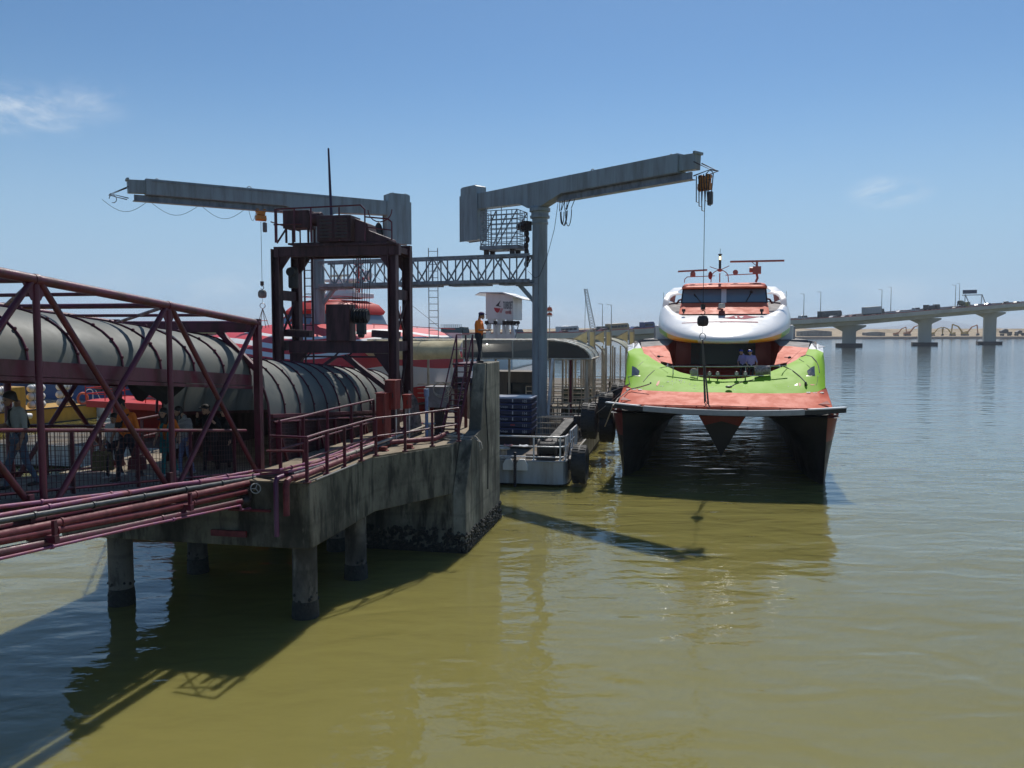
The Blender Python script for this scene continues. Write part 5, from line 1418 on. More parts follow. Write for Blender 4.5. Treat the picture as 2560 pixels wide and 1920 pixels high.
# navy luggage bins with pale numbers
num_m = mat('pale_lettering', (.55, .57, .62), .6); red_l = mat('red_lettering', (.5, .08, .08), .6)
binz = [('101', True, False), ('111', False, True), ('119', True, False), ('114', False, False), ('117', True, False), ('105', False, False)]
YB_ = 3.4
bl = P(1237, 1000, PC.y + YB_ * E.y - .4); bw_ = 1.42
bx0 = (bl - PC).dot(R) - .35
zt0 = P(1290, 1092, PC.y + YB_ * E.y - .4).z
hh = .285
q = MB(); q.box(dkp(bx0 + .95, YB_ + .8, (PZ + zt0) / 2), (1.7, 1.5, zt0 - PZ - .06), R, E); q.solo('bin_trolley', dark_steel, 'low dark trolley under the front stack of navy luggage bins', 'trolley', dkp(bx0 + .95, YB_ + .8, PZ), smooth=0, bevel=.02)
for i, (n_, logo, redp) in enumerate(binz):
    z = zt0 + i * (hh + .012) + hh / 2
    ord_ = ['lowest', 'second from the bottom', 'third from the bottom', 'fourth from the bottom', 'fifth from the bottom', 'topmost'][i]
    c_ = dkp(bx0 + .95, YB_ + .8, z)
    t = thing('luggage_bin', 'navy luggage bin numbered %s, %s of the front stack' % (n_, ord_), 'luggage bin', c_ - UP * hh / 2, group='stacked navy luggage bins')
    q = MB(); q.box(c_, (1.86, 1.5, hh - .07), R, E); bb_ = q.build('bin_body', navy, t, 0, .02)
    q = MB(); q.box(c_ + UP * (hh / 2 - .035), (1.92, 1.56, .07), R, E); q.build('rim', mat('navy_rim', (.03, .045, .13), .35) if i < 5 else mat('bin_lid_grey', (.30, .33, .42), .3), t, 0, .015)
    text('number', n_, .2, dkp(bx0 + 1.55, YB_ + .03, z - .03), R, UP, num_m, t, sx=.85)
    q = MB(); q.box(dkp(bx0 + .96, YB_ + .04, z), (.05 if not redp else .22, .02, .17 if not redp else .05), R, E); q.build('latch', red_l if redp else num_m, bb_, 0)
    if logo: text('logo', 'TurboJet', .115, dkp(bx0 + .52, YB_ + .03, z - .02), R, UP, num_m, t)
for k, (px, y_, n) in enumerate(((1300, 9.2, 4), (1150, 16.5, 2))):
    p0 = P(px, 950, PC.y + y_); x_ = (p0 - PC).dot(R)
    for i in range(n):
        c_ = dkp(x_, y_, PZ + .9 + i * .36) if k == 0 else dkp(x_, y_, PZ + 2.0 + i * .5)
        q = MB(); q.box(c_, (1.7, 1.3, .33), R, E); q.box(c_ + UP * .15, (1.76, 1.36, .05), R, E)
        for s_ in (-.5, 0, .5): q.box(c_ + R * s_ - E * .66, (.06, .03, .26), R, E)
        pos = ['lowest', 'second', 'third', 'topmost'][i] if n == 4 else ['lower', 'upper'][i]
        q.solo('luggage_bin', navy, ('%s navy bin of the far stack under the pontoon canopy' % pos) if k == 0 else ('%s dark bin of the pair seen left of the stair' % pos), 'luggage bin', c_ - UP * .18, 'stacked navy luggage bins', smooth=0, bevel=.015)
    if k == 0:
        q = MB(); q.box(dkp(x_, y_, PZ + .35), (1.5, 1.2, .7), R, E); q.solo('bin_trolley', dark_steel, 'dark trolley under the far stack of navy bins', 'trolley', dkp(x_, y_, PZ), smooth=0, bevel=.02)
# big tyre fenders
tyre_lab = ['big black tyre hanging at the front corner of the pontoon', 'big tyre standing above the short white railing on the pontoon side', 'upper tyre of the stacked pair between pontoon and ferry', 'lower tyre of the stacked pair between pontoon and ferry', 'farthest big tyre beside the ferry bow corner']
for (px, py, Y, dia, wd), lab in zip(((1450, 1160, 36.2, 1.68, .68), (1474, 1052, 40.5, 1.75, .75), (1516, 1018, 44.0, 1.6, .8), (1518, 1068, 44.0, 1.6, .8), (1546, 992, 48, 1.6, .8)), tyre_lab):
    c_ = P(px, py, Y)
    t = thing('tyre_fender', lab, 'tyre', c_, group='tyre fenders along the pontoon')
    ro = dia / 2; q = MB()
    q.lathe([(ro * .52, -wd * .42), (ro * .8, -wd * .5), (ro * .95, -wd * .44), (ro, -wd * .3), (ro, wd * .3), (ro * .95, wd * .44), (ro * .8, wd * .5), (ro * .52, wd * .42), (ro * .5, 0)], 36, c_, R)
    ty_ = q.build('tyre', black_rub, t, 40)
    q = MB()
    ax = R
    for i in range(30):
        a = 2 * math.pi * i / 30; dv = E * math.cos(a) + UP * math.sin(a); tv_ = ax.cross(dv)
        for s_ in (-1, 1): q.box(c_ + dv * ro + ax * (s_ * wd * .24) + tv_ * (.03 * s_), (wd * .36, .1, .05), ax, tv_, dv)
    q.build('tread', black_rub, ty_, 0)
    q = MB(); q.box(c_ - R * (wd * .5 + .2), (.4, .5, .5), R, E); q.tube([c_ - R * (wd * .5 + .2) + UP * .2, c_ - R * (wd * .5 + .1) + UP * (ro + .1)], .03, 5); q.build('mount', dark_steel, t, 0)

# ------------------------------------------------------------------ pontoon canopy
CY = 10.0
cn = thing('pontoon_canopy', 'long flat canopy with dark clear skirts and rounded right end over the pontoon', 'canopy', dkp(-9, CY + 2, PZ))
yC = (dkp(0, CY)).y
zt1 = P(1300, 851, yC + .6).z; zb1 = P(1400, 898, yC).z
skirt = glass('smoked_sheet', (.035, .032, .028), .93, .5)
Ln = [(-21.5, zt1)]
roofprof = [(-21.5, zt1), (-7.3, zt1), (-2.4, zt1)] + [(-2.4 + 2.4 * math.sin(a), zb1 + (zt1 - zb1) * math.cos(a)) for a in [math.pi / 2 * i / 8 for i in range(1, 9)]]
q = MB(); q.grid([[dkp(x, CY + d, z) for x, z in roofprof] for d in (0, 1.2, 2.4, 3.6, 4.4)], lambda i, j: 2 if j < 1 else (0 if j == 1 else 1))
q.build('roof_sheet', [white, glass('pale_clear_sheet', (.42, .43, .38), .75, .2), glass('thin_canvas_top', (.6, .55, .36), .3, .6)], cn, 60, recalc=False)
q = MB(); q.tube([dkp(x, CY - .01, z) for x, z in roofprof], .05, 8); q.tube([dkp(x, CY + 4.4, z) for x, z in roofprof], .05, 8); q.tube([dkp(x, CY + 2.2, z) for x, z in roofprof], .04, 8)
q.tube([dkp(-21.5, CY, zb1), dkp(-.0, CY, zb1)], .045, 8); q.tube([dkp(0, CY, zb1), dkp(0, CY + 4.4, zb1)], .045, 8)
for x in (-7.3, -6.2, -4.4, -2.4): q.bar(dkp(x, CY - .02, zb1), dkp(x, CY - .02, zt1), .05)
q.build('canopy_frame', cream_steel, cn)
q = MB(); q.add([dkp(-7.3, CY, zb1), dkp(0, CY, zb1)] + [dkp(x, CY, z) for x, z in reversed(roofprof[1:])], [tuple(range(1 + len(roofprof)))])
q.build('clear_skirt', skirt, cn, 0)
q = MB(); xs_ = [-21.5 + 14.25 * i / 24 for i in range(25)]
rows = []
for z_, b_ in ((1.06, .5), (1.04, .15), (.95, -.25), (.79, -.6), (.6, -.85), (.42, -.95), (.25, -.9), (.08, -.7), (-.04, -.5)):
    rows.append([dkp(x, CY + b_ + .05 * math.sin(x * 1.7 + z_ * 4) + (.16 if abs(x + 9.9) < .35 or abs(x + 14.2) < .3 else 0), zb1 + (zt1 - zb1) * z_ - .05 * math.sin(x * 1.1) * (1 - z_)) for x in xs_])
q.grid(rows); q.build('canvas_skirt', cream, cn, 70)
for x, y_ in [(-a * 2.6 - .25, CY + d) for a in range(9) for d in (.3, 4.1)]:
    q = MB(); q.bar(dkp(x, y_, PZ), dkp(x, y_, zb1 + .02), .12); q.build('canopy_post', cream_steel, cn, 0)
# slimmer coloured posts seen right of the crane column
q = MB(); q.tube([dkp(-2.1, CY - 2.5, PZ), dkp(-2.1, CY - .2, zb1)], .09, 10); q.solo('support_pole', white_rail, 'slanting white pole right of the crane foot under the canopy', 'pole', dkp(-2.1, CY - 2.5, PZ))
q = MB(); q.tube([dkp(-1.2, CY + .6, PZ), dkp(-1.2, CY + .6, zb1 + .5)], .08, 10); q.solo('fire_pipe', red_paint, 'red upright pipe under the rounded canopy end', 'pipe', dkp(-1.2, CY + .6, PZ))
# further boarding canopies: quarter vaults with cream triangle plates
bc_lab = ['cream triangle hood at the near boarding gate beside the ferry', 'second cream triangle hood behind the near boarding gate', 'farthest cream triangle hood with long striped vault']
for k, (y0, y1, x0) in enumerate(((14.8, 16.4, -.75), (19.0, 20.3, -.1), (23.6, 29.5, 1.16))):
    t = thing('boarding_hood', bc_lab[k], 'hood', dkp(x0 - 1, y0, PZ), group='boarding hoods beside the ferry')
    zt_, zb_ = zt1 + .05, zb1 - .05
    prof_ = [(x0 - 2.4 + 2.4 * math.sin(a), zb_ + (zt_ - zb_) * math.cos(a)) for a in [math.pi / 2 * i / 8 for i in range(9)]]
    q = MB(); q.grid([[dkp(x, y, z) for x, z in prof_] for y in [lerp(y0, y1, i / 4) for i in range(5)]]); q.build('vault_sheet', mat('aged_cream_sheet', (.55, .55, .42), .5, 0, (.40, .40, .30), 2, .8, 1, trans=.45), t, 60, recalc=False)
    q = MB(); q.prism([dkp(x, y0 - .12, z) for x, z in [(x0 - .85, zt_ - .02), (x0 + .02, zt_ + .46), (x0 + .02, zt_ - .5), (x0 - .08, zt_ - .3), (x0 - .4, zt_ - .1)]], E * .03); q.build('triangle_plate', cream, t, 0)
    q = MB(); q.tube([dkp(x, y0 - .14, z) for x, z in prof_], .05, 6); q.bar(dkp(x0 - .85, y0 - .12, zt_), dkp(x0 + .05, y0 - .12, zt_ + .48), .07); q.bar(dkp(x0 + .14, y0 - .1, PZ), dkp(x0 + .14, y0 - .1, zt_ + .55), .1)
    q.bar(dkp(x0 + .44, y0 + .2, PZ), dkp(x0 + .44, y0 + .2, zt_ + .5), .1); q.bar(dkp(x0 + .14, y0 - .1, zt_ + .5), dkp(x0 + .44, y0 + .2, zt_ + .5), .1)
    q.build('hood_frame', cream_steel, t, 0)
    q = MB(); q.box(dkp(x0 + .28, y0 + .05, zt_ - .05), (.26, .03, .9), R, E); q.build('hood_flap', cream, t, 0)
    for x in (x0 - 2.3, x0 - 1.5, x0 - .9, x0 - .1):
        for y in (y0 + .1, y1):
            q = MB(); q.bar(dkp(x, y, PZ), dkp(x, y, zt_ - .7), .11); q.build('hood_post', cream_steel, t, 0)
# stepped boarding platforms with tan railings
bp_lab = ['near low tan railed boarding ramp under the canopy end', 'middle tan railed boarding ramp with raised landing', 'upper tan railed boarding landing by the ferry side', 'tan railed platform under the canvas canopy left of the stair', 'far tan railed landing behind the boarding hoods']
for k, (x0, x1, y0, y1, z0) in enumerate(((-3.4, -.3, 6.2, 8.2, 1.25), (-3.2, .0, 9.0, 12.0, 1.75), (-4.2, .25, 13.0, 15.5, 2.35), (-15.5, -9.0, 14.5, 16.5, 2.3), (-2.5, .9, 22, 25, 2.3))):
    t = thing('boarding_ramp', bp_lab[k], 'ramp', dkp((x0 + x1) / 2, y0, PZ), group='railed boarding ramps on the pontoon')
    q = MB(); q.box(dkp((x0 + x1) / 2, (y0 + y1) / 2, z0 - .08), (x1 - x0, y1 - y0, .12), R, E)
    for x in (x0 + .1, x1 - .1):
        for y in (y0 + .1, y1 - .1): q.bar(dkp(x, y, PZ), dkp(x, y, z0), .1)
    q.build('platform', deckg, t, 0)
    for y in (y0, y1):
        q = MB(); n = max(3, int((x1 - x0) / 1.1))
        for j in range(n + 1): xx = lerp(x0, x1, j / n); q.bar(dkp(xx, y, z0), dkp(xx, y, z0 + 1.15), .05)
        for z in (.3, .6, .88, 1.17): q.tube([dkp(x0, y, z0 + z), dkp(x1 - .1, y, z0 + z), dkp(x1, y, z0 + z - .1)], .03, 6)
        q.tube([dkp(x1, y, z0), dkp(x1, y, z0 + 1.07)], .03, 6)
        q.build('ramp_railing', tan_rail, t)
# clutter of posts, stacked barriers and gear that fills the space under the canopy
random.seed(33)
for k, (x, y_, lab) in enumerate(((-.35, 7.2, 'stack of folded tan crowd barriers nearest the tyre fenders'), (-1.9, 13.2, 'stack of folded tan crowd barriers behind the red upright pipe'), (.2, 17.6, 'stack of folded tan crowd barriers under the second hood'))):
    t = thing('barrier_stack', lab, 'barriers', dkp(x, y_, PZ))
    for j in range(4):
        q = MB(); o_ = dkp(x - .12 * j, y_ + .12 * j, PZ + .1); tl_ = E * (.10 + .03 * j)
        q.tube([o_, o_ + UP * 1.1 + tl_, o_ + UP * 1.1 + tl_ - R * 1.9, o_ - R * 1.9], .025, 6); q.tube([o_ + UP * .15, o_ + UP * .15 - R * 1.9], .02, 6)
        for m_ in range(1, 10): q.tube([o_ + UP * .15 - R * .19 * m_, o_ + UP * 1.1 + tl_ - R * .19 * m_], .012, 5)
        q.build('barrier', tan_rail, t)
for k, (x, y_, w_, h_, m_, lab) in enumerate(((-3.2, 11.4, 1.5, 1.3, navy, 'navy covered trolley between the crane foot and the white pole'), (-1.6, 16.6, 1.8, 1.9, mat('kiosk_green', (.05, .075, .055), .6), 'dark green locker behind the middle boarding ramp'), (-6.2, 12.4, 1.6, 1.7, mat('locker_grey', (.12, .12, .12), .6), 'dark grey locker behind the front bin stack'))):
    t = thing('deck_locker', lab, 'locker', dkp(x, y_, PZ))
    q = MB(); q.box(dkp(x, y_, PZ + .12 + h_ / 2), (w_, 1.0, h_), R, E); q.box(dkp(x, y_, PZ + .14 + h_), (w_ + .08, 1.08, .06), R, E); q.build('locker_body', m_, t, 0, .02)
    for j in (-1, 1):
        q = MB(); q.box(dkp(x + j * w_ * .24, y_ - .51, PZ + .12 + h_ / 2), (w_ * .44, .03, h_ * .86), R, E); d_ = q.build('locker_door', m_, t, 0, .008)
    for j in (-1, 1):
        q = MB(); q.lathe([(.1, -.04), (.1, .04)], 10, dkp(x + j * w_ * .38, y_ - .4, PZ + .1), R); q.build('castor', black, t)
# dark machinery and kiosk under canopy
for k, (x0, y0, w_, d_, h_, lab) in enumerate(((-5.2, 15.5, 3.0, 2.0, 3.1, 'grey brown cabin standing under the pontoon canopy behind the crane post'), (-8.5, 18, 2.2, 2.0, 2.4, 'dark store cabin far under the pontoon canopy'))):
    q = MB(); q.box(dkp(x0, y0, PZ + h_ / 2), (w_, d_, h_), R, E); q.box(dkp(x0, y0, PZ + h_ + .04), (w_ + .2, d_ + .2, .08), R, E); q.mi = 1; q.box(dkp(x0 + .3, y0 - d_ / 2 - .01, PZ + h_ * .68), (w_ * .5, .03, h_ * .25), R, E)
    q.solo('deck_cabin', [mat('cabin_brown', (.13, .115, .1), .7, 0, (.2, .17, .14), 2, .8, 3), carglass], lab, 'cabin', dkp(x0, y0, PZ), smooth=0)

# ================================================================== FERRY FRAMES
class Frame:
    def __init__(s, O, ax):
        s.O = V(O); s.Y = V((ax[0], ax[1], 0)).normalized(); s.X = V((s.Y.y, -s.Y.x, 0)); s.rz = math.atan2(s.X.y, s.X.x)
    def L(s, px, py, y):
        d = ray(px, py); o = V((0, 0, CAMZ))
        p = o + d * ((s.O + s.Y * y - o).dot(s.Y) / d.dot(s.Y))
        return V(((p - s.O).dot(s.X), y, p.z))
    def W(s, p): return s.O + s.X * p[0] + s.Y * p[1] + UP * p[2]
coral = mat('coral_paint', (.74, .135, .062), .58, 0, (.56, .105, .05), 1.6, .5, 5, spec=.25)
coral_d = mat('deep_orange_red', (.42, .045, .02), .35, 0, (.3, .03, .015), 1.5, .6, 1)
green = mat('apple_green_paint', (.25, .50, .008), .6, 0, (.29, .50, .04), 1.1, .22, 0, spec=.18)
green2 = mat('apple_green_side', (.20, .46, .015), .35)
yel = mat('ferry_yellow', (.72, .50, .04), .4)
fwhite = mat('ferry_white', (.80, .80, .79), .3, 0, (.72, .72, .70), 1.0, .4, 3, coat=.2)
fgrey = mat('ferry_deck_grey', (.33, .31, .30), .8, 0, (.24, .22, .21), 2, .7)
fblack = mat('hull_black', (.006, .006, .008), .45, 0, (.016, .014, .014), 1.5, .8)
fred = mat('hull_red', (.17, .014, .012), .42, 0, (.11, .012, .01), 1.2, .7, 2)
wglass = mat('bridge_window', (.15, .21, .25), .08, 0, spec=1.0)
bumper_m = mat('bumper_grey', (.40, .40, .41), .5, 0, (.3, .3, .3), 4, .6)
# ------------------------------------------------------------------ green and orange catamaran
u_ax = (1807 - 1280) / F
FF = Frame((u_ax * 35.5, 35.5, 0), (u_ax, 1.0))
fe = thing('green_ferry', 'green, orange and white catamaran ferry moored bow on beside the pontoon', 'ferry', FF.O, FF.rz, local=True)
def Z3(zx, zy, y): return FF.L(1480 + zx / 3.253, 600 + zy / 3.253, y)
def mir(p): return V((-p.x, p.y, p.z))
def sym(pts):            # pts listed from the centre line out to the left: returns left...centre...right
    l = [V((p.x, p.y, p.z)) for p in pts]
    l[0].x = 0
    return [V((-abs(p.x), p.y, p.z)) for p in reversed(l[1:])] + [l[0]] + [V((abs(p.x), p.y, p.z)) for p in l[1:]]
LEN = 40.0
zl_ = [-1.0, -.3, .3, .8, 1.2, 1.6, 2.0, 2.3, 2.6, 2.8, 3.0, 3.2]
yl_ = [0, .25, .6, 1.1, 1.8, 2.8, 4.2, 6.5, 10, 20, LEN - 1]
for sgn in (-1, 1):
    q = MB()
    def xo(z): return 4.72 + .075 * (z + .3) + .05 * max(0, z - 2.2) ** 2
    def xi(z): return inter([-1, 0, .6, 1.2, 1.6, 2.0, 2.3, 2.6, 2.8, 3.0, 3.2], [4.0, 3.8, 3.72, 3.56, 3.38, 3.12, 2.86, 2.5, 2.2, 1.85, 1.4], z)
    def pnt(z, yy, outer):
        ys = 1.0 + (3.2 - z) * .30
        Lh = 2.6 * (1 - max(0, z) / 4.2) + .4
        w_ = min(1, max(0, yy / Lh)) ** .62
        xs0 = 4.45
        return V((sgn * (lerp(xs0, xo(z), min(1, w_ * 1.25)) if outer else lerp(xs0, xi(z), w_)), ys + yy, z))
    q.grid([[pnt(z, y, True) for y in yl_] for z in zl_], lambda i, j: 0 if (zl_[i] > 1.95 - .35 * min(4, yl_[j])) and j < 30 and zl_[i] >= 1.4 else 1)
    q.grid([[pnt(z, y, False) for y in yl_] for z in zl_], lambda i, j: 0 if zl_[i] >= 2.45 and j > 3 else 1)
    q.add([pnt(z, LEN - 1, True) for z in zl_] + [pnt(z, LEN - 1, False) for z in reversed(zl_)], [tuple(range(2 * len(zl_)))])
    q.build('demihull', [fred, fblack], fe, 50)
q = MB(); q.grid([[V((x, y, 3.05 if abs(x) < 2.4 else 3.1)) for x in (-5.0, -2.4, 0, 2.4, 5.0)] for y in (.9, 6, 20, LEN)]); q.build('wet_deck', fblack, fe, 0)
q = MB()
vb = [(-1.0, .8, 3.08), (1.0, .8, 3.08), (0, 1.35, 1.22)]
q.grid([[V((-1.0, .75, 3.08)), V((-.52, .95, 2.2)), V((0, 1.3, 1.2)), V((.52, .95, 2.2)), V((1.0, .75, 3.08))],
        [V((-1.3, 4, 3.08)), V((-.7, 4.1, 2.3)), V((0, 4.5, 1.45)), V((.7, 4.1, 2.3)), V((1.3, 4, 3.08))],
        [V((-1.0, 13, 3.08)), V((-.5, 13, 3.0)), V((0, 13, 2.9)), V((.5, 13, 3.0)), V((1.0, 13, 3.08))]])
q.grid([[V((-1.0, .75, 3.08)), V((0, .72, 3.08)), V((1.0, .75, 3.08))], [V((-.76, .85, 2.64)), V((0, .80, 2.85)), V((.76, .85, 2.64))]], lambda i, j: 1)
q.grid([[V((-.76, .85, 2.64)), V((0, .80, 2.85)), V((.76, .85, 2.64))], [V((-.52, .95, 2.2)), V((0, .98, 2.2)), V((.52, .95, 2.2))], [V((0, 1.3, 1.2))] * 3])
q.build('centre_bow', [fblack, fred], fe, 25)
# bumper bar
def swept(pts, w_, h_, mb):
    rows = []
    for i, p in enumerate(pts):
        a = pts[max(0, i - 1)]; b_ = pts[min(len(pts) - 1, i + 1)]
        d = (V(b_) - V(a)).normalized(); n = V((d.y, -d.x, 0))
        p = V(p)
        rows.append([p + n * w_ / 2 - UP * h_ / 2, p + n * w_ / 2 + UP * h_ / 2, p - n * w_ / 2 + UP * h_ / 2, p - n * w_ / 2 - UP * h_ / 2, p + n * w_ / 2 - UP * h_ / 2])
    mb.grid(rows); mb.add(rows[0][:4], [(0, 1, 2, 3)]); mb.add(rows[-1][:4], [(3, 2, 1, 0)])
def bx(x): return .10 + .045 * x * x * .8
bxs = [-5.12, -4.6, -3.9, -3.35]
q = MB(); swept([V((x, bx(x) - .1, 3.31 + .006 * x * x)) for x in [-3.4 + .4 * i for i in range(18)]], .34, .235, q); q.build('bumper', bumper_m, fe, 30, .01)
for sgn in (-1, 1):
    q = MB(); swept([V((sgn * x, bx(x) - .1, 3.30 + .006 * x * x + .0)) for x in (3.4, 3.9, 4.4, 4.8, 5.12)], .32, .2, q); q.mi = 1
    swept([V((sgn * x, bx(x) - .16, 3.42 + .006 * x * x)) for x in (3.6, 4.2, 4.8, 5.16)], .3, .05, q)
    q.build('bumper_end', [black_rub, fwhite], fe, 30)
# coral apron
fa = sym([Z3(1065, 1356, .12), Z3(850, 1354, .2), Z3(600, 1350, .35), Z3(400, 1346, .6), Z3(290, 1342, .85), Z3(205, 1362, 1.0)])
ba = sym([Z3(1065, 1240, 2.3), Z3(850, 1238, 2.3), Z3(600, 1230, 2.4), Z3(440, 1222, 2.5), Z3(330, 1208, 2.7), Z3(262, 1178, 3.3)])
ma = [lerp(a, b_, .5) + UP * .03 for a, b_ in zip(fa, ba)]
fu = [p - UP * .10 + V((0, -.03, 0)) for p in fa]
q = MB(); q.grid([fu, fa, ma, ba])
for sgn in (-1, 1):          # side of the apron running aft to the hull side
    e0 = fa[0] if sgn < 0 else fa[-1]; e1 = ba[0] if sgn < 0 else ba[-1]
    q.grid([[e0, e1, V((sgn * 4.95, 8, 4.1)), V((sgn * 4.95, 20, 4.0)), V((sgn * 4.95, LEN, 3.9))], [V((e0.x, e0.y, 3.2)), V((sgn * 5.0, 3.5, 3.2)), V((sgn * 5.0, 8, 3.2)), V((sgn * 4.97, 20, 3.2)), V((sgn * 4.97, LEN, 3.2))]])
q.build('apron', coral, fe, 35)
q = MB(); lip = [p + V((0, -.06, .035)) for p in fa[1:-1]]
q.tube(lip, .022, 6)
for p in lip: q.bar(p, p - UP * .09, .05)
q.build('apron_rail', coral_d, fe)
for sgn in (-1, 1):
    for k in range(3):
        a = lerp(ba[0], fa[0], .22) if sgn < 0 else lerp(ba[-1], fa[-1], .22)
        a = a + V((-sgn * (.28 + .29 * k), -.12 - .05 * k, .03))
        sl_ = lerp(ba[5], fa[5], .4) - lerp(ba[5], fa[5], .2)
        q = MB(); q.box(a, (.17, .2, .03), V((1, 0, 0)), sl_.normalized(), V((1, 0, 0)).cross(sl_.normalized())); q.build('freeing_port', black, fe, 0)
    q = MB(); c_ = lerp(fa[1], ba[1], .22) if sgn < 0 else lerp(fa[-2], ba[-2], .22)
    q.prism([c_ + V((-sgn * .1, 0, .03)), c_ + V((sgn * .42, .1, .03)), c_ + V((sgn * .3, .32, .16))], UP * .02); q.build('hatch_flap', coral_d, fe, 0)
# green bulwark ring
base = sym([Z3(1065, 1245, 2.28), Z3(850, 1242, 2.28), Z3(600, 1234, 2.38), Z3(440, 1225, 2.48), Z3(320, 1205, 2.75), Z3(270, 1176, 3.5), Z3(278, 1110, 6.0), Z3(300, 1085, 9.0)])
mid = sym([Z3(1065, 1192, 3.1), Z3(850, 1180, 3.2), Z3(640, 1150, 3.5), Z3(470, 1100, 4.0), Z3(375, 1030, 4.9), Z3(312, 958, 6.2), Z3(292, 905, 7.8), Z3(298, 862, 9.8)])
top_ = sym([Z3(1065, 1140, 4.3), Z3(870, 1122, 4.4), Z3(700, 1080, 4.8), Z3(575, 1026, 5.4), Z3(470, 968, 6.6), Z3(418, 922, 7.8), Z3(385, 880, 9.0), Z3(365, 838, 10.6)])
rim = [p + V((-.10 if p.x > .1 else (.10 if p.x < -.1 else 0), .14, .02)) for p in top_]
inn = [p + V((0, .12, -.35)) for p in rim]
mid0 = [lerp(a, b_, .5) + (V((a.x, -1.0, 0)).normalized() * .04) + UP * .03 for a, b_ in zip(base, mid)]
mid1 = [lerp(a, b_, .55) + V((0, -.05, .07)) for a, b_ in zip(mid, top_)]
nC = len(base)
def gm(i, j):
    if j in (0, nC - 2) and i >= 2: return 1
    return 0
q = MB(); q.grid([base, mid0, mid, mid1, top_, rim, inn], gm)
q.build('bulwark', [green, fwhite], fe, 60)
def side_block(sgn):
    q = MB()
    q.grid([[V((sgn * 4.78, y, z)) for y in (7.5, 10, 14, 26, LEN)] for z in (3.9, 4.5, 5.2)]); q.build('side_plating', green2, fe, 0)
    q = MB(); q.grid([[V((sgn * (4.82 - .06 * k), y, 5.2 + .55 * k)) for y in (8.6, 14, 26, LEN)] for k in range(3)]); q.build('upper_side', fwhite, fe, 0)
    for k in range(6):
        q = MB(); q.box(V((sgn * 4.9, 11.5 + 4.6 * k, 5.25)), (.06, 3.9, .85)); q.build('side_window', wglass, fe, 0)
    # quarter window just behind the bulwark
    a = Z3(1065 - 700, 1035, 5.6)
for sgn in (-1, 1): side_block(sgn)
# foredeck well
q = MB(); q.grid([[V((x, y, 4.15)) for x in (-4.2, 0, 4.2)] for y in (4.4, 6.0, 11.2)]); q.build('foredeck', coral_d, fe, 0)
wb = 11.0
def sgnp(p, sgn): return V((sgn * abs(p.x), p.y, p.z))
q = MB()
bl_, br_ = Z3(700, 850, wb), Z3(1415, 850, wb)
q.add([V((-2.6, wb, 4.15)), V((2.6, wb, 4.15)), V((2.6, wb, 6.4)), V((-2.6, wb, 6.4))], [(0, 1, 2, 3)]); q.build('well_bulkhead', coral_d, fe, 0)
q = MB(); q.box(V((0, wb - .04, 5.25)), (3.5, .05, 1.9)); q.build('well_door', mat('dark_doorway', (.012, .012, .014), .35), fe, 0)
for x in (-1.5, 1.5):
    q = MB(); q.box(V((x, wb - .08, 5.3)), (.5, .05, 1.5)); q.build('door_panel', dark_steel, fe, 0)
for sgn in (-1, 1):
    q = MB()
    A0, A1, A2, A3 = [sgnp(p, sgn) for p in (Z3(440, 868, 9.4), Z3(618, 858, 9.6), Z3(655, 1008, 6.4), Z3(560, 985, 6.2))]
    q.grid([[A0, lerp(A0, A1, .5) + UP * .03, A1], [lerp(A0, A3, .5) + V((0, -.04, 0)), lerp(lerp(A0, A3, .5), lerp(A1, A2, .5), .5) + V((0, -.06, .05)), lerp(A1, A2, .5)], [A3, lerp(A3, A2, .5), A2]])
    q.build('lit_side_panel', coral, fe, 60)
    q = MB(); C0 = sgnp(Z3(402, 868, 9.3), sgn); C1 = sgnp(Z3(560, 1010, 5.8), sgn)
    q.grid([[C0, A0, A1], [sgnp(Z3(432, 945, 7.2), sgn), lerp(A0, A3, .6) + V((0, -.03, -.02)), lerp(A1, A2, .5) - UP * .02], [C1, A3 + V((0, -.05, -.03)), A2 - UP * .02]])
    q.build('side_ramp', coral, fe, 60)
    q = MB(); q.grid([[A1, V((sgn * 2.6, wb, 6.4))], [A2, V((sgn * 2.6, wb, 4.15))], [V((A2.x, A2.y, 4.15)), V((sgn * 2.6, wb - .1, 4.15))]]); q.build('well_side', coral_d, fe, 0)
    q = MB(); m0 = sgnp(Z3(541, 950, 7.2), sgn); q.ball(m0, .09, 8, 6); q.ball(m0 + V((.05, 0, -.1)), .06, 8, 6); q.tube([m0, m0 + V((-sgn * .25, .1, .02))], .025, 6); q.build('winch_knob', dark_steel, fe)
    q = MB()                    # grey side deck
    q.grid([[sgnp(Z3(395, 830, 10.6), sgn), sgnp(Z3(545, 820, 11.5), sgn), V((sgn * 2.9, 13, 6.35))], [C0, A0, A1]])
    q.build('side_deck', fgrey, fe, 0)
    q = MB(); q.box(V((sgn * 3.55, 25.5, 5.85)), (2.3, 25, .98)); q.build('side_deck', fgrey, fe, 0)
    q = MB(); fin = sgnp(Z3(280, 862, 8.5), sgn); q.prism([fin, sgnp(Z3(335, 848, 9.2), sgn), sgnp(Z3(330, 872, 8.8), sgn)], UP * .03); q.build('wing_tip', fwhite, fe, 0)
    q = MB(); q.box(V((sgn * 3.5, 16.5, 6.75)), (1.3, .6, .9)); q.build('vent_box', fwhite, fe, 0, .03)
    q = MB(); q.box(V((sgn * 4.2, 17.5, 6.7)), (.28, .6, .8)); q.build('vent_post', steel_grey, fe, 0, .03)
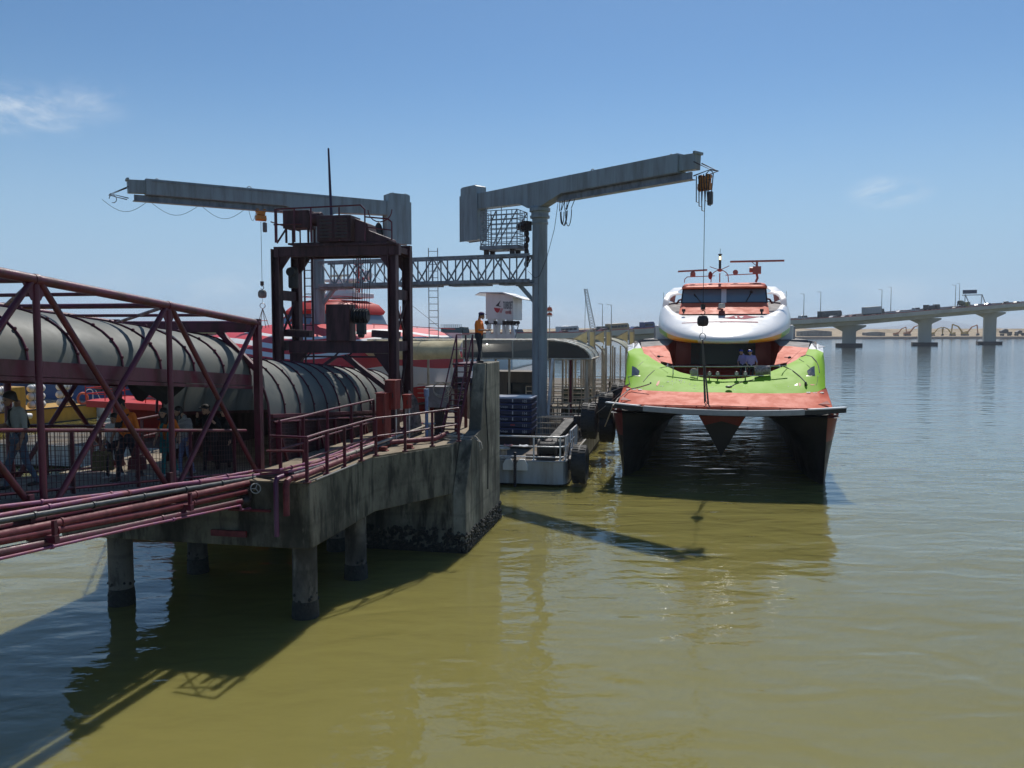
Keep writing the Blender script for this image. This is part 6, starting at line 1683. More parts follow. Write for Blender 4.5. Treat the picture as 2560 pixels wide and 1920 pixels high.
# white upper shell
lo_ = sym([Z3(1065, 852, 6.6), Z3(860, 846, 7.0), Z3(700, 832, 8.3), Z3(610, 812, 10.2), Z3(556, 765, 12.0), Z3(552, 762, 16)])
lo2 = sym([Z3(1065, 836, 6.3), Z3(850, 824, 6.7), Z3(690, 796, 8.1), Z3(600, 756, 10.2), Z3(548, 716, 12.0), Z3(544, 716, 16)])
md_ = sym([Z3(1065, 776, 6.5), Z3(850, 764, 7.0), Z3(680, 734, 8.4), Z3(592, 694, 10.3), Z3(544, 640, 12.6), Z3(540, 650, 16.5)])
up_ = sym([Z3(1065, 704, 8.3), Z3(850, 696, 8.7), Z3(690, 674, 9.9), Z3(608, 632, 11.6), Z3(552, 588, 13.6), Z3(556, 560, 17)])
ed_ = sym([Z3(1065, 640, 10.4), Z3(850, 638, 10.5), Z3(720, 634, 11.0), Z3(636, 600, 12.0), Z3(574, 528, 14.4), Z3(590, 500, 17.5)])
ed2 = sym([Z3(1065, 610, 11.6), Z3(850, 612, 11.6), Z3(740, 616, 11.6), Z3(658, 590, 12.6), Z3(612, 526, 14.8), Z3(628, 500, 17.8)])
nS = len(lo_)
def sm(i, j):
    if i == 0:
        if j in (0, 1, nS - 2, nS - 3): return 1
        if j in (2, nS - 4): return 2
        if j in (3, nS - 5): return 2
    return 0
und = [p + V((0, 1.2, .05)) for p in lo_]
q = MB(); q.grid([lo_, lo2, md_, up_, ed_, ed2], sm); q.grid([und, lo_])
sh_ = q.build('upper_shell', [fwhite, green2, yel], fe, 70)
sb_ = sh_.modifiers.new('round', 'SUBSURF'); sb_.levels = 1; sb_.render_levels = 2
q = MB(); q.prism([V((-3.25, 12, 5.4)), V((3.25, 12, 5.4)), V((3.25, LEN, 5.4)), V((-3.25, LEN, 5.4))], (0, 0, .3)); q.grid([[V((s_ * 3.3, y, z)) for y in (15.8, 26, LEN)] for z in (5.6, 8.0) for s_ in (-1,)]); q.grid([[V((3.3, y, z)) for y in (15.8, 26, LEN)] for z in (5.6, 8.0)])
q.grid([[V((x, y, 8.0)) for x in (-3.3, 3.3)] for y in (16.5, LEN)]); q.build('upper_cabin', fwhite, fe, 0)
q = MB(); hn_ = nS // 2; q.grid([[ed2[hn_ - k] - UP * .04, V((0, ed2[hn_].y if k == 0 else ed2[hn_ - k].y, ed2[hn_ - k].z - .04)), ed2[hn_ + k] - UP * .04] for k in range(1, hn_ + 1)]); q.build('upper_deck', fgrey, fe, 0)
q = MB(); q.prism([V((-4.8, LEN - 1, 1.5)), V((4.8, LEN - 1, 1.5)), V((4.8, LEN - 1, 6.2)), V((-4.8, LEN - 1, 6.2))], (0, .6, 0)); q.build('transom', fwhite, fe, 0)
# emblem lozenge and line lying on the white shell
emb = mat('emblem_crimson', (.30, .008, .04), .8)
from mathutils.bvhtree import BVHTree
_ev = sh_.evaluated_get(bpy.context.evaluated_depsgraph_get()); _me = _ev.to_mesh()
SHT = BVHTree.FromPolygons([v.co.copy() for v in _me.vertices], [tuple(p.vertices) for p in _me.polygons]); _ev.to_mesh_clear()
def onshell(zx, zy):
    o = V((0, 0, CAMZ)) - FF.O; o = V((o.dot(FF.X), o.dot(FF.Y), o.z)); d = ray(1480 + zx / 3.253, 600 + zy / 3.253); d = V((d.dot(FF.X), d.dot(FF.Y), d.z))
    h = SHT.ray_cast(o, d.normalized())
    if h[0] is not None: return h[0]
    return Z3(zx, zy, 9.0)
def onshell_unused(zx, zy):      # on the shell between rows up_ and ed_
    for i in range(60):
        y = 7.0 + 4.5 * i / 59
        p = Z3(zx, zy, y)
        t = inter([abs(v.x) for v in up_[nS // 2:]], list(range(nS - nS // 2)), abs(p.x))
        k = int(t); fr_ = t - k; k2 = min(k + 1, nS - nS // 2 - 1)
        A = lerp(up_[nS // 2 + k], up_[nS // 2 + k2], fr_); B = lerp(ed_[nS // 2 + k], ed_[nS // 2 + k2], fr_); C2 = lerp(md_[nS // 2 + k], md_[nS // 2 + k2], fr_)
        zz = inter([C2.y, A.y, B.y], [C2.z, A.z, B.z], p.y)
        if zz >= p.z: return V((p.x, p.y, zz))
    return p
q = MB()
def patch(poly, mi, lift):
    c0 = V((sum(p[0] for p in poly) / len(poly), sum(p[1] for p in poly) / len(poly)))
    pts = [onshell(*p) + UP * lift + V((0, -lift, 0)) for p in poly]; cc = onshell(c0[0], c0[1]) + UP * lift + V((0, -lift, 0))
    n = len(pts); q.mi = mi
    q.add(pts + [cc], [(i, (i + 1) % n, n) for i in range(n)])
patch([(1060, 634), (1110, 630), (1160, 616), (1250, 612), (1300, 622), (1370, 626), (1300, 636), (1240, 644), (1130, 642)], 0, .015)
patch([(1155, 624), (1180, 622), (1182, 638), (1170, 638)], 1, .025); patch([(1195, 624), (1235, 622), (1220, 636), (1205, 634)], 1, .025)
for k in range(10):
    a0, a1 = 730 + 62 * k, 730 + 62 * (k + 1); f_ = lambda a: 676 - 13 * math.sin((a - 730) / 630 * 2.4)
    patch([(a0, f_(a0)), (a1, f_(a1)), (a1, f_(a1) + 3 + (3 if k > 4 else 0)), (a0, f_(a0) + 3 + (3 if k > 4 else 0))], 0, .015)
q.build('emblem', [emb, fwhite], fe, 0)
# wheelhouse
w0_, w1_ = Z3(690, 604, 11.7), Z3(1432, 598, 11.7)
s0_, s1_ = Z3(706, 514, 13.6), Z3(1414, 508, 13.6)
t0_, t1_ = Z3(715, 398, 14.3), Z3(1396, 385, 14.3)
for p in (w0_, s0_, t0_): p.x -= 0
hw0, hws, hwt = (w1_.x - w0_.x) / 2, (s1_.x - s0_.x) / 2, (t1_.x - t0_.x) / 2
zw, zs_, zt_ = (w0_.z + w1_.z) / 2, (s0_.z + s1_.z) / 2, (t0_.z + t1_.z) / 2
q = MB()
q.grid([[V((-hw0, 14.2, zw)), V((-hw0, 12.0, zw)), V((-hw0 + .25, 11.7, zw)), V((0, 11.55, zw)), V((hw0 - .25, 11.7, zw)), V((hw0, 12.0, zw)), V((hw0, 14.2, zw))],
        [V((-hws, 14.4, zs_)), V((-hws, 13.85, zs_)), V((-hws + .2, 13.6, zs_)), V((0, 13.45, zs_)), V((hws - .2, 13.6, zs_)), V((hws, 13.85, zs_)), V((hws, 14.4, zs_))]])
q.build('wheelhouse_front', coral, fe, 40)
q = MB()
q.grid([[V((s_ * lerp(hws, hwt, k), y, lerp(zs_ - .9, zt_, k))) for y in (14.0 + .4 * k, 18.5)] for k in (0, 1) for s_ in (-1,)])
q.grid([[V((lerp(hws, hwt, k), y, lerp(zs_ - .9, zt_, k))) for y in (14.0 + .4 * k, 18.5)] for k in (0, 1)])
q.add([V((-hws, 18.5, zs_ - .9)), V((hws, 18.5, zs_ - .9)), V((hwt, 18.5, zt_)), V((-hwt, 18.5, zt_))], [(0, 1, 2, 3)])
q.build('wheelhouse_body', coral, fe, 0)
def wpt(x, k, f=0.0):            # on the raked windscreen plane
    return V((x * lerp(hws, hwt, k), lerp(13.52, 14.2, k) + .12 * x * x - f, lerp(zs_, zt_, k)))
q = MB()
for a, b_ in ((-1, -.965), (-.06, .06), (.965, 1)):
    q.grid([[wpt(lerp(a, b_, i / 2), k, .02) for i in range(3)] for k in (0, 1)])
for k0, k1 in ((-.02, .05), (.9, 1.02)): q.grid([[wpt(-1 + i * .2, k, .02) for i in range(11)] for k in (k0, k1)])
q.build('window_frame', black, fe, 0)
for a, b_ in ((-.965, -.06), (.06, .965)):
    q = MB(); q.grid([[wpt(lerp(a, b_, i / 6), k) for i in range(7)] for k in (.05, .5, .9)]); q.build('windscreen', wglass, fe, 60)
q = MB(); q.grid([[wpt(x, k, .05) for x in (-.06, .06)] for k in (-.06, .94)])
for k in range(5): q.ball(wpt(0, .15 + .18 * k, .06), .02, 6, 4)
q.build('mullion', fwhite, fe, 0)
q = MB(); rr_ = [(-hwt - .03, 18.9), (-hwt - .03, 14.1), (-hwt + .3, 13.86), (0, 13.74), (hwt - .3, 13.86), (hwt + .03, 14.1), (hwt + .03, 18.9)]
ztr = Z3(1065, 345, 15.4).z
q.grid([[V((x, y, zt_ - .04)) for x, y in rr_], [V((x, y - .03, zt_ + .06)) for x, y in rr_], [V((x * .985, lerp(y, 18.9, .05), zt_ + .16)) for x, y in rr_], [V((x * .95, lerp(y, 18.9, .2), lerp(zt_, ztr, .75))) for x, y in rr_], [V((x * .88, lerp(y, 18.9, .42), ztr)) for x, y in rr_], [V((0, 17.5, ztr + .03))] * 7])
q.add([V((x, y, zt_ - .04)) for x, y in rr_], [tuple(range(7))]); q.build('wheelhouse_roof', coral, fe, 60)
for sgn in (-1, 1):
    q = MB(); b0 = wpt(sgn * .55 - .03 * (1 - sgn), .03, .06)
    if sgn < 0: q.bar(wpt(-.52, .0, .06), wpt(-.7, .62, .06), .035); q.bar(wpt(-.7, .62, .07), wpt(-.66, .45, .06), .05)
    else: q.bar(wpt(.5, .02, .06), wpt(.63, .62, .06), .035); q.ball(wpt(.64, .72, .08), .09, 8, 6)
    q.build('wiper', dark_steel, fe)
    a = Z3(745 if sgn < 0 else 1380, 598, 11.4); q = MB(); q.box(a + UP * .05, (.1, .1, .12)); q.box(a + UP * .18, (.2, .12, .16)); q.build('floodlight', dark_steel, fe, 0, .01)
a = Z3(1055, 604, 11.35)
q = MB(); q.prism([a + V((-.2, 0, -.05)), a + V((.2, 0, -.05)), a + V((.16, 0, .2)), a + V((-.16, 0, .2))], V((0, .3, 0))); q.tube([a + V((0, .15, .2)), a + V((0, .15, .32))], .08, 8); q.build('searchlight_base', fred, fe, 0)
q = MB(); q.box(a + V((0, .12, .48)), (.36, .3, .26)); q.lathe([(.09, 0), (.1, .06)], 12, a + V((0, -.03, .48)), V((0, -1, 0))); q.build('searchlight', mat('lamp_cream', (.5, .48, .42), .4), fe, 30, .02)
# red raised step across the back of the foredeck well
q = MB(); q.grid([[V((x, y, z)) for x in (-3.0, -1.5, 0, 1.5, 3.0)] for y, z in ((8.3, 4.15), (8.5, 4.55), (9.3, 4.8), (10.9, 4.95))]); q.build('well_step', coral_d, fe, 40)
# quarter windows, seams and scuffs laid on the green bulwark
bwo = [o_ for o_ in fe.children if o_.name.startswith('bulwark')][0]
BWT = BVHTree.FromPolygons([v.co.copy() for v in bwo.data.vertices], [tuple(p.vertices) for p in bwo.data.polygons])
def onbow(zx, zy, lift=.012):
    o = V((0, 0, CAMZ)) - FF.O; o = V((o.dot(FF.X), o.dot(FF.Y), o.z)); d = ray(1480 + zx / 3.253, 600 + zy / 3.253); d = V((d.dot(FF.X), d.dot(FF.Y), d.z)).normalized()
    h = BWT.ray_cast(o, d)
    return (h[0] - d * lift) if h[0] is not None else None
def onpatch(name, poly, m, lift=.012):
    pts = [onbow(x, y, lift) for x, y in poly]; cc = onbow(sum(p[0] for p in poly) / len(poly), sum(p[1] for p in poly) / len(poly), lift)
    if None in pts or cc is None: return
    q = MB(); n = len(pts); q.add(pts + [cc], [(i, (i + 1) % n, n) for i in range(n)]); q.build(name, m, fe, 0)
for s_ in (-1, 1):
    mx_ = (lambda x: x) if s_ < 0 else (lambda x: 2136 - x)
    onpatch('quarter_window', [(mx_(326), 1024), (mx_(352), 1034), (mx_(388), 1064), (mx_(376), 1100), (mx_(322), 1102)], mat('side_glass_dark', (.03, .035, .045), .1), .07)
    onpatch('window_sill', [(mx_(292), 1102), (mx_(392), 1100), (mx_(392), 1108), (mx_(292), 1112)], green2, .03)
    for pts_ in ([(452, 968), (415, 990), (380, 1022), (352, 1050)], [(300, 1105), (302, 1140), (310, 1180)]):
        l_ = [onbow(mx_(x), y, .006) for x, y in pts_]
        if None not in l_: q = MB(); q.tube(l_, .012, 5); q.build('plate_seam', rope_dark, fe)
scuff = mat('scuffed_paint', (.62, .64, .52), .7, 0, (.3, .45, .12), 9, .9)
random.seed(21)
for x, y, w_, h_ in [(560 + 14 * i + random.uniform(-8, 8), 1185 - 3 * i + random.uniform(-25, 12), random.uniform(3, 14), random.uniform(4, 13)) for i in range(14)] + [(random.uniform(760, 1700), random.uniform(1165, 1215), random.uniform(4, 26), random.uniform(2, 5)) for i in range(16)]:
    onpatch('scuff', [(x, y), (x + w_ * .6, y - h_ * .4), (x + w_, y + h_ * .2), (x + w_ * .5, y + h_)], scuff, .006)
onpatch('draught_mark', [(520, 1178), (535, 1150), (552, 1142), (546, 1170), (530, 1188)], mat('mark_orange', (.6, .12, .03), .6))
onpatch('draught_mark', [(1645, 1168), (1668, 1164), (1672, 1180), (1650, 1184)], fwhite); onpatch('draught_mark', [(1680, 1160), (1694, 1164), (1700, 1184), (1686, 1186)], mat('mark_red', (.5, .04, .03), .6))
onpatch('draught_mark', [(1775, 1172), (1815, 1174), (1800, 1182), (1778, 1180)], mat('mark_orange', (.6, .12, .03), .6))
# side wing arches
for sgn in (-1, 1):
    q = MB(); pts = [sgnp(p, sgn) for p in (Z3(572, 540, 14.7), Z3(580, 490, 15.1), Z3(594, 452, 15.6), Z3(622, 432, 16.1), Z3(700, 426, 16.6))]
    q.grid([[p + V((-sgn * .34, .0, -.16)), p + V((-sgn * .02, -.05, -.02)), p + V((sgn * .02, .25, .06)), p + V((-sgn * .25, 1.8, .42)), p + V((-sgn * .6, 2.6, .3))] for p in pts]); q.build('wing_arch', fwhite, fe, 50)
    q = MB(); q.tube([V((sgn * 2.95, 15.6, 7.7)), V((sgn * 2.92, 15.6, 8.4)), V((sgn * 2.7, 15.6, 8.75)), V((sgn * 2.35, 15.6, 8.85))], .06, 8); q.box(V((sgn * 2.75, 15.2, 7.78)), (.7, .2, .06)); q.build('wing_rail', fred, fe)
    q = MB(); a = V((sgn * 3.65, 15.6, 7.75)); q.bar(a - V((sgn * .45, 0, 0)), a, .05); q.bar(a - UP * .3, a + UP * .3, .05); q.build('light_bracket', fred, fe, 0)
    q = MB(); q.tube([a + UP * .3, a + UP * 1.5], .012, 5); q.build('whip_aerial', dark_steel, fe)
# roof gear
zr0 = ztr
gear = mat('gear_coral', (.45, .12, .09), .5)
rad = thing if False else None
q = MB(); rl = V((Z3(820, 300, 15).x, 15, 0)); zt2 = Z3(820, 297, 15).z
q.tube([V((Z3(752, 350, 15).x, 15, zr0)), V((Z3(755, 325, 15).x, 15, zt2 - .15)), V((Z3(775, 305, 15).x, 15, zt2 - .02)), V((Z3(1000, 297, 15).x, 15, zt2 + .02))], .028, 6); q.build('mast_rail', gear, fe)
q = MB(); q.lathe([(.14, 0), (.16, .05), (.16, .22), (.1, .3), (.06, .36)], 14, V((rl.x, 15, zt2))); q.box(V((rl.x - .02, 15, Z3(820, 250, 15).z)), (1.75, .12, .1), V((1, 0, .035)).normalized()); q.build('radar', gear, fe, 30)
q = MB(); zt3 = Z3(1335, 275, 15.5).z; xr = Z3(1340, 275, 15.5).x
q.box(V((xr, 15.5, zt3 + .22)), (.48, .45, .44)); q.lathe([(.16, 0), (.16, .2)], 12, V((xr - .24, 15.5, zt3 + .25)), V((-1, 0, 0)))
q.bar(V((xr, 15.5, zt3 + .44)), V((xr, 15.5, zt3 + .72)), .12); q.bar(V((xr - .3, 15.5, zt3 + .72)), V((xr, 15.5, zt3 + .45)), .04)
q.box(V((xr, 15.5, zt3 + .76)), (3.15, .14, .11)); q.tube([V((xr, 15.5, zt3)), V((xr + .05, 15.5, zt3 - .25)), V((xr - .05, 15.5, zr0))], .07, 8)
q.build('radar', gear, fe, 30)
q = MB(); q.tube([V((Z3(1085, 297, 15.5).x, 15.5, zt3 - .05)), V((xr, 15.5, zt3))], .03, 6); q.lathe([(.05, 0), (.1, .12), (.16, .3)], 12, V((Z3(1166, 272, 15.5).x, 15.6, zt3 + .1)), V((0, -1, 0))); q.build('horn', gear, fe)
q = MB(); cx = Z3(1040, 250, 15.2).x; zc = Z3(1040, 245, 15.2).z
q.tube([V((cx - .52, 15.2, zr0))] + arc(V((cx, 15.2, zc - .45)), V((-.5, 0, 0)), UP * .45, 0, math.pi, 10) + [V((cx + .52, 15.2, zr0))], .03, 6)
q.tube([V((cx, 15.2, zr0)), V((cx, 15.2, zr0 + .55))], .04, 6); q.lathe([(.06, 0), (.15, .05), (.15, .16), (.06, .2)], 12, V((cx, 15.2, zc - .1)))
q.bar(V((cx, 15.2, zc)), V((cx - .6, 15.2, zc + .22)), .04); q.bar(V((cx, 15.2, zc)), V((cx + .55, 15.2, zc + .25)), .04)
q.build('mast_arch', gear, fe)
q = MB(); q.tube([V((cx, 15.2, zc + .1)), V((cx, 15.2, zc + .95))], .08, 10); q.box(V((cx, 15.2, zc + .95)), (.24, .24, .05)); q.tube([V((cx, 15.2, zc + .95)), V((cx, 15.2, zc + 1.3))], .015, 5); q.build('signal_mast', dark_steel, fe)
q = MB(); q.box(V((cx, 15.1, zc + .72)), (.11, .1, .2)); q.build('signal_lamp', bulb, fe, 0)
q = MB(); q.ball(V((Z3(962, 300, 15).x, 15, zt2 + .05)), (.13, .1, .25), 8, 6); q.build('flag_bundle', mat('flag_red', (.35, .05, .04), .8), fe)
# deck hand rails and floodlights on the foredeck
q = MB(); yh = 4.4
q.tube([Z3(610, 1028, yh), Z3(1065, 1031, yh - .2), Z3(1585, 1024, yh)], .03, 6); q.tube([Z3(800, 1105, 3.9), Z3(1400, 1104, 3.9)], .026, 6)
for zx in (660, 860, 1250, 1450): a = Z3(zx, 1030, yh - .1); q.tube([V((a.x, a.y, 4.15)), a], .025, 6)
q.build('foredeck_rail', galv, fe)
for zx in (955, 1022, 1176, 1247):
    a = Z3(zx, 1088, 3.85); q = MB(); q.lathe([(.1, 0), (.12, .05), (.1, .16), (.02, .2)], 14, a, V((0, 1, 0))); q.tube([a + V((0, .1, 0)), V((a.x, a.y + .1, 4.15))], .03, 6); q.mi = 1
    q.lathe([(.085, -.012), (.085, .0)], 14, a, V((0, 1, 0))); q.build('deck_floodlight', [dark_steel, mat('lamp_glass', (.5, .5, .42), .1)], fe, 30)
q = MB(); a = Z3(1385, 1062, 4.4); q.ball(Z3(828, 1075, 4.4), (.2, .1, .2), 10, 6); q.build('rope_bundle', rope_pale, fe); q = MB(); q.lathe([(.22, -.35), (.22, .35)], 14, a, V((1, 0, .1))); q.build('rope_drum', mat('drum_mix', (.2, .17, .16), .7, 0, (.5, .45, .4), 12, .8), fe)
# fairleads on the green band, scratches
for zx, zy in ((468, 1175), (1112, 1195), (1748, 1172)):
    s_ = 1 if zx > 1065 else -1
    k = min(range(nC), key=lambda i: abs(mid0[i].x - Z3(zx, zy, 2.6).x)); a = mid0[k].copy(); a.x = Z3(zx, zy, 2.6).x; a.z = Z3(zx, zy, a.y - .1).z
    q = MB(); q.ball(a + V((0, -.05, 0)), (.16 if zx == 1112 else .06, .1, .06 if zx == 1112 else .12), 10, 6); q.build('fairlead', black, fe)
# mooring ropes
def rope(lab, pts, r=.022, m=rope_pale, sag=0.0):
    q = MB(); out = []
    for i in range(len(pts) - 1):
        for k in range(8):
            t = k / 8; p = lerp(V(pts[i]), V(pts[i + 1]), t); out.append(p - UP * sag * 4 * t * (1 - t))
    out.append(V(pts[-1])); q.tube(out, r, 6); q.solo('mooring_rope', m, lab, 'rope', out[0])
fl0 = FF.W(Z3(468, 1172, 2.3))
rope('mooring rope from the green bow down over the bumper corner', [fl0, FF.W(Z3(300, 1215, 2.4)), FF.W(Z3(210, 1290, 1.3)), FF.W(Z3(170, 1352, .3)) + UP * .04, P(1512, 1066, 40)], .03, rope_pale, .02)
rope('tight mooring line from the ferry bow corner to the pontoon railing', [FF.W(Z3(310, 1168, 3.0)), P(1456, 1000, 41)], .026, rope_pale, .06)
rope('thin mooring line from the ferry corner to the second tyre', [FF.W(Z3(300, 1175, 3.0)), P(1480, 1040, 40.2)], .018, rope_pale, .08)
def rb(zx, zy, y=5.0):
    p = onbow(zx, zy, .03)
    return FF.W(p if p is not None else Z3(zx, zy, y))
rope('dark hose curling over the right side of the green bulwark', [rb(1700, 950), rb(1740, 935), rb(1790, 950), rb(1822, 985), rb(1842, 1030), rb(1850, 1080)], .024, rope_dark)
rope('dark rope from the foredeck rail over the right green bulwark', [FF.W(Z3(1540, 1022, 4.6)), rb(1590, 1040), rb(1640, 1068), rb(1690, 1108), rb(1725, 1145), rb(1750, 1178)], .024, rope_dark)
rope('dark rope from the foredeck rail over the left green bulwark', [FF.W(Z3(620, 1028, 4.6)), rb(560, 1038), rb(500, 1065), rb(455, 1105), rb(418, 1150)], .014, rope_dark)
rope('rope from the foredeck lights down to the centre fairlead', [FF.W(Z3(1380, 1100, 4.6)), rb(1300, 1140), rb(1210, 1158), rb(1160, 1175), rb(1125, 1194)], .022, rope_dark)
# ================================================================== RED FERRY BEHIND THE PIER
RF = Frame((-17.2, 40, 0), (.47, 1.0))
rf = thing('red_ferry', 'red catamaran ferry with white wave stripes behind the gantry', 'ferry', RF.O, RF.rz, local=True)
def wave_mat():
    m = bpy.data.materials.new('red_with_white_waves'); m.use_nodes = True; nt = m.node_tree; b = nt.nodes['Principled BSDF']
    b.inputs['Roughness'].default_value = .5; b.inputs['Specular IOR Level'].default_value = .3
    tcn = nd(nt, 'ShaderNodeTexCoord'); sx_ = nd(nt, 'ShaderNodeSeparateXYZ'); nt.links.new(tcn.outputs['Object'], sx_.inputs[0])
    def M(op, a, b_=None):
        n = nd(nt, 'ShaderNodeMath', operation=op)
        for i, v in enumerate((a, b_)):
            if v is None: continue
            if isinstance(v, (int, float)): n.inputs[i].default_value = v
            else: nt.links.new(v, n.inputs[i])
        return n.outputs[0]
    wv = M('MULTIPLY', M('SINE', M('ADD', M('MULTIPLY', sx_.outputs[1], .42), M('MULTIPLY', sx_.outputs[0], .55))), .22)
    h = M('SUBTRACT', sx_.outputs[2], wv)
    b1 = M('MULTIPLY', M('GREATER_THAN', h, 6.02), M('LESS_THAN', h, 6.27)); b2 = M('MULTIPLY', M('GREATER_THAN', h, 5.58), M('LESS_THAN', h, 5.82))
    b3 = M('ADD', M('LESS_THAN', h, 4.55), M('MULTIPLY', M('GREATER_THAN', h, 6.60), M('LESS_THAN', h, 6.74)))
    s = M('MINIMUM', M('ADD', M('ADD', b1, b2), b3), 1.0)
    mx = nd(nt, 'ShaderNodeMix', data_type='RGBA'); mx.inputs[6].default_value = (.62, .045, .055, 1); mx.inputs[7].default_value = (.75, .74, .73, 1)
    nt.links.new(s, mx.inputs[0]); nt.links.new(mx.outputs[2], b.inputs['Base Color'])
    return m
rwave = wave_mat()
rred = mat('ferry_signal_red', (.56, .032, .025), .5, 0, (.45, .04, .035), 1.4, .6, 1, spec=.3)
rows = []
for z, hw_, yf in ((3.3, 5.0, 3.0), (4.2, 5.2, 2.4), (5.2, 5.15, 2.6), (6.0, 4.9, 3.6), (6.55, 4.4, 5.2), (6.95, 3.6, 7.2), (7.25, 2.7, 9.2)):
    row = []
    for i in range(25):
        t = i / 24
        if t < .25: p = V((-hw_, lerp(21.5, yf + 4, t / .25), z))
        elif t > .75: p = V((hw_, lerp(yf + 4, 21.5, (t - .75) / .25), z))
        else:
            a = math.pi * (t - .25) / .5; p = V((-hw_ * math.cos(a), yf + 4 - 4 * math.sin(a), z))
        if abs(p.x) > 0.9 * hw_ and p.y > 14: p.z -= .035 * (p.y - 14)
        row.append(p)
    rows.append(row)
q = MB(); q.grid(rows); q.build('forward_shell', rwave, rf, 60)
q = MB(); q.add(rows[-1], [tuple(range(25))]); q.build('upper_deck', rred, rf, 0)
q = MB(); q.prism([V((-5.0, 21.5, 1)), V((5.0, 21.5, 1)), V((5.0, 21.5, 6.7)), V((-5.0, 21.5, 6.7))], V((0, .1, 0))); q.build('aft_bulkhead', fwhite, rf, 0)
for k in range(5):
    q = MB(); q.box(V((4.62, 13.2 + 1.7 * k, 6.38 - .03 * k)), (.25, 1.5, .36), ez=V((-.6, 0, 1)).normalized()); q.build('side_window', wglass, rf, 0)
for sgn in (-1, 1):
    q = MB(); q.grid([[V((sgn * 5.05, y, z)) for y in (1.2, 3, 8, 21.5)] for z in (-.8, 1.2, 3.3)]); q.grid([[V((sgn * 5.05, 1.2, z)), V((sgn * 4.2, .9, z)), V((sgn * 3.0, 3.0, z))] for z in (-.8, 1.2, 3.3)]); q.build('demihull', rred, rf, 40)
q = MB(); q.prism([V((-5.2, .2, 3.0)), V((-4.6, -.6, 3.0)), V((4.6, -.6, 3.0)), V((5.2, .2, 3.0)), V((5.2, 4.2, 3.0)), V((-5.2, 4.2, 3.0))], UP * .32); q.build('foredeck', rred, rf, 0, .03)
q = MB()
for i in range(8): x = -5 + 10 * i / 7; q.tube([V((x, -.3, 3.3)), V((x, -.3, 4.25))], .025, 6)
for z in (3.65, 3.95, 4.25): q.tube([V((-5, 2, z)), V((-5, -.3, z)), V((5, -.3, z)), V((5, 2, z))], .025, 6)
q.build('bow_railing', rred, rf)
for x, w_ in ((-3.2, .5), (-2.4, .35), (-1.2, .6), (.6, .5)):
    q = MB(); q.box(V((x, 1.6, 3.6)), (w_, .5, .55)); q.lathe([(.14, 0), (.14, .4)], 10, V((x + .5, 1.4, 3.32))); q.build('deck_box', fgrey, rf, 0, .03)
# wheelhouse
def whs(z, k): return [(-hx_ * 1, y_) for hx_, y_ in ()]
def ring(hx_, yf, yb, z):
    hx_ *= .86; z -= .22 if z > 7 else 0
    return [V((-hx_, yb, z)), V((-hx_, yf + 1.6, z)), V((-hx_ * .85, yf + .5, z)), V((-hx_ * .35, yf, z)), V((hx_ * .35, yf, z)), V((hx_ * .85, yf + .5, z)), V((hx_, yf + 1.6, z)), V((hx_, yb, z))]
q = MB(); q.grid([ring(3.4, 9.6, 16, 6.9), ring(2.95, 10.3, 16, 7.45)]); q.build('wheelhouse_base', rred, rf, 30)
q = MB(); q.grid([ring(2.95, 10.3, 16, 7.42), ring(2.5, 11.1, 16, 8.12)]); q.build('bridge_window', wglass, rf, 25)
q = MB()
for a, b_ in zip(ring(2.97, 10.27, 16, 7.42)[1:-1], ring(2.52, 11.07, 16, 8.12)[1:-1]): q.bar(a, b_, .09, .05)
q.build('window_post', rred, rf, 0)
q = MB(); q.grid([ring(2.6, 10.95, 16, 8.1), ring(2.62, 10.9, 16.2, 8.3), ring(2.2, 11.4, 16, 8.75), ring(1.5, 12.3, 15.5, 9.0), ring(.3, 13.5, 14.5, 9.05)]); q.build('wheelhouse_roof', rred, rf, 50)
q = MB()
for z in (9.05, 8.75): q.tube([p + V((0, 0, 0)) for p in ring(1.9, 11.9, 15.8, z + .15)[1:-1]], .025, 6)
q.build('roof_rail', rred, rf)
q = MB(); q.prism([V((-.9, 14, 8.9)), V((.9, 14, 8.9)), V((.55, 14, 10.0)), V((-.55, 14, 10.0))], V((0, 1.6, 0))); q.box(V((0, 14.8, 10.08)), (2.6, 1.5, .16)); q.box(V((0, 14.8, 9.1)), (3.4, 1.9, .3)); q.build('mast_base', fwhite, rf, 0, .04)
q = MB(); q.ball(V((-1.6, 14.5, 9.65)), (.42, .42, .5), 12, 8); q.ball(V((1.9, 14.8, 10.4)), (.3, .3, .34), 12, 8); q.build('satellite_dome', fwhite, rf)
q = MB(); q.bar(V((-.9, 14.6, 10.4)), V((.6, 14.6, 10.4)), .12, .14); q.lathe([(.16, 0), (.16, .3)], 10, V((-.2, 14.6, 10.12))); q.build('radar', mat('radar_cream', (.6, .52, .4), .5), rf, 30)
q = MB()
for a in range(4):
    dx, dy = (.14 if a % 2 else -.14), (.14 if a // 2 else -.14); q.tube([V((1.2 + dx, 14.8 + dy, 8.9)), V((1.2 + dx * .4, 14.8 + dy * .4, 11.9))], .025, 5)
for k in range(10): z = 9.0 + .28 * k; q.bar(V((1.06, 14.7, z)), V((1.34, 14.7, z + .28)), .03); q.bar(V((1.34, 14.7, z)), V((1.06, 14.7, z + .28)), .03)
for k in range(4): q.bar(V((.85, 14.8, 9.6 + .5 * k)), V((1.55, 14.8, 9.6 + .5 * k)), .05); q.ball(V((1.5, 14.8, 9.7 + .5 * k)), .09, 6, 5)
q.build('lattice_mast', rred, rf, 0)
q = MB(); q.tube([V((1.2, 14.8, 11.5)), V((4.6, 10.5, 7.1))], .012, 4); q.tube([V((1.2, 14.8, 11.2)), V((4.8, 19.5, 6.8))], .012, 4); q.build('stay_wire', rope_dark, rf)
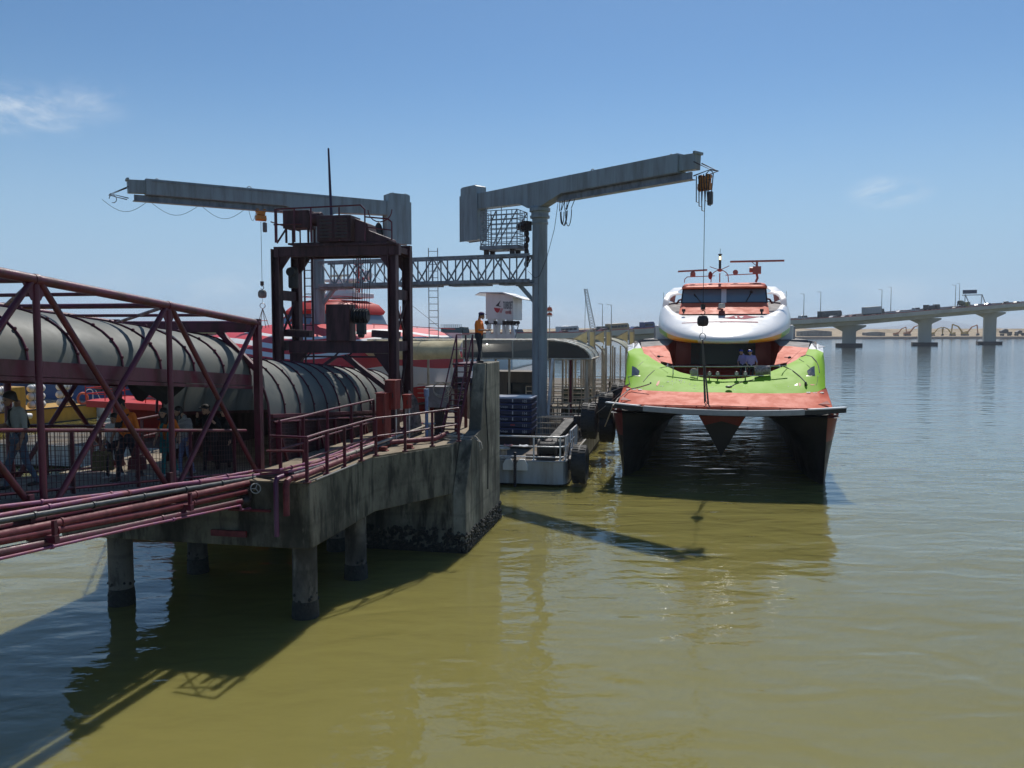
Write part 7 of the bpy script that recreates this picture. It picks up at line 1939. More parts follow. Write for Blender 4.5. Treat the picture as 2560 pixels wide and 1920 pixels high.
q = MB(); q.tube([V((4.2, 15, 7.0)), V((4.2, 15, 8.4))], .02, 5); q.lathe([(.09, 0), (.07, .45), (.02, .5)], 8, V((4.2, 15, 6.9))); q.build('whip_aerial', rred, rf)
q = MB()
for k in range(7): q.tube([V((4.6, 11.5 + 1.6 * k, 7.0)), V((4.6, 11.5 + 1.6 * k, 7.25 - .04 * k))], .02, 5)
q.tube([V((4.6, 11.3, 7.25)), V((4.6, 21.3, 6.95))], .022, 5); q.tube([V((-3.2, 6.5, 7.2)), V((-3.9, 8.8, 7.45)), V((-3.9, 12, 7.5))], .022, 5)
q.build('deck_rail', rred, rf)
# ================================================================== WHITE JET FERRY WITH SIGN TOWER
JF = Frame((-4.6, 57, 0), (.2, .98))
jf = thing('white_ferry', 'white jet ferry behind the canopy carrying a tall white lettered funnel tower', 'ferry', JF.O, JF.rz, local=True)
q = MB(); q.grid([[V((x * k, y, z)) for x in (-4.2, -4.2, -2.5, 0, 2.5, 4.2, 4.2) for y in ((22,) if False else (0,))] for z, k in ((0, 1),)][:0] or
  [[V((-4.3 * k, 18, z)), V((-4.3 * k, 2, z)), V((-2.6 * k, -1 - .3 * z, z)), V((0, -2 - .45 * z, z)), V((2.6 * k, -1 - .3 * z, z)), V((4.3 * k, 2, z)), V((4.3 * k, 18, z))] for z, k in ((-.5, .8), (1.2, .95), (2.6, 1), (3.4, 1.0))]); q.build('hull', fwhite, jf, 40)
q = MB(); q.grid([[V((-4.1 * k, 18, z)), V((-4.1 * k, 3 + o, z)), V((-2.2 * k, .6 + o, z)), V((2.2 * k, .6 + o, z)), V((4.1 * k, 3 + o, z)), V((4.1 * k, 18, z))] for z, k, o in ((3.38, 1, 0), (4.0, .98, .5), (5.3, .9, 2.2), (5.9, .8, 3.4))], lambda i, j: 1 if i == 1 else 0)
q.add([V((-3.3, 18, 5.9)), V((-3.3, 6.4, 5.9)), V((-1.8, 4, 5.9)), V((1.8, 4, 5.9)), V((3.3, 6.4, 5.9)), V((3.3, 18, 5.9))], [(0, 1, 2, 3, 4, 5)]); q.build('cabin', [fwhite, wglass], jf, 30)
tw = Frame(P(1245, 848, 58) * 1.0, (.5, .87))
def twp(px, py, d=0.0):          # on a plane facing the viewer's left a little
    o = V((0, 0, CAMZ)); dr = ray(px, py); n = V((-.30, -.954, 0)); p0 = P(1245, 800, 58) - n * d
    p = o + dr * ((p0 - o).dot(n) / dr.dot(n)); r = p - JF.O
    return V((r.dot(JF.X), r.dot(JF.Y), p.z))
def jl(v): return V((v.dot(JF.X), v.dot(JF.Y), v.z))
nl = jl(V((.30, .954, 0)))
twm = mat('tower_white', (.74, .74, .72), .45, 0, (.62, .61, .58), 2, .5, 4)
q = MB(); q.prism([twp(1214, 733), twp(1283, 737), twp(1283, 800), twp(1214, 797)], nl * 2.2); q.build('sign_box', twm, jf, 0, .03)
q = MB(); q.prism([twp(1186, 738, -.3), twp(1200, 730, -.3), twp(1256, 730, -.3), twp(1311, 748, -.3), twp(1310, 750, -.3), twp(1255, 733, -.3), twp(1200, 733, -.3)], nl * 3.0); q.build('tower_roof', twm, jf, 0)
for a, b_, c_, d_ in ((1219, 1238, 1213, 1243), (1243, 1260, 1238, 1264), (1266, 1280, 1263, 1287)):
    q = MB(); m1, m2 = lerp(a, b_, .30), lerp(a, b_, .70)
    for s_ in (0, 1):
        lo0, lo1 = (c_, lerp(c_, d_, .30)) if s_ == 0 else (lerp(c_, d_, .7), d_)
        hi0, hi1 = (a, m1) if s_ == 0 else (m2, b_)
        q.prism([twp(hi0, 797, .1), twp(hi1, 812, .1), twp(lo1, 838, .1), twp(lo1, 850, .1), twp(lo0, 850, .1)], nl * .35)
    q.prism([twp(a, 796, .09), twp(b_, 797, .09), twp(m2, 811, .09), twp(lerp(a, b_, .5), 806, .09), twp(m1, 811, .09)], nl * .36)
    q.prism([twp(lerp(c_, d_, .28), 836, .09), twp(lerp(c_, d_, .72), 836, .09), twp(d_, 853, .09), twp(c_, 853, .09)], nl * .36)
    q.build('tower_leg', twm, jf, 0)
q = MB(); q.bar(twp(1212, 808, -.4), twp(1296, 813, -.4), .08); q.bar(twp(1296, 813, -.4), twp(1288, 845, -.2), .05); q.build('lamp_bar', steel_grey, jf, 0)
for px in (1216, 1238, 1260, 1268, 1277, 1285, 1294):
    q = MB(); a = twp(px, 806, -.5); q.box(a, (.2, .16, .22)); q.lathe([(.09, 0), (.13, .16)], 10, a, jl(V((.3, -.95, -.2)))); q.bar(a, a - UP * .2, .05); q.build('floodlight', dark_steel, jf, 0)
ex_ = (twp(1283, 760, -.02) - twp(1240, 758, -.02)); ex_.z = 0
charc = mat('logo_charcoal', (.04, .04, .05), .6); lred = mat('logo_red', (.50, .05, .06), .6)
o_ = twp(1271, 765, .0) - nl * .01
text('lettering', 'TURBOJET', .74, twp(1270, 764) - nl * .012, ex_, UP, charc, jf, .006, sx=.21)
text('lettering', '噴射飛航', .27, twp(1271, 782) - nl * .012, ex_, UP, lred, jf, .006, sx=.42)
q = MB()
q.prism([twp(1252, 751, .012), twp(1239, 765, .012), twp(1254, 767, .012), twp(1247, 763.5, .012)], -nl * .03); q.build('logo_bird', charc, jf, 0)
q = MB()
q.prism([twp(1235, 769, .012), twp(1251, 771, .012), twp(1249, 778, .012), twp(1245, 782, .012), twp(1241, 781, .012), twp(1237, 776, .012)], -nl * .03)
for k in (0, 3): q.prism([twp(1253 + k, 771, .012), twp(1254.5 + k, 771, .012), twp(1251 + k, 782, .012), twp(1249.5 + k, 782, .012)], -nl * .03)
q.build('logo_shield', lred, jf, 0)
# ================================================================== YELLOW RESCUE BOAT AND TUGS, FAR LEFT
YF = Frame((-32.6, 64.0, 0), (-.42, -.907))          # local y runs from the right end towards the viewer
yb = thing('yellow_boat', 'yellow work boat piled with white life raft drums at far left', 'boat', YF.O, YF.rz, local=True)
ylw = mat('boat_yellow', (.55, .30, .02), .45, 0, (.42, .22, .02), 1.5, .7, 3)
q = MB(); q.grid([[V((x, y, z)) for y in (0, .25, 4, 14)] for x, z in ((.0, -.5), (.0, 1.1))]); q.grid([[V((x, 0, z)) for x in (0, 4.6)] for z in (-.5, 1.05)])
q.grid([[V((x, y, 1.05)) for x in (0, 4.6)] for y in (0, 14)]); q.build('hull', ylw, yb, 0)
q = MB(); q.bar(V((-.05, -.1, 1.12)), V((-.05, 14, 1.12)), .16, .1); q.bar(V((0, 0, .0)), V((0, 14, .02)), .12, .12); q.build('rubbing_strake', black, yb, 0)
raftm = mat('raft_white', (.72, .72, .70), .4, 0, (.5, .48, .45), 3, .6)
def raft(x, y, z, lab):
    t = thing('life_raft', lab, 'life raft', YF.W((x, y, z)), YF.rz + random.uniform(-.05, .05), 'life raft drums on the yellow boat', local=True)
    q = MB(); q.lathe([(.0, -.66), (.16, -.64), (.27, -.52), (.29, -.4), (.29, .4), (.27, .52), (.16, .64), (0, .66)], 18, V((0, 0, .3)), V((.0, 1, 0))); q.build('drum', raftm, t, 40)
    q = MB()
    for a in (-.3, 0, .3): q.lathe([(.302, a - .025), (.302, a + .025)], 18, V((0, 0, .3)), V((0, 1, 0)))
    q.build('strap', mat('raft_strap', (.2, .2, .2), .7), t, 40)
cnt = 0
for k, (y, nm) in enumerate(((2.0, 'rightmost stack'), (4.3, 'second stack from right'), (7.0, 'third stack from right'), (9.0, 'fourth stack from right'), (10.6, 'leftmost stack'))):
    for j in range(3):
        raft(.9 + .05 * (j % 2), y, 1.1 + .6 * j, '%s white life raft drum, %s on yellow boat' % (['bottom', 'middle', 'top'][j], nm))
q = MB(); q.prism([V((.5, 5.4, 1.05)), V((2.6, 5.4, 1.05)), V((2.6, 6.3, 1.05)), V((.5, 6.3, 1.05))], UP * 1.75); q.build('deck_house', ylw, yb, 0, .03)
q = MB(); q.prism([V((.8, 9.6, 1.05)), V((3.6, 9.6, 1.05)), V((3.6, 12.5, 1.05)), V((.8, 12.5, 1.05))], UP * 1.7); q.build('deck_house', ylw, yb, 0, .03)
q = MB()
for y in (6.6, 7.5, 8.4, 9.3, 10.2): q.bar(V((.15, y, 1.05)), V((.15, y, 1.95)), .05)
for z in (1.5, 1.95): q.bar(V((.15, 6.6, z)), V((.15, 12.0, z)), .05)
q.bar(V((.1, .2, 1.1)), V((.1, .2, 2.1)), .06); q.tube(arc(V((.1, .5, 2.0)), V((0, -.35, 0)), UP * .3, 0, math.pi, 6), .03, 6)
q.build('boat_railing', white_rail, yb, 0)
text('lettering', 'CI', .62, V((-.03, 11.25, .5)), V((0, -1, 0)), UP, mat('boat_lettering', (.42, .06, .02), .6), yb, .01)
lb = thing('life_ring', 'orange life ring hung beside the rightmost raft stack', 'life ring', YF.W((.35, .9, 1.6)), YF.rz, local=True)
q = MB(); q.tube([V((0, .42 * math.cos(a), .42 * math.sin(a))) for a in [2 * math.pi * i / 20 for i in range(20)]], .09, 8, closed=True); q.build('ring', mat('ring_orange', (.6, .1, .04), .5), lb)
fdr = thing('boat_fender', 'pale grey round ended fender hanging off the yellow boat end', 'fender', YF.W((-.2, -.2, .6)), YF.rz, local=True)
q = MB(); q.lathe([(0, -.75), (.2, -.65), (.27, -.3), (.27, .3), (.2, .62), (.05, .75)], 14, V((0, 0, .2))); q.tube([V((0, 0, .9)), V((.1, .3, 1.6))], .03, 5); q.build('fender_body', mat('fender_grey', (.4, .42, .43), .7), fdr)
fd2 = thing('boat_fender', 'white round fender against the middle of the yellow hull side', 'fender', YF.W((-.25, 6.0, .75)), YF.rz, local=True)
q = MB(); q.lathe([(0, -.55), (.2, -.42), (.22, 0), (.2, .42), (0, .55)], 14, V((0, 0, 0)), V((0, 1, .1))); q.build('fender_body', raftm, fd2)
for k, (px, py, Y, col, hcol, lab) in enumerate(((262, 1003, 84, (.02, .07, .22), (.5, .5, .5), 'blue hulled tug behind the rightmost raft stack'), (215, 1000, 92, (.08, .30, .22), (.4, .45, .42), 'sea green work boat half hidden behind the raft drums'), (60, 985, 96, (.015, .03, .12), (.6, .6, .6), 'dark navy boat far behind the left raft stacks'))):
    o_ = P(px, py, Y); o_.z = 0
    t = thing('tug_boat', lab, 'boat', o_, -.3, local=True)
    q = MB(); q.grid([[V((-6, 2, z)), V((-6, -2, z)), V((3, -2.1 * k_, z)), V((6.5 * k_, 0, z + .3)), V((3, 2.1 * k_, z)), V((-6, 2, z))] for z, k_ in ((-.4, .85), (1.0, 1), (2.0, 1.05))]); q.add([V((-6, 2, 1.7)), V((-6, -2, 1.7)), V((3, -2.1, 1.7)), V((6.4, 0, 1.9)), V((3, 2.1, 1.7))], [(0, 1, 2, 3, 4)]); q.build('hull', mat('tug_hull_%s' % lab.split()[0], col, .5), t, 30)
    q = MB(); q.box(V((-1, 0, 2.6)), (4, 2.6, 1.8)); q.build('cabin', mat('tug_cabin_%s' % lab.split()[0], hcol, .5), t, 0, .05)
    q = MB(); q.box(V((-1, 0, 3.0)), (4.05, 2.65, .5)); q.build('cabin_window', wglass, t, 0)
    q = MB(); q.tube([V((-1, 0, 3.4)), V((-1, 0, 5.2))], .08, 6); q.build('mast', dark_steel, t)
    for x in (1.5, 3.2):
        q = MB(); q.lathe([(.3, -.12), (.5, -.12), (.5, .12), (.3, .12)], 14, V((x, -2.25, 1.3)), V((0, 1, 0))); q.build('tyre', black_rub, t, 30)
# ================================================================== PEOPLE
skin = mat('skin', (.52, .31, .21), .5); skin_d = mat('skin_tanned', (.38, .21, .135), .5)
hairm = mat('black_hair', (.012, .010, .010), .45)
def cloth(name, col, col2=None, stripes=False):
    m = mat(name, col, .85, 0, col2, 6, .6, 0, .006, 14)
    return m
def stripe_mat():
    m = bpy.data.materials.new('striped_jersey'); m.use_nodes = True; nt = m.node_tree; b = nt.nodes['Principled BSDF']; b.inputs['Roughness'].default_value = .85
    tcn = nd(nt, 'ShaderNodeTexCoord'); s = nd(nt, 'ShaderNodeSeparateXYZ'); nt.links.new(tcn.outputs['Object'], s.inputs[0])
    a = nd(nt, 'ShaderNodeMath', operation='MULTIPLY'); a.inputs[1].default_value = 34; nt.links.new(s.outputs[2], a.inputs[0])
    f = nd(nt, 'ShaderNodeMath', operation='FRACT'); nt.links.new(a.outputs[0], f.inputs[0])
    g = nd(nt, 'ShaderNodeMath', operation='GREATER_THAN'); g.inputs[1].default_value = .5; nt.links.new(f.outputs[0], g.inputs[0])
    mx = nd(nt, 'ShaderNodeMix', data_type='RGBA'); mx.inputs[6].default_value = (.03, .03, .04, 1); mx.inputs[7].default_value = (.6, .6, .6, 1)
    nt.links.new(g.outputs[0], mx.inputs[0]); nt.links.new(mx.outputs[2], b.inputs['Base Color']); return m
def person(lab, pos, face, H=1.72, sk=None, shirt=None, pants=None, shoe=None, sleeve=.6, arms=None, step=.16, head=(0, 0), hair='short', cap=None, female=False, skirt=None, stoop=0.0, knee=0.0):
    """pos: feet point; face: heading (rotation about z, 0 = looking along local -y). arms: ((elbow, wrist), (elbow, wrist)) local offsets for left (-x), right (+x)"""
    k = H / 1.72
    t = thing('person', lab, 'person', pos, face, 'people on the quay', local=True)
    sk = sk or skin
    caps = []                     # (p, q, r0, r1, mat)
    def c(p, q_, r0, r1, m): caps.append((V(p) * k, V(q_) * k, r0 * k, r1 * k, m))
    sh = .165 if female else .19
    fy = -1
    lean = stoop
    hipz = .90
    ch = V((0, -lean * .5, 1.32)); nk = V((0, -lean * .9, 1.47))
    w_ = .115 if female else .13
    # torso
    c((-.07, 0, hipz), (-.06, -lean * .2, 1.08), w_, w_ * .86, 2); c((.07, 0, hipz), (.06, -lean * .2, 1.08), w_, w_ * .86, 2)
    c((-.055, -lean * .2, 1.0), ch + V((-.085, 0, 0)), .118, .128, 1); c((.055, -lean * .2, 1.0), ch + V((.085, 0, 0)), .118, .128, 1)
    c((0, -lean * .2, 1.0), ch, .12, .12, 1)
    c(ch + V((-sh + .03, 0, .09)), ch + V((sh - .03, 0, .09)), .07, .07, 1)
    if female: c(ch + V((-.07, -.08, -.03)), ch + V((.07, -.08, -.03)), .07, .07, 1)
    c(ch + V((0, .0, .1)), nk + V((0, -.01, .03)), .075, .055, 1)
    c(nk, nk + V((head[0] * .3, -.02, .09)), .052, .05, 0)
    hc = nk + V((head[0] * .6, -.035 + head[1] * .3, .17))
    hd = V((head[0], -1, head[1])).normalized()      # gaze
    c(hc + V((0, .02, .03)), hc + V((0, .015, .01)), .092, .088, 0)
    c(hc + V((0, -.015, .0)), hc + hd * .035 - UP * .075, .078, .05, 0)
    c(hc + hd * .085 - UP * .005, hc + hd * .108 - UP * .03, .010, .015, 0)
    hx = hd.cross(UP).normalized()
    for s_ in (-1, 1): c(hc + hx * s_ * .088 + UP * .01, hc + hx * s_ * .09 - UP * .025, .018, .013, 0)
    # legs
    for s_, st in ((-1, step), (1, -step)):
        hp = V((s_ * .085, 0, hipz - .02)); kn = V((s_ * .095, -st * .55 - .03 - knee, .49)); an = V((s_ * .10, -st * 1.0 + (.05 if st < 0 else 0), .085 + (.05 if st < -.1 else 0)))
        c(hp, kn, .088, .058, 2); c(kn, an, .056, .042, 2)
        c(an - UP * .03 + V((0, .03, 0)), an + V((s_ * .02, -.15, -.045)), .042, .036, 3)
    arms = arms or (((-.06, .02, -.27), (.0, -.1, -.22)), ((.06, .02, -.27), (.0, -.1, -.22)))
    hands = []
    for s_, (e_, w__) in zip((-1, 1), arms):
        S = ch + V((s_ * sh, 0, .08)); Eb = S + V(e_); W = Eb + V(w__)
        c(S, Eb, .052, .042, 1); 
        c(Eb, W, .039, .028, 1 if sleeve > .9 else 0)
        if sleeve < .9: c(lerp(S, Eb, sleeve), Eb, .040, .040, 0)
        d = (W - Eb).normalized(); side = V((s_, 0, 0)) - d * d.x * s_
        side = side.normalized() if side.length > .1 else V((0, -1, 0)); nr = d.cross(side).normalized()
        c(W, W + d * .075, .026, .033, 0)
        fwd = V((0, -1, 0)) - d * V((0, -1, 0)).dot(d); fwd = fwd.normalized() if fwd.length > .05 else side
        inn_ = d.cross(fwd).normalized() * (.5 * s_)
        for j, ln in enumerate((.072, .082, .078, .06)):
            b0 = W + d * .085 + fwd * (.027 - .018 * j); m0_ = b0 + d * ln * .55 + inn_ * .012; t0 = m0_ + d * ln * .35 + inn_ * .035
            c(b0, m0_, .0105, .0095, 0); c(m0_, t0, .0095, .008, 0)
        c(W + d * .03 + fwd * .025, W + d * .075 + fwd * .055 + inn_ * .02, .012, .010, 0)
        hands.append(W + d * .11)
    mb = MB()
    for p, q_, r0, r1, m in caps:
        d = q_ - p
        mb.ball(p, r0, 10, 6); mb.ball(q_, r1, 10, 6)
        if d.length > 1e-5: mb.tube([p, q_], [r0, r1], 10)
    o = mb.build('tmp_body', [skin], None, 0, 0, None, False)
    rm = o.modifiers.new('r', 'REMESH'); rm.mode = 'VOXEL'; rm.voxel_size = .0125 * k
    smo = o.modifiers.new('s', 'SMOOTH'); smo.factor = .5; smo.iterations = 3
    dg = bpy.context.evaluated_depsgraph_get()
    me = bpy.data.meshes.new_from_object(o.evaluated_get(dg))
    bpy.data.objects.remove(o)
    me.name = 'person_body'; me.materials.clear()
    for m in (sk, shirt, pants, shoe): me.materials.append(m)
    for pol in me.polygons:
        pc = pol.center; best = 9e9; bm_ = 0
        for p, q_, r0, r1, m in caps:
            d = q_ - p; L2 = d.length_squared
            u = 0 if L2 < 1e-9 else max(0, min(1, (pc - p).dot(d) / L2))
            ds = (pc - p - d * u).length - lerp(r0, r1, u)
            if ds < best - 1e-6: best = ds; bm_ = m
        pol.material_index = bm_; pol.use_smooth = True
    b = bpy.data.objects.new('body', me); COL.objects.link(b); b.parent = t
    hc = hc * k
    # face
    q = MB()
    for s_ in (-1, 1): q.ball(hc + hd * (.084 * k) + hx * s_ * .032 * k + UP * .008 * k, (.013 * k, .013 * k, .008 * k), 8, 6)
    q.build('eyes', black, b)
    q = MB(); q.ball(hc + hd * .083 * k - UP * .062 * k, (.024 * k, .012 * k, .007 * k), 8, 5); q.build('mouth', mat('lips', (.28, .09, .07), .5), b)
    # hair
    def dome(name, m, r, zlo, back, extra=0):
        q = MB(); rows = []
        for i in range(8):
            a = math.pi / 2 * i / 7
            rows.append([hc + V((0, .02 * k, .03 * k)) + V((r * math.cos(a) * math.cos(b_), r * 1.1 * math.cos(a) * math.sin(b_), r * math.sin(a) * 1.02)) * k + (V((0, 0, -zlo * (.5 + .5 * math.sin(b_)) * (1 - i / 3.0) * k)) if i < 3 else V()) for b_ in [2 * math.pi * j / 20 for j in range(21)]])
        q.grid(rows); return q.build(name, m, t, 70)
    if hair and not cap:
        dome('hair', hairm, .106, .10 if hair == 'short' else .14, 0)
    if hair == 'long':
        q = MB(); rows = []
        for i in range(9):
            zz = .06 - .065 * i; rows.append([hc + V((.105 * math.cos(b_) * (1 + .12 * math.sin(i)), .035 + .085 * math.sin(b_) * (1.1), zz)) * k for b_ in [math.pi * (-.15 + 1.3 * j / 10) for j in range(11)]] + [hc + V((.06, .02, zz)) * k, hc + V((0, .01, zz)) * k, hc + V((-.06, .02, zz)) * k])
        q.grid([r + [r[0]] for r in rows]); q.build('hair_length', hairm, t, 70)
    if cap:
        dome('hair', hairm, .099, .11, 0)
        q = MB(); rows = []
        for i in range(7):
            a = math.pi / 2 * i / 6
            rows.append([hc + V((0, .015, .045)) * k + V((.109 * math.cos(a) * math.cos(b_), .118 * math.cos(a) * math.sin(b_), .09 * math.sin(a) + .0)) * k for b_ in [2 * math.pi * j / 20 for j in range(21)]])
        q.grid(rows)
        f2 = V((hd.x, hd.y, 0)).normalized()
        if cap[1] == 'peak': q.prism([hc + UP * .045 * k + f2 * .09 * k + hx * .085 * k, hc + UP * .035 * k + f2 * .175 * k + hx * .055 * k, hc + UP * .032 * k + f2 * .19 * k, hc + UP * .035 * k + f2 * .175 * k - hx * .055 * k, hc + UP * .045 * k + f2 * .09 * k - hx * .085 * k], UP * .012 * k)
        else: q.tube([hc + UP * .045 * k + (f2 * math.cos(a) * .13 + hx * math.sin(a) * .118) * k + V((0, .015, 0)) * k for a in [2 * math.pi * i / 20 for i in range(20)]], .012 * k, 6, closed=True)
        q.build('cap' if cap[1] == 'peak' else 'helmet', cap[0], t, 60)
    if skirt:
        q = MB(); q.grid([[V((math.cos(a) * (.155 + .035 * i), math.sin(a) * (.125 + .03 * i) - .01 * i, .98 - .165 * i)) * k for a in [2 * math.pi * j / 20 for j in range(21)]] for i in range(5)]); q.build('skirt', skirt, t, 70, recalc=False)
    return t, [t_ * k for t_ in hands], ch * k, k
def W_(t, p):
    return V(t.location) + Matrix.Rotation(t.rotation_euler.z, 3, 'Z') @ V(p)
def feet(px, py, tt=None, side=None, Y=None):
    """point on the gangway floor seen in that photo column at depth Y"""
    p = P(px, py, Y); tl = ((p.y - T0.y) / TS.y)
    rel = p - T0; tpar = V((rel.x, rel.y, 0)).dot(TD) / TS.length
    return V((p.x, p.y, zfloor(max(-3, min(2.1, tpar))) + .005))
jeans = cloth('blue_denim', (.08, .115, .17), (.15, .2, .27)); dkj = cloth('dark_denim', (.015, .018, .03), (.03, .035, .05))
shoeb = mat('dark_shoe', (.02, .02, .022), .6); shoew = mat('pale_shoe', (.5, .5, .5), .6)
orange = cloth('orange_cotton', (.88, .22, .03), (.78, .18, .025)); greyt = cloth('grey_green_cotton', (.40, .41, .37), (.30, .32, .31))
teal = cloth('teal_cloth', (.02, .20, .20), (.03, .13, .14)); blk = cloth('black_cotton', (.012, .012, .014)); lil = cloth('lilac_shirt', (.36, .30, .60), (.30, .25, .52)); whitec = cloth('white_cotton', (.6, .6, .6))
bagr = mat('wine_leather', (.11, .012, .018), .5)
# 1 man in grey T-shirt (front left)
f1 = feet(52, 1226, Y=14.7)
p1, h1_, c1_, k1 = person('man in grey T-shirt with black cross strap looking down at the left edge', f1, -.75, 1.76, skin_d, greyt, jeans, shoeb, .55, (((-.15, -.06, -.25), (-.16, -.24, -.1)), ((.07, .03, -.28), (.0, -.08, -.24))), .2, (.25, -.45), 'short')
def cross_bag(t, ch, k, lab, bx_=1, bag=None, m=black):
    o = W_(t, ch)
    b = thing('shoulder_bag', lab, 'bag', o, t.rotation_euler.z, local=True)
    q = MB(); r = .148 * k
    pts = [V((bx_ * -.12, .02, .15)) * k, V((bx_ * -.09, -.115, .08)) * k, V((0, -.15, -.05)) * k, V((bx_ * .09, -.145, -.2)) * k, V((bx_ * .15, -.06, -.3)) * k]
    q.tube(pts, .02 * k, 6); q.tube([pts[0], V((bx_ * -.05, .14, .05)) * k, V((bx_ * .08, .15, -.18)) * k, V((bx_ * .16, .06, -.3)) * k], .02 * k, 6); q.build('strap', m, b)
    bp0 = V(bag or (bx_ * .17, -.02, -.36)) * k
    q = MB(); q.box(bp0, (.14 * k, .06 * k, .11 * k), V((.8, .6, 0)), V((-.6, .8, 0))); q.build('pouch', m, b, 0, .02)
cross_bag(p1, c1_, k1, 'black strap and pouch worn across by the man in grey', 1)
# 2 man in orange T-shirt and cap
f2 = feet(322, 1205, Y=17.3)
p2, h2_, c2_, k2 = person('man in orange T-shirt and dark cap walking with a red handbag', f2, -.35, 1.72, skin_d, orange, dkj, shoeb, .6, (((-.08, -.02, -.26), (.05, -.16, -.18)), ((.1, .0, -.27), (.03, -.06, -.24))), .2, (-.2, -.15), 'short', (mat('cap_dark', (.02, .02, .025), .8), 'peak'))
cross_bag(p2, c2_, k2, 'small black pouch bag on the chest of the man in orange', -1, (-.06, -.17, -.1))
def handbag(lab, hand, rz, w_, h_, m, drop=.1):
    t = thing('hand_bag', lab, 'bag', hand, rz, local=True)
    q = MB(); q.prism([V((-w_ / 2, -.07, -drop - h_)), V((w_ / 2, -.07, -drop - h_)), V((w_ * .42, -.05, -drop)), V((-w_ * .42, -.05, -drop))], V((0, .13, 0))); q.build('bag_body', m, t, 0, .02)
    q = MB()
    for y in (-.05, .05): q.tube([V((-w_ * .25, y, -drop)), V((-w_ * .12, y * .3, -.01)), V((w_ * .12, y * .3, -.01)), V((w_ * .25, y, -drop))], .010, 6)
    q.build('bag_handle', m, t)
handbag('wine red handbag hanging from the hand of the man in orange', W_(p2, h2_[1]), .1, .38, .26, bagr, .24)
# child / companion half hidden behind the orange man
f3 = feet(286, 1190, Y=17.9)
p3, h3_, c3_, k3 = person('short person in white carrying a brown sack behind the man in orange', f3, -.3, 1.42, skin, whitec, dkj, shoew, .6, None, .12, (.2, -.2), 'short')
bs = mat('sack_khaki', (.16, .13, .06), .85, 0, (.24, .2, .1), 4, .8)
handbag('large khaki shopping sack carried at the left of the man in orange', W_(p3, h3_[0]), .1, .46, .42, bs, .06)
# 4 woman with orange top and teal scarf
f4 = feet(425, 1190, Y=19.0)
p4, h4_, c4_, k4 = person('woman in orange top with long teal scarf and glasses', f4, -.15, 1.58, skin, orange, teal, shoew, .55, (((-.1, -.03, -.24), (-.03, -.1, -.22)), ((.13, -.02, -.22), (.1, -.16, -.18))), .12, (-.1, -.3), 'long', None, True)
q = MB()
for s_ in (-1, 1): q.grid([[V((s_ * (.05 + .05 * i + .01 * math.sin(j)), -.165 - .02 * math.sin(i * 2 + j * .5) + (.06 if j == 0 else 0), 1.38 - .085 * j)) * k4 for i in range(3)] for j in range(10)])
q.build('scarf', teal, p4, 70)
q = MB(); q.tube(arc(V((0, .02, 1.38)) * k4, V((.11, 0, 0)), V((0, .1, .02)), 0, math.pi, 8), .04, 8); q.build('scarf_neck', teal, p4)
# 5 woman with striped top, long hair, grey skirt and jeans jacket
f5 = feet(466, 1186, Y=19.8)
p5, h5_, c5_, k5 = person('woman with long dark hair in a black and white striped top', f5, -.5, 1.62, skin, stripe_mat(), cloth('pale_denim', (.2, .25, .42), (.13, .17, .3)), shoew, .45, None, .1, (-.3, -.1), 'long', None, True)
handbag('small white pouch held by the woman in the striped top', W_(p5, h5_[0]), 0, .16, .1, whitec, .02)
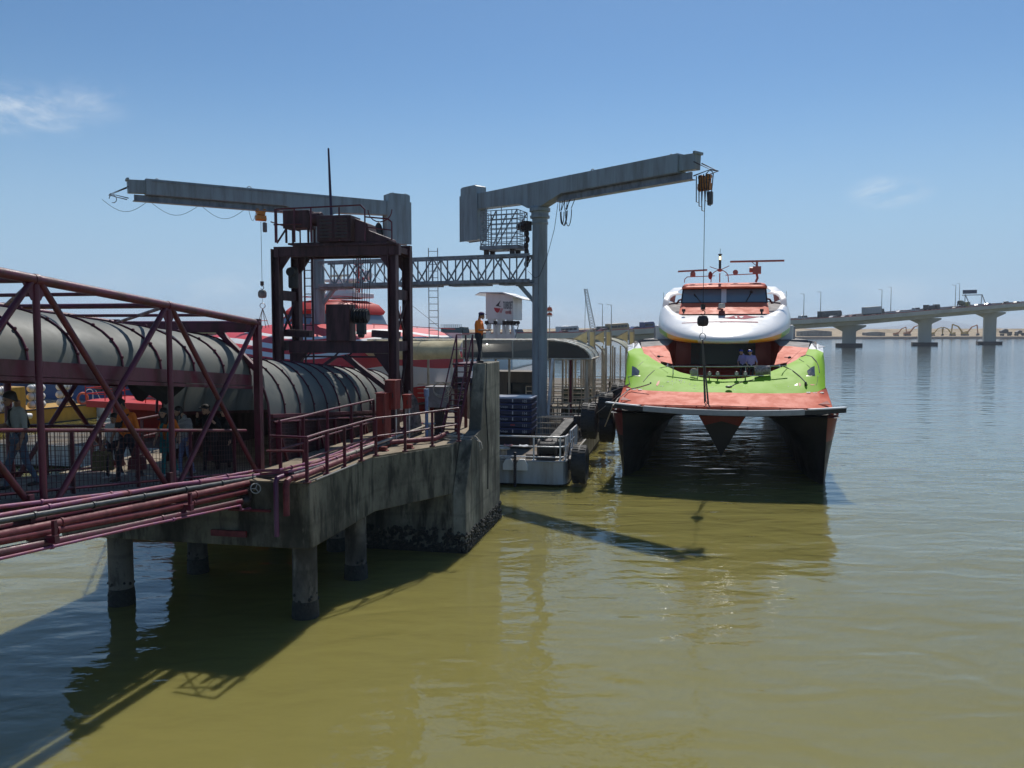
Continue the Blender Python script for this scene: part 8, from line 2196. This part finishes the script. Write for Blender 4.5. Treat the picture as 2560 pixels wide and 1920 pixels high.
# 6 and 7 black clothed couple at the joint
f6 = feet(528, 1182, Y=20.3)
p6, h6_, c6_, k6 = person('man in black with dark cap adjusting his collar near the end post', f6, -.3, 1.70, skin, blk, blk, shoew, .95, (((-.16, -.06, -.16), (.1, -.1, .2)), ((.13, -.02, -.22), (-.04, -.14, .12))), .1, (-.1, -.2), 'short', (mat('cap_black', (.012, .012, .013), .8), 'peak'))
f7 = feet(560, 1180, Y=20.6)
p7, h7_, c7_, k7 = person('woman in a long black dress behind the man in black', f7, -.1, 1.64, skin, blk, blk, shoew, .95, None, .1, (.1, -.1), 'long', None, True, blk)
handbag('dark red bag carried by the woman in black', W_(p7, h7_[0]), 0, .3, .26, bagr, .18)
# 8 docker on the wall-top platform
f8 = up(sb + E * .75 + R * .12, 5.775)
f8 = V((P(1198, 906, f8.y).x, f8.y, 5.775))
p8, h8_, c8_, k8 = person('dock worker in orange shirt and purple cap on the wall top platform', f8, 1.15, 1.70, skin_d, orange, dkj, shoeb, .6, (((-.03, -.06, -.26), (.06, -.24, .0)), ((.03, -.06, -.26), (-.06, -.24, .0))), .05, (0, -.25), 'short', (mat('cap_purple', (.05, .012, .09), .7), 'peak'))
# 9, 10 ferry crew in lilac shirts and blue helmets
hel = mat('helmet_blue', (.02, .05, .35), .25)
for zx, yy, rz, lab, st_ in ((1292, 6.6, 0.15, 'right ferry crewman in lilac shirt and blue helmet on the foredeck', 0), (1228, 7.2, -.3, 'left ferry crewman in lilac shirt and blue helmet half behind the other', 0)):
    a = Z3(zx, 1090, yy); w0 = FF.W(V((a.x, yy, 4.155)))
    person(lab, w0, FF.rz + rz, 1.70, skin, lil, dkj, shoeb, .6, (((-.08, -.02, -.27), (.08, -.16, -.16)), ((.1, .0, -.27), (-.02, -.08, -.24))), .04, (-.15, -.3), 'short', (hel, 'helmet'))
# ================================================================== AIR
hzb = MB(); hzb.box((0, 3800, 44), (15200, 9200, 94))
hm_ = bpy.data.materials.new('sea_haze'); hm_.use_nodes = True
hnt = hm_.node_tree
for n_ in list(hnt.nodes):
    if n_.type == 'BSDF_PRINCIPLED': hnt.nodes.remove(n_)
pv = hnt.nodes.new('ShaderNodeVolumePrincipled')
pv.inputs['Color'].default_value = (.86, .93, 1.0, 1); pv.inputs['Density'].default_value = 0.00018; pv.inputs['Anisotropy'].default_value = 0.2
hnt.links.new(pv.outputs[0], hnt.nodes['Material Output'].inputs['Volume'])
hzb.solo('haze', hm_, None, None, (0, 3800, 44), kind='stuff', smooth=0)
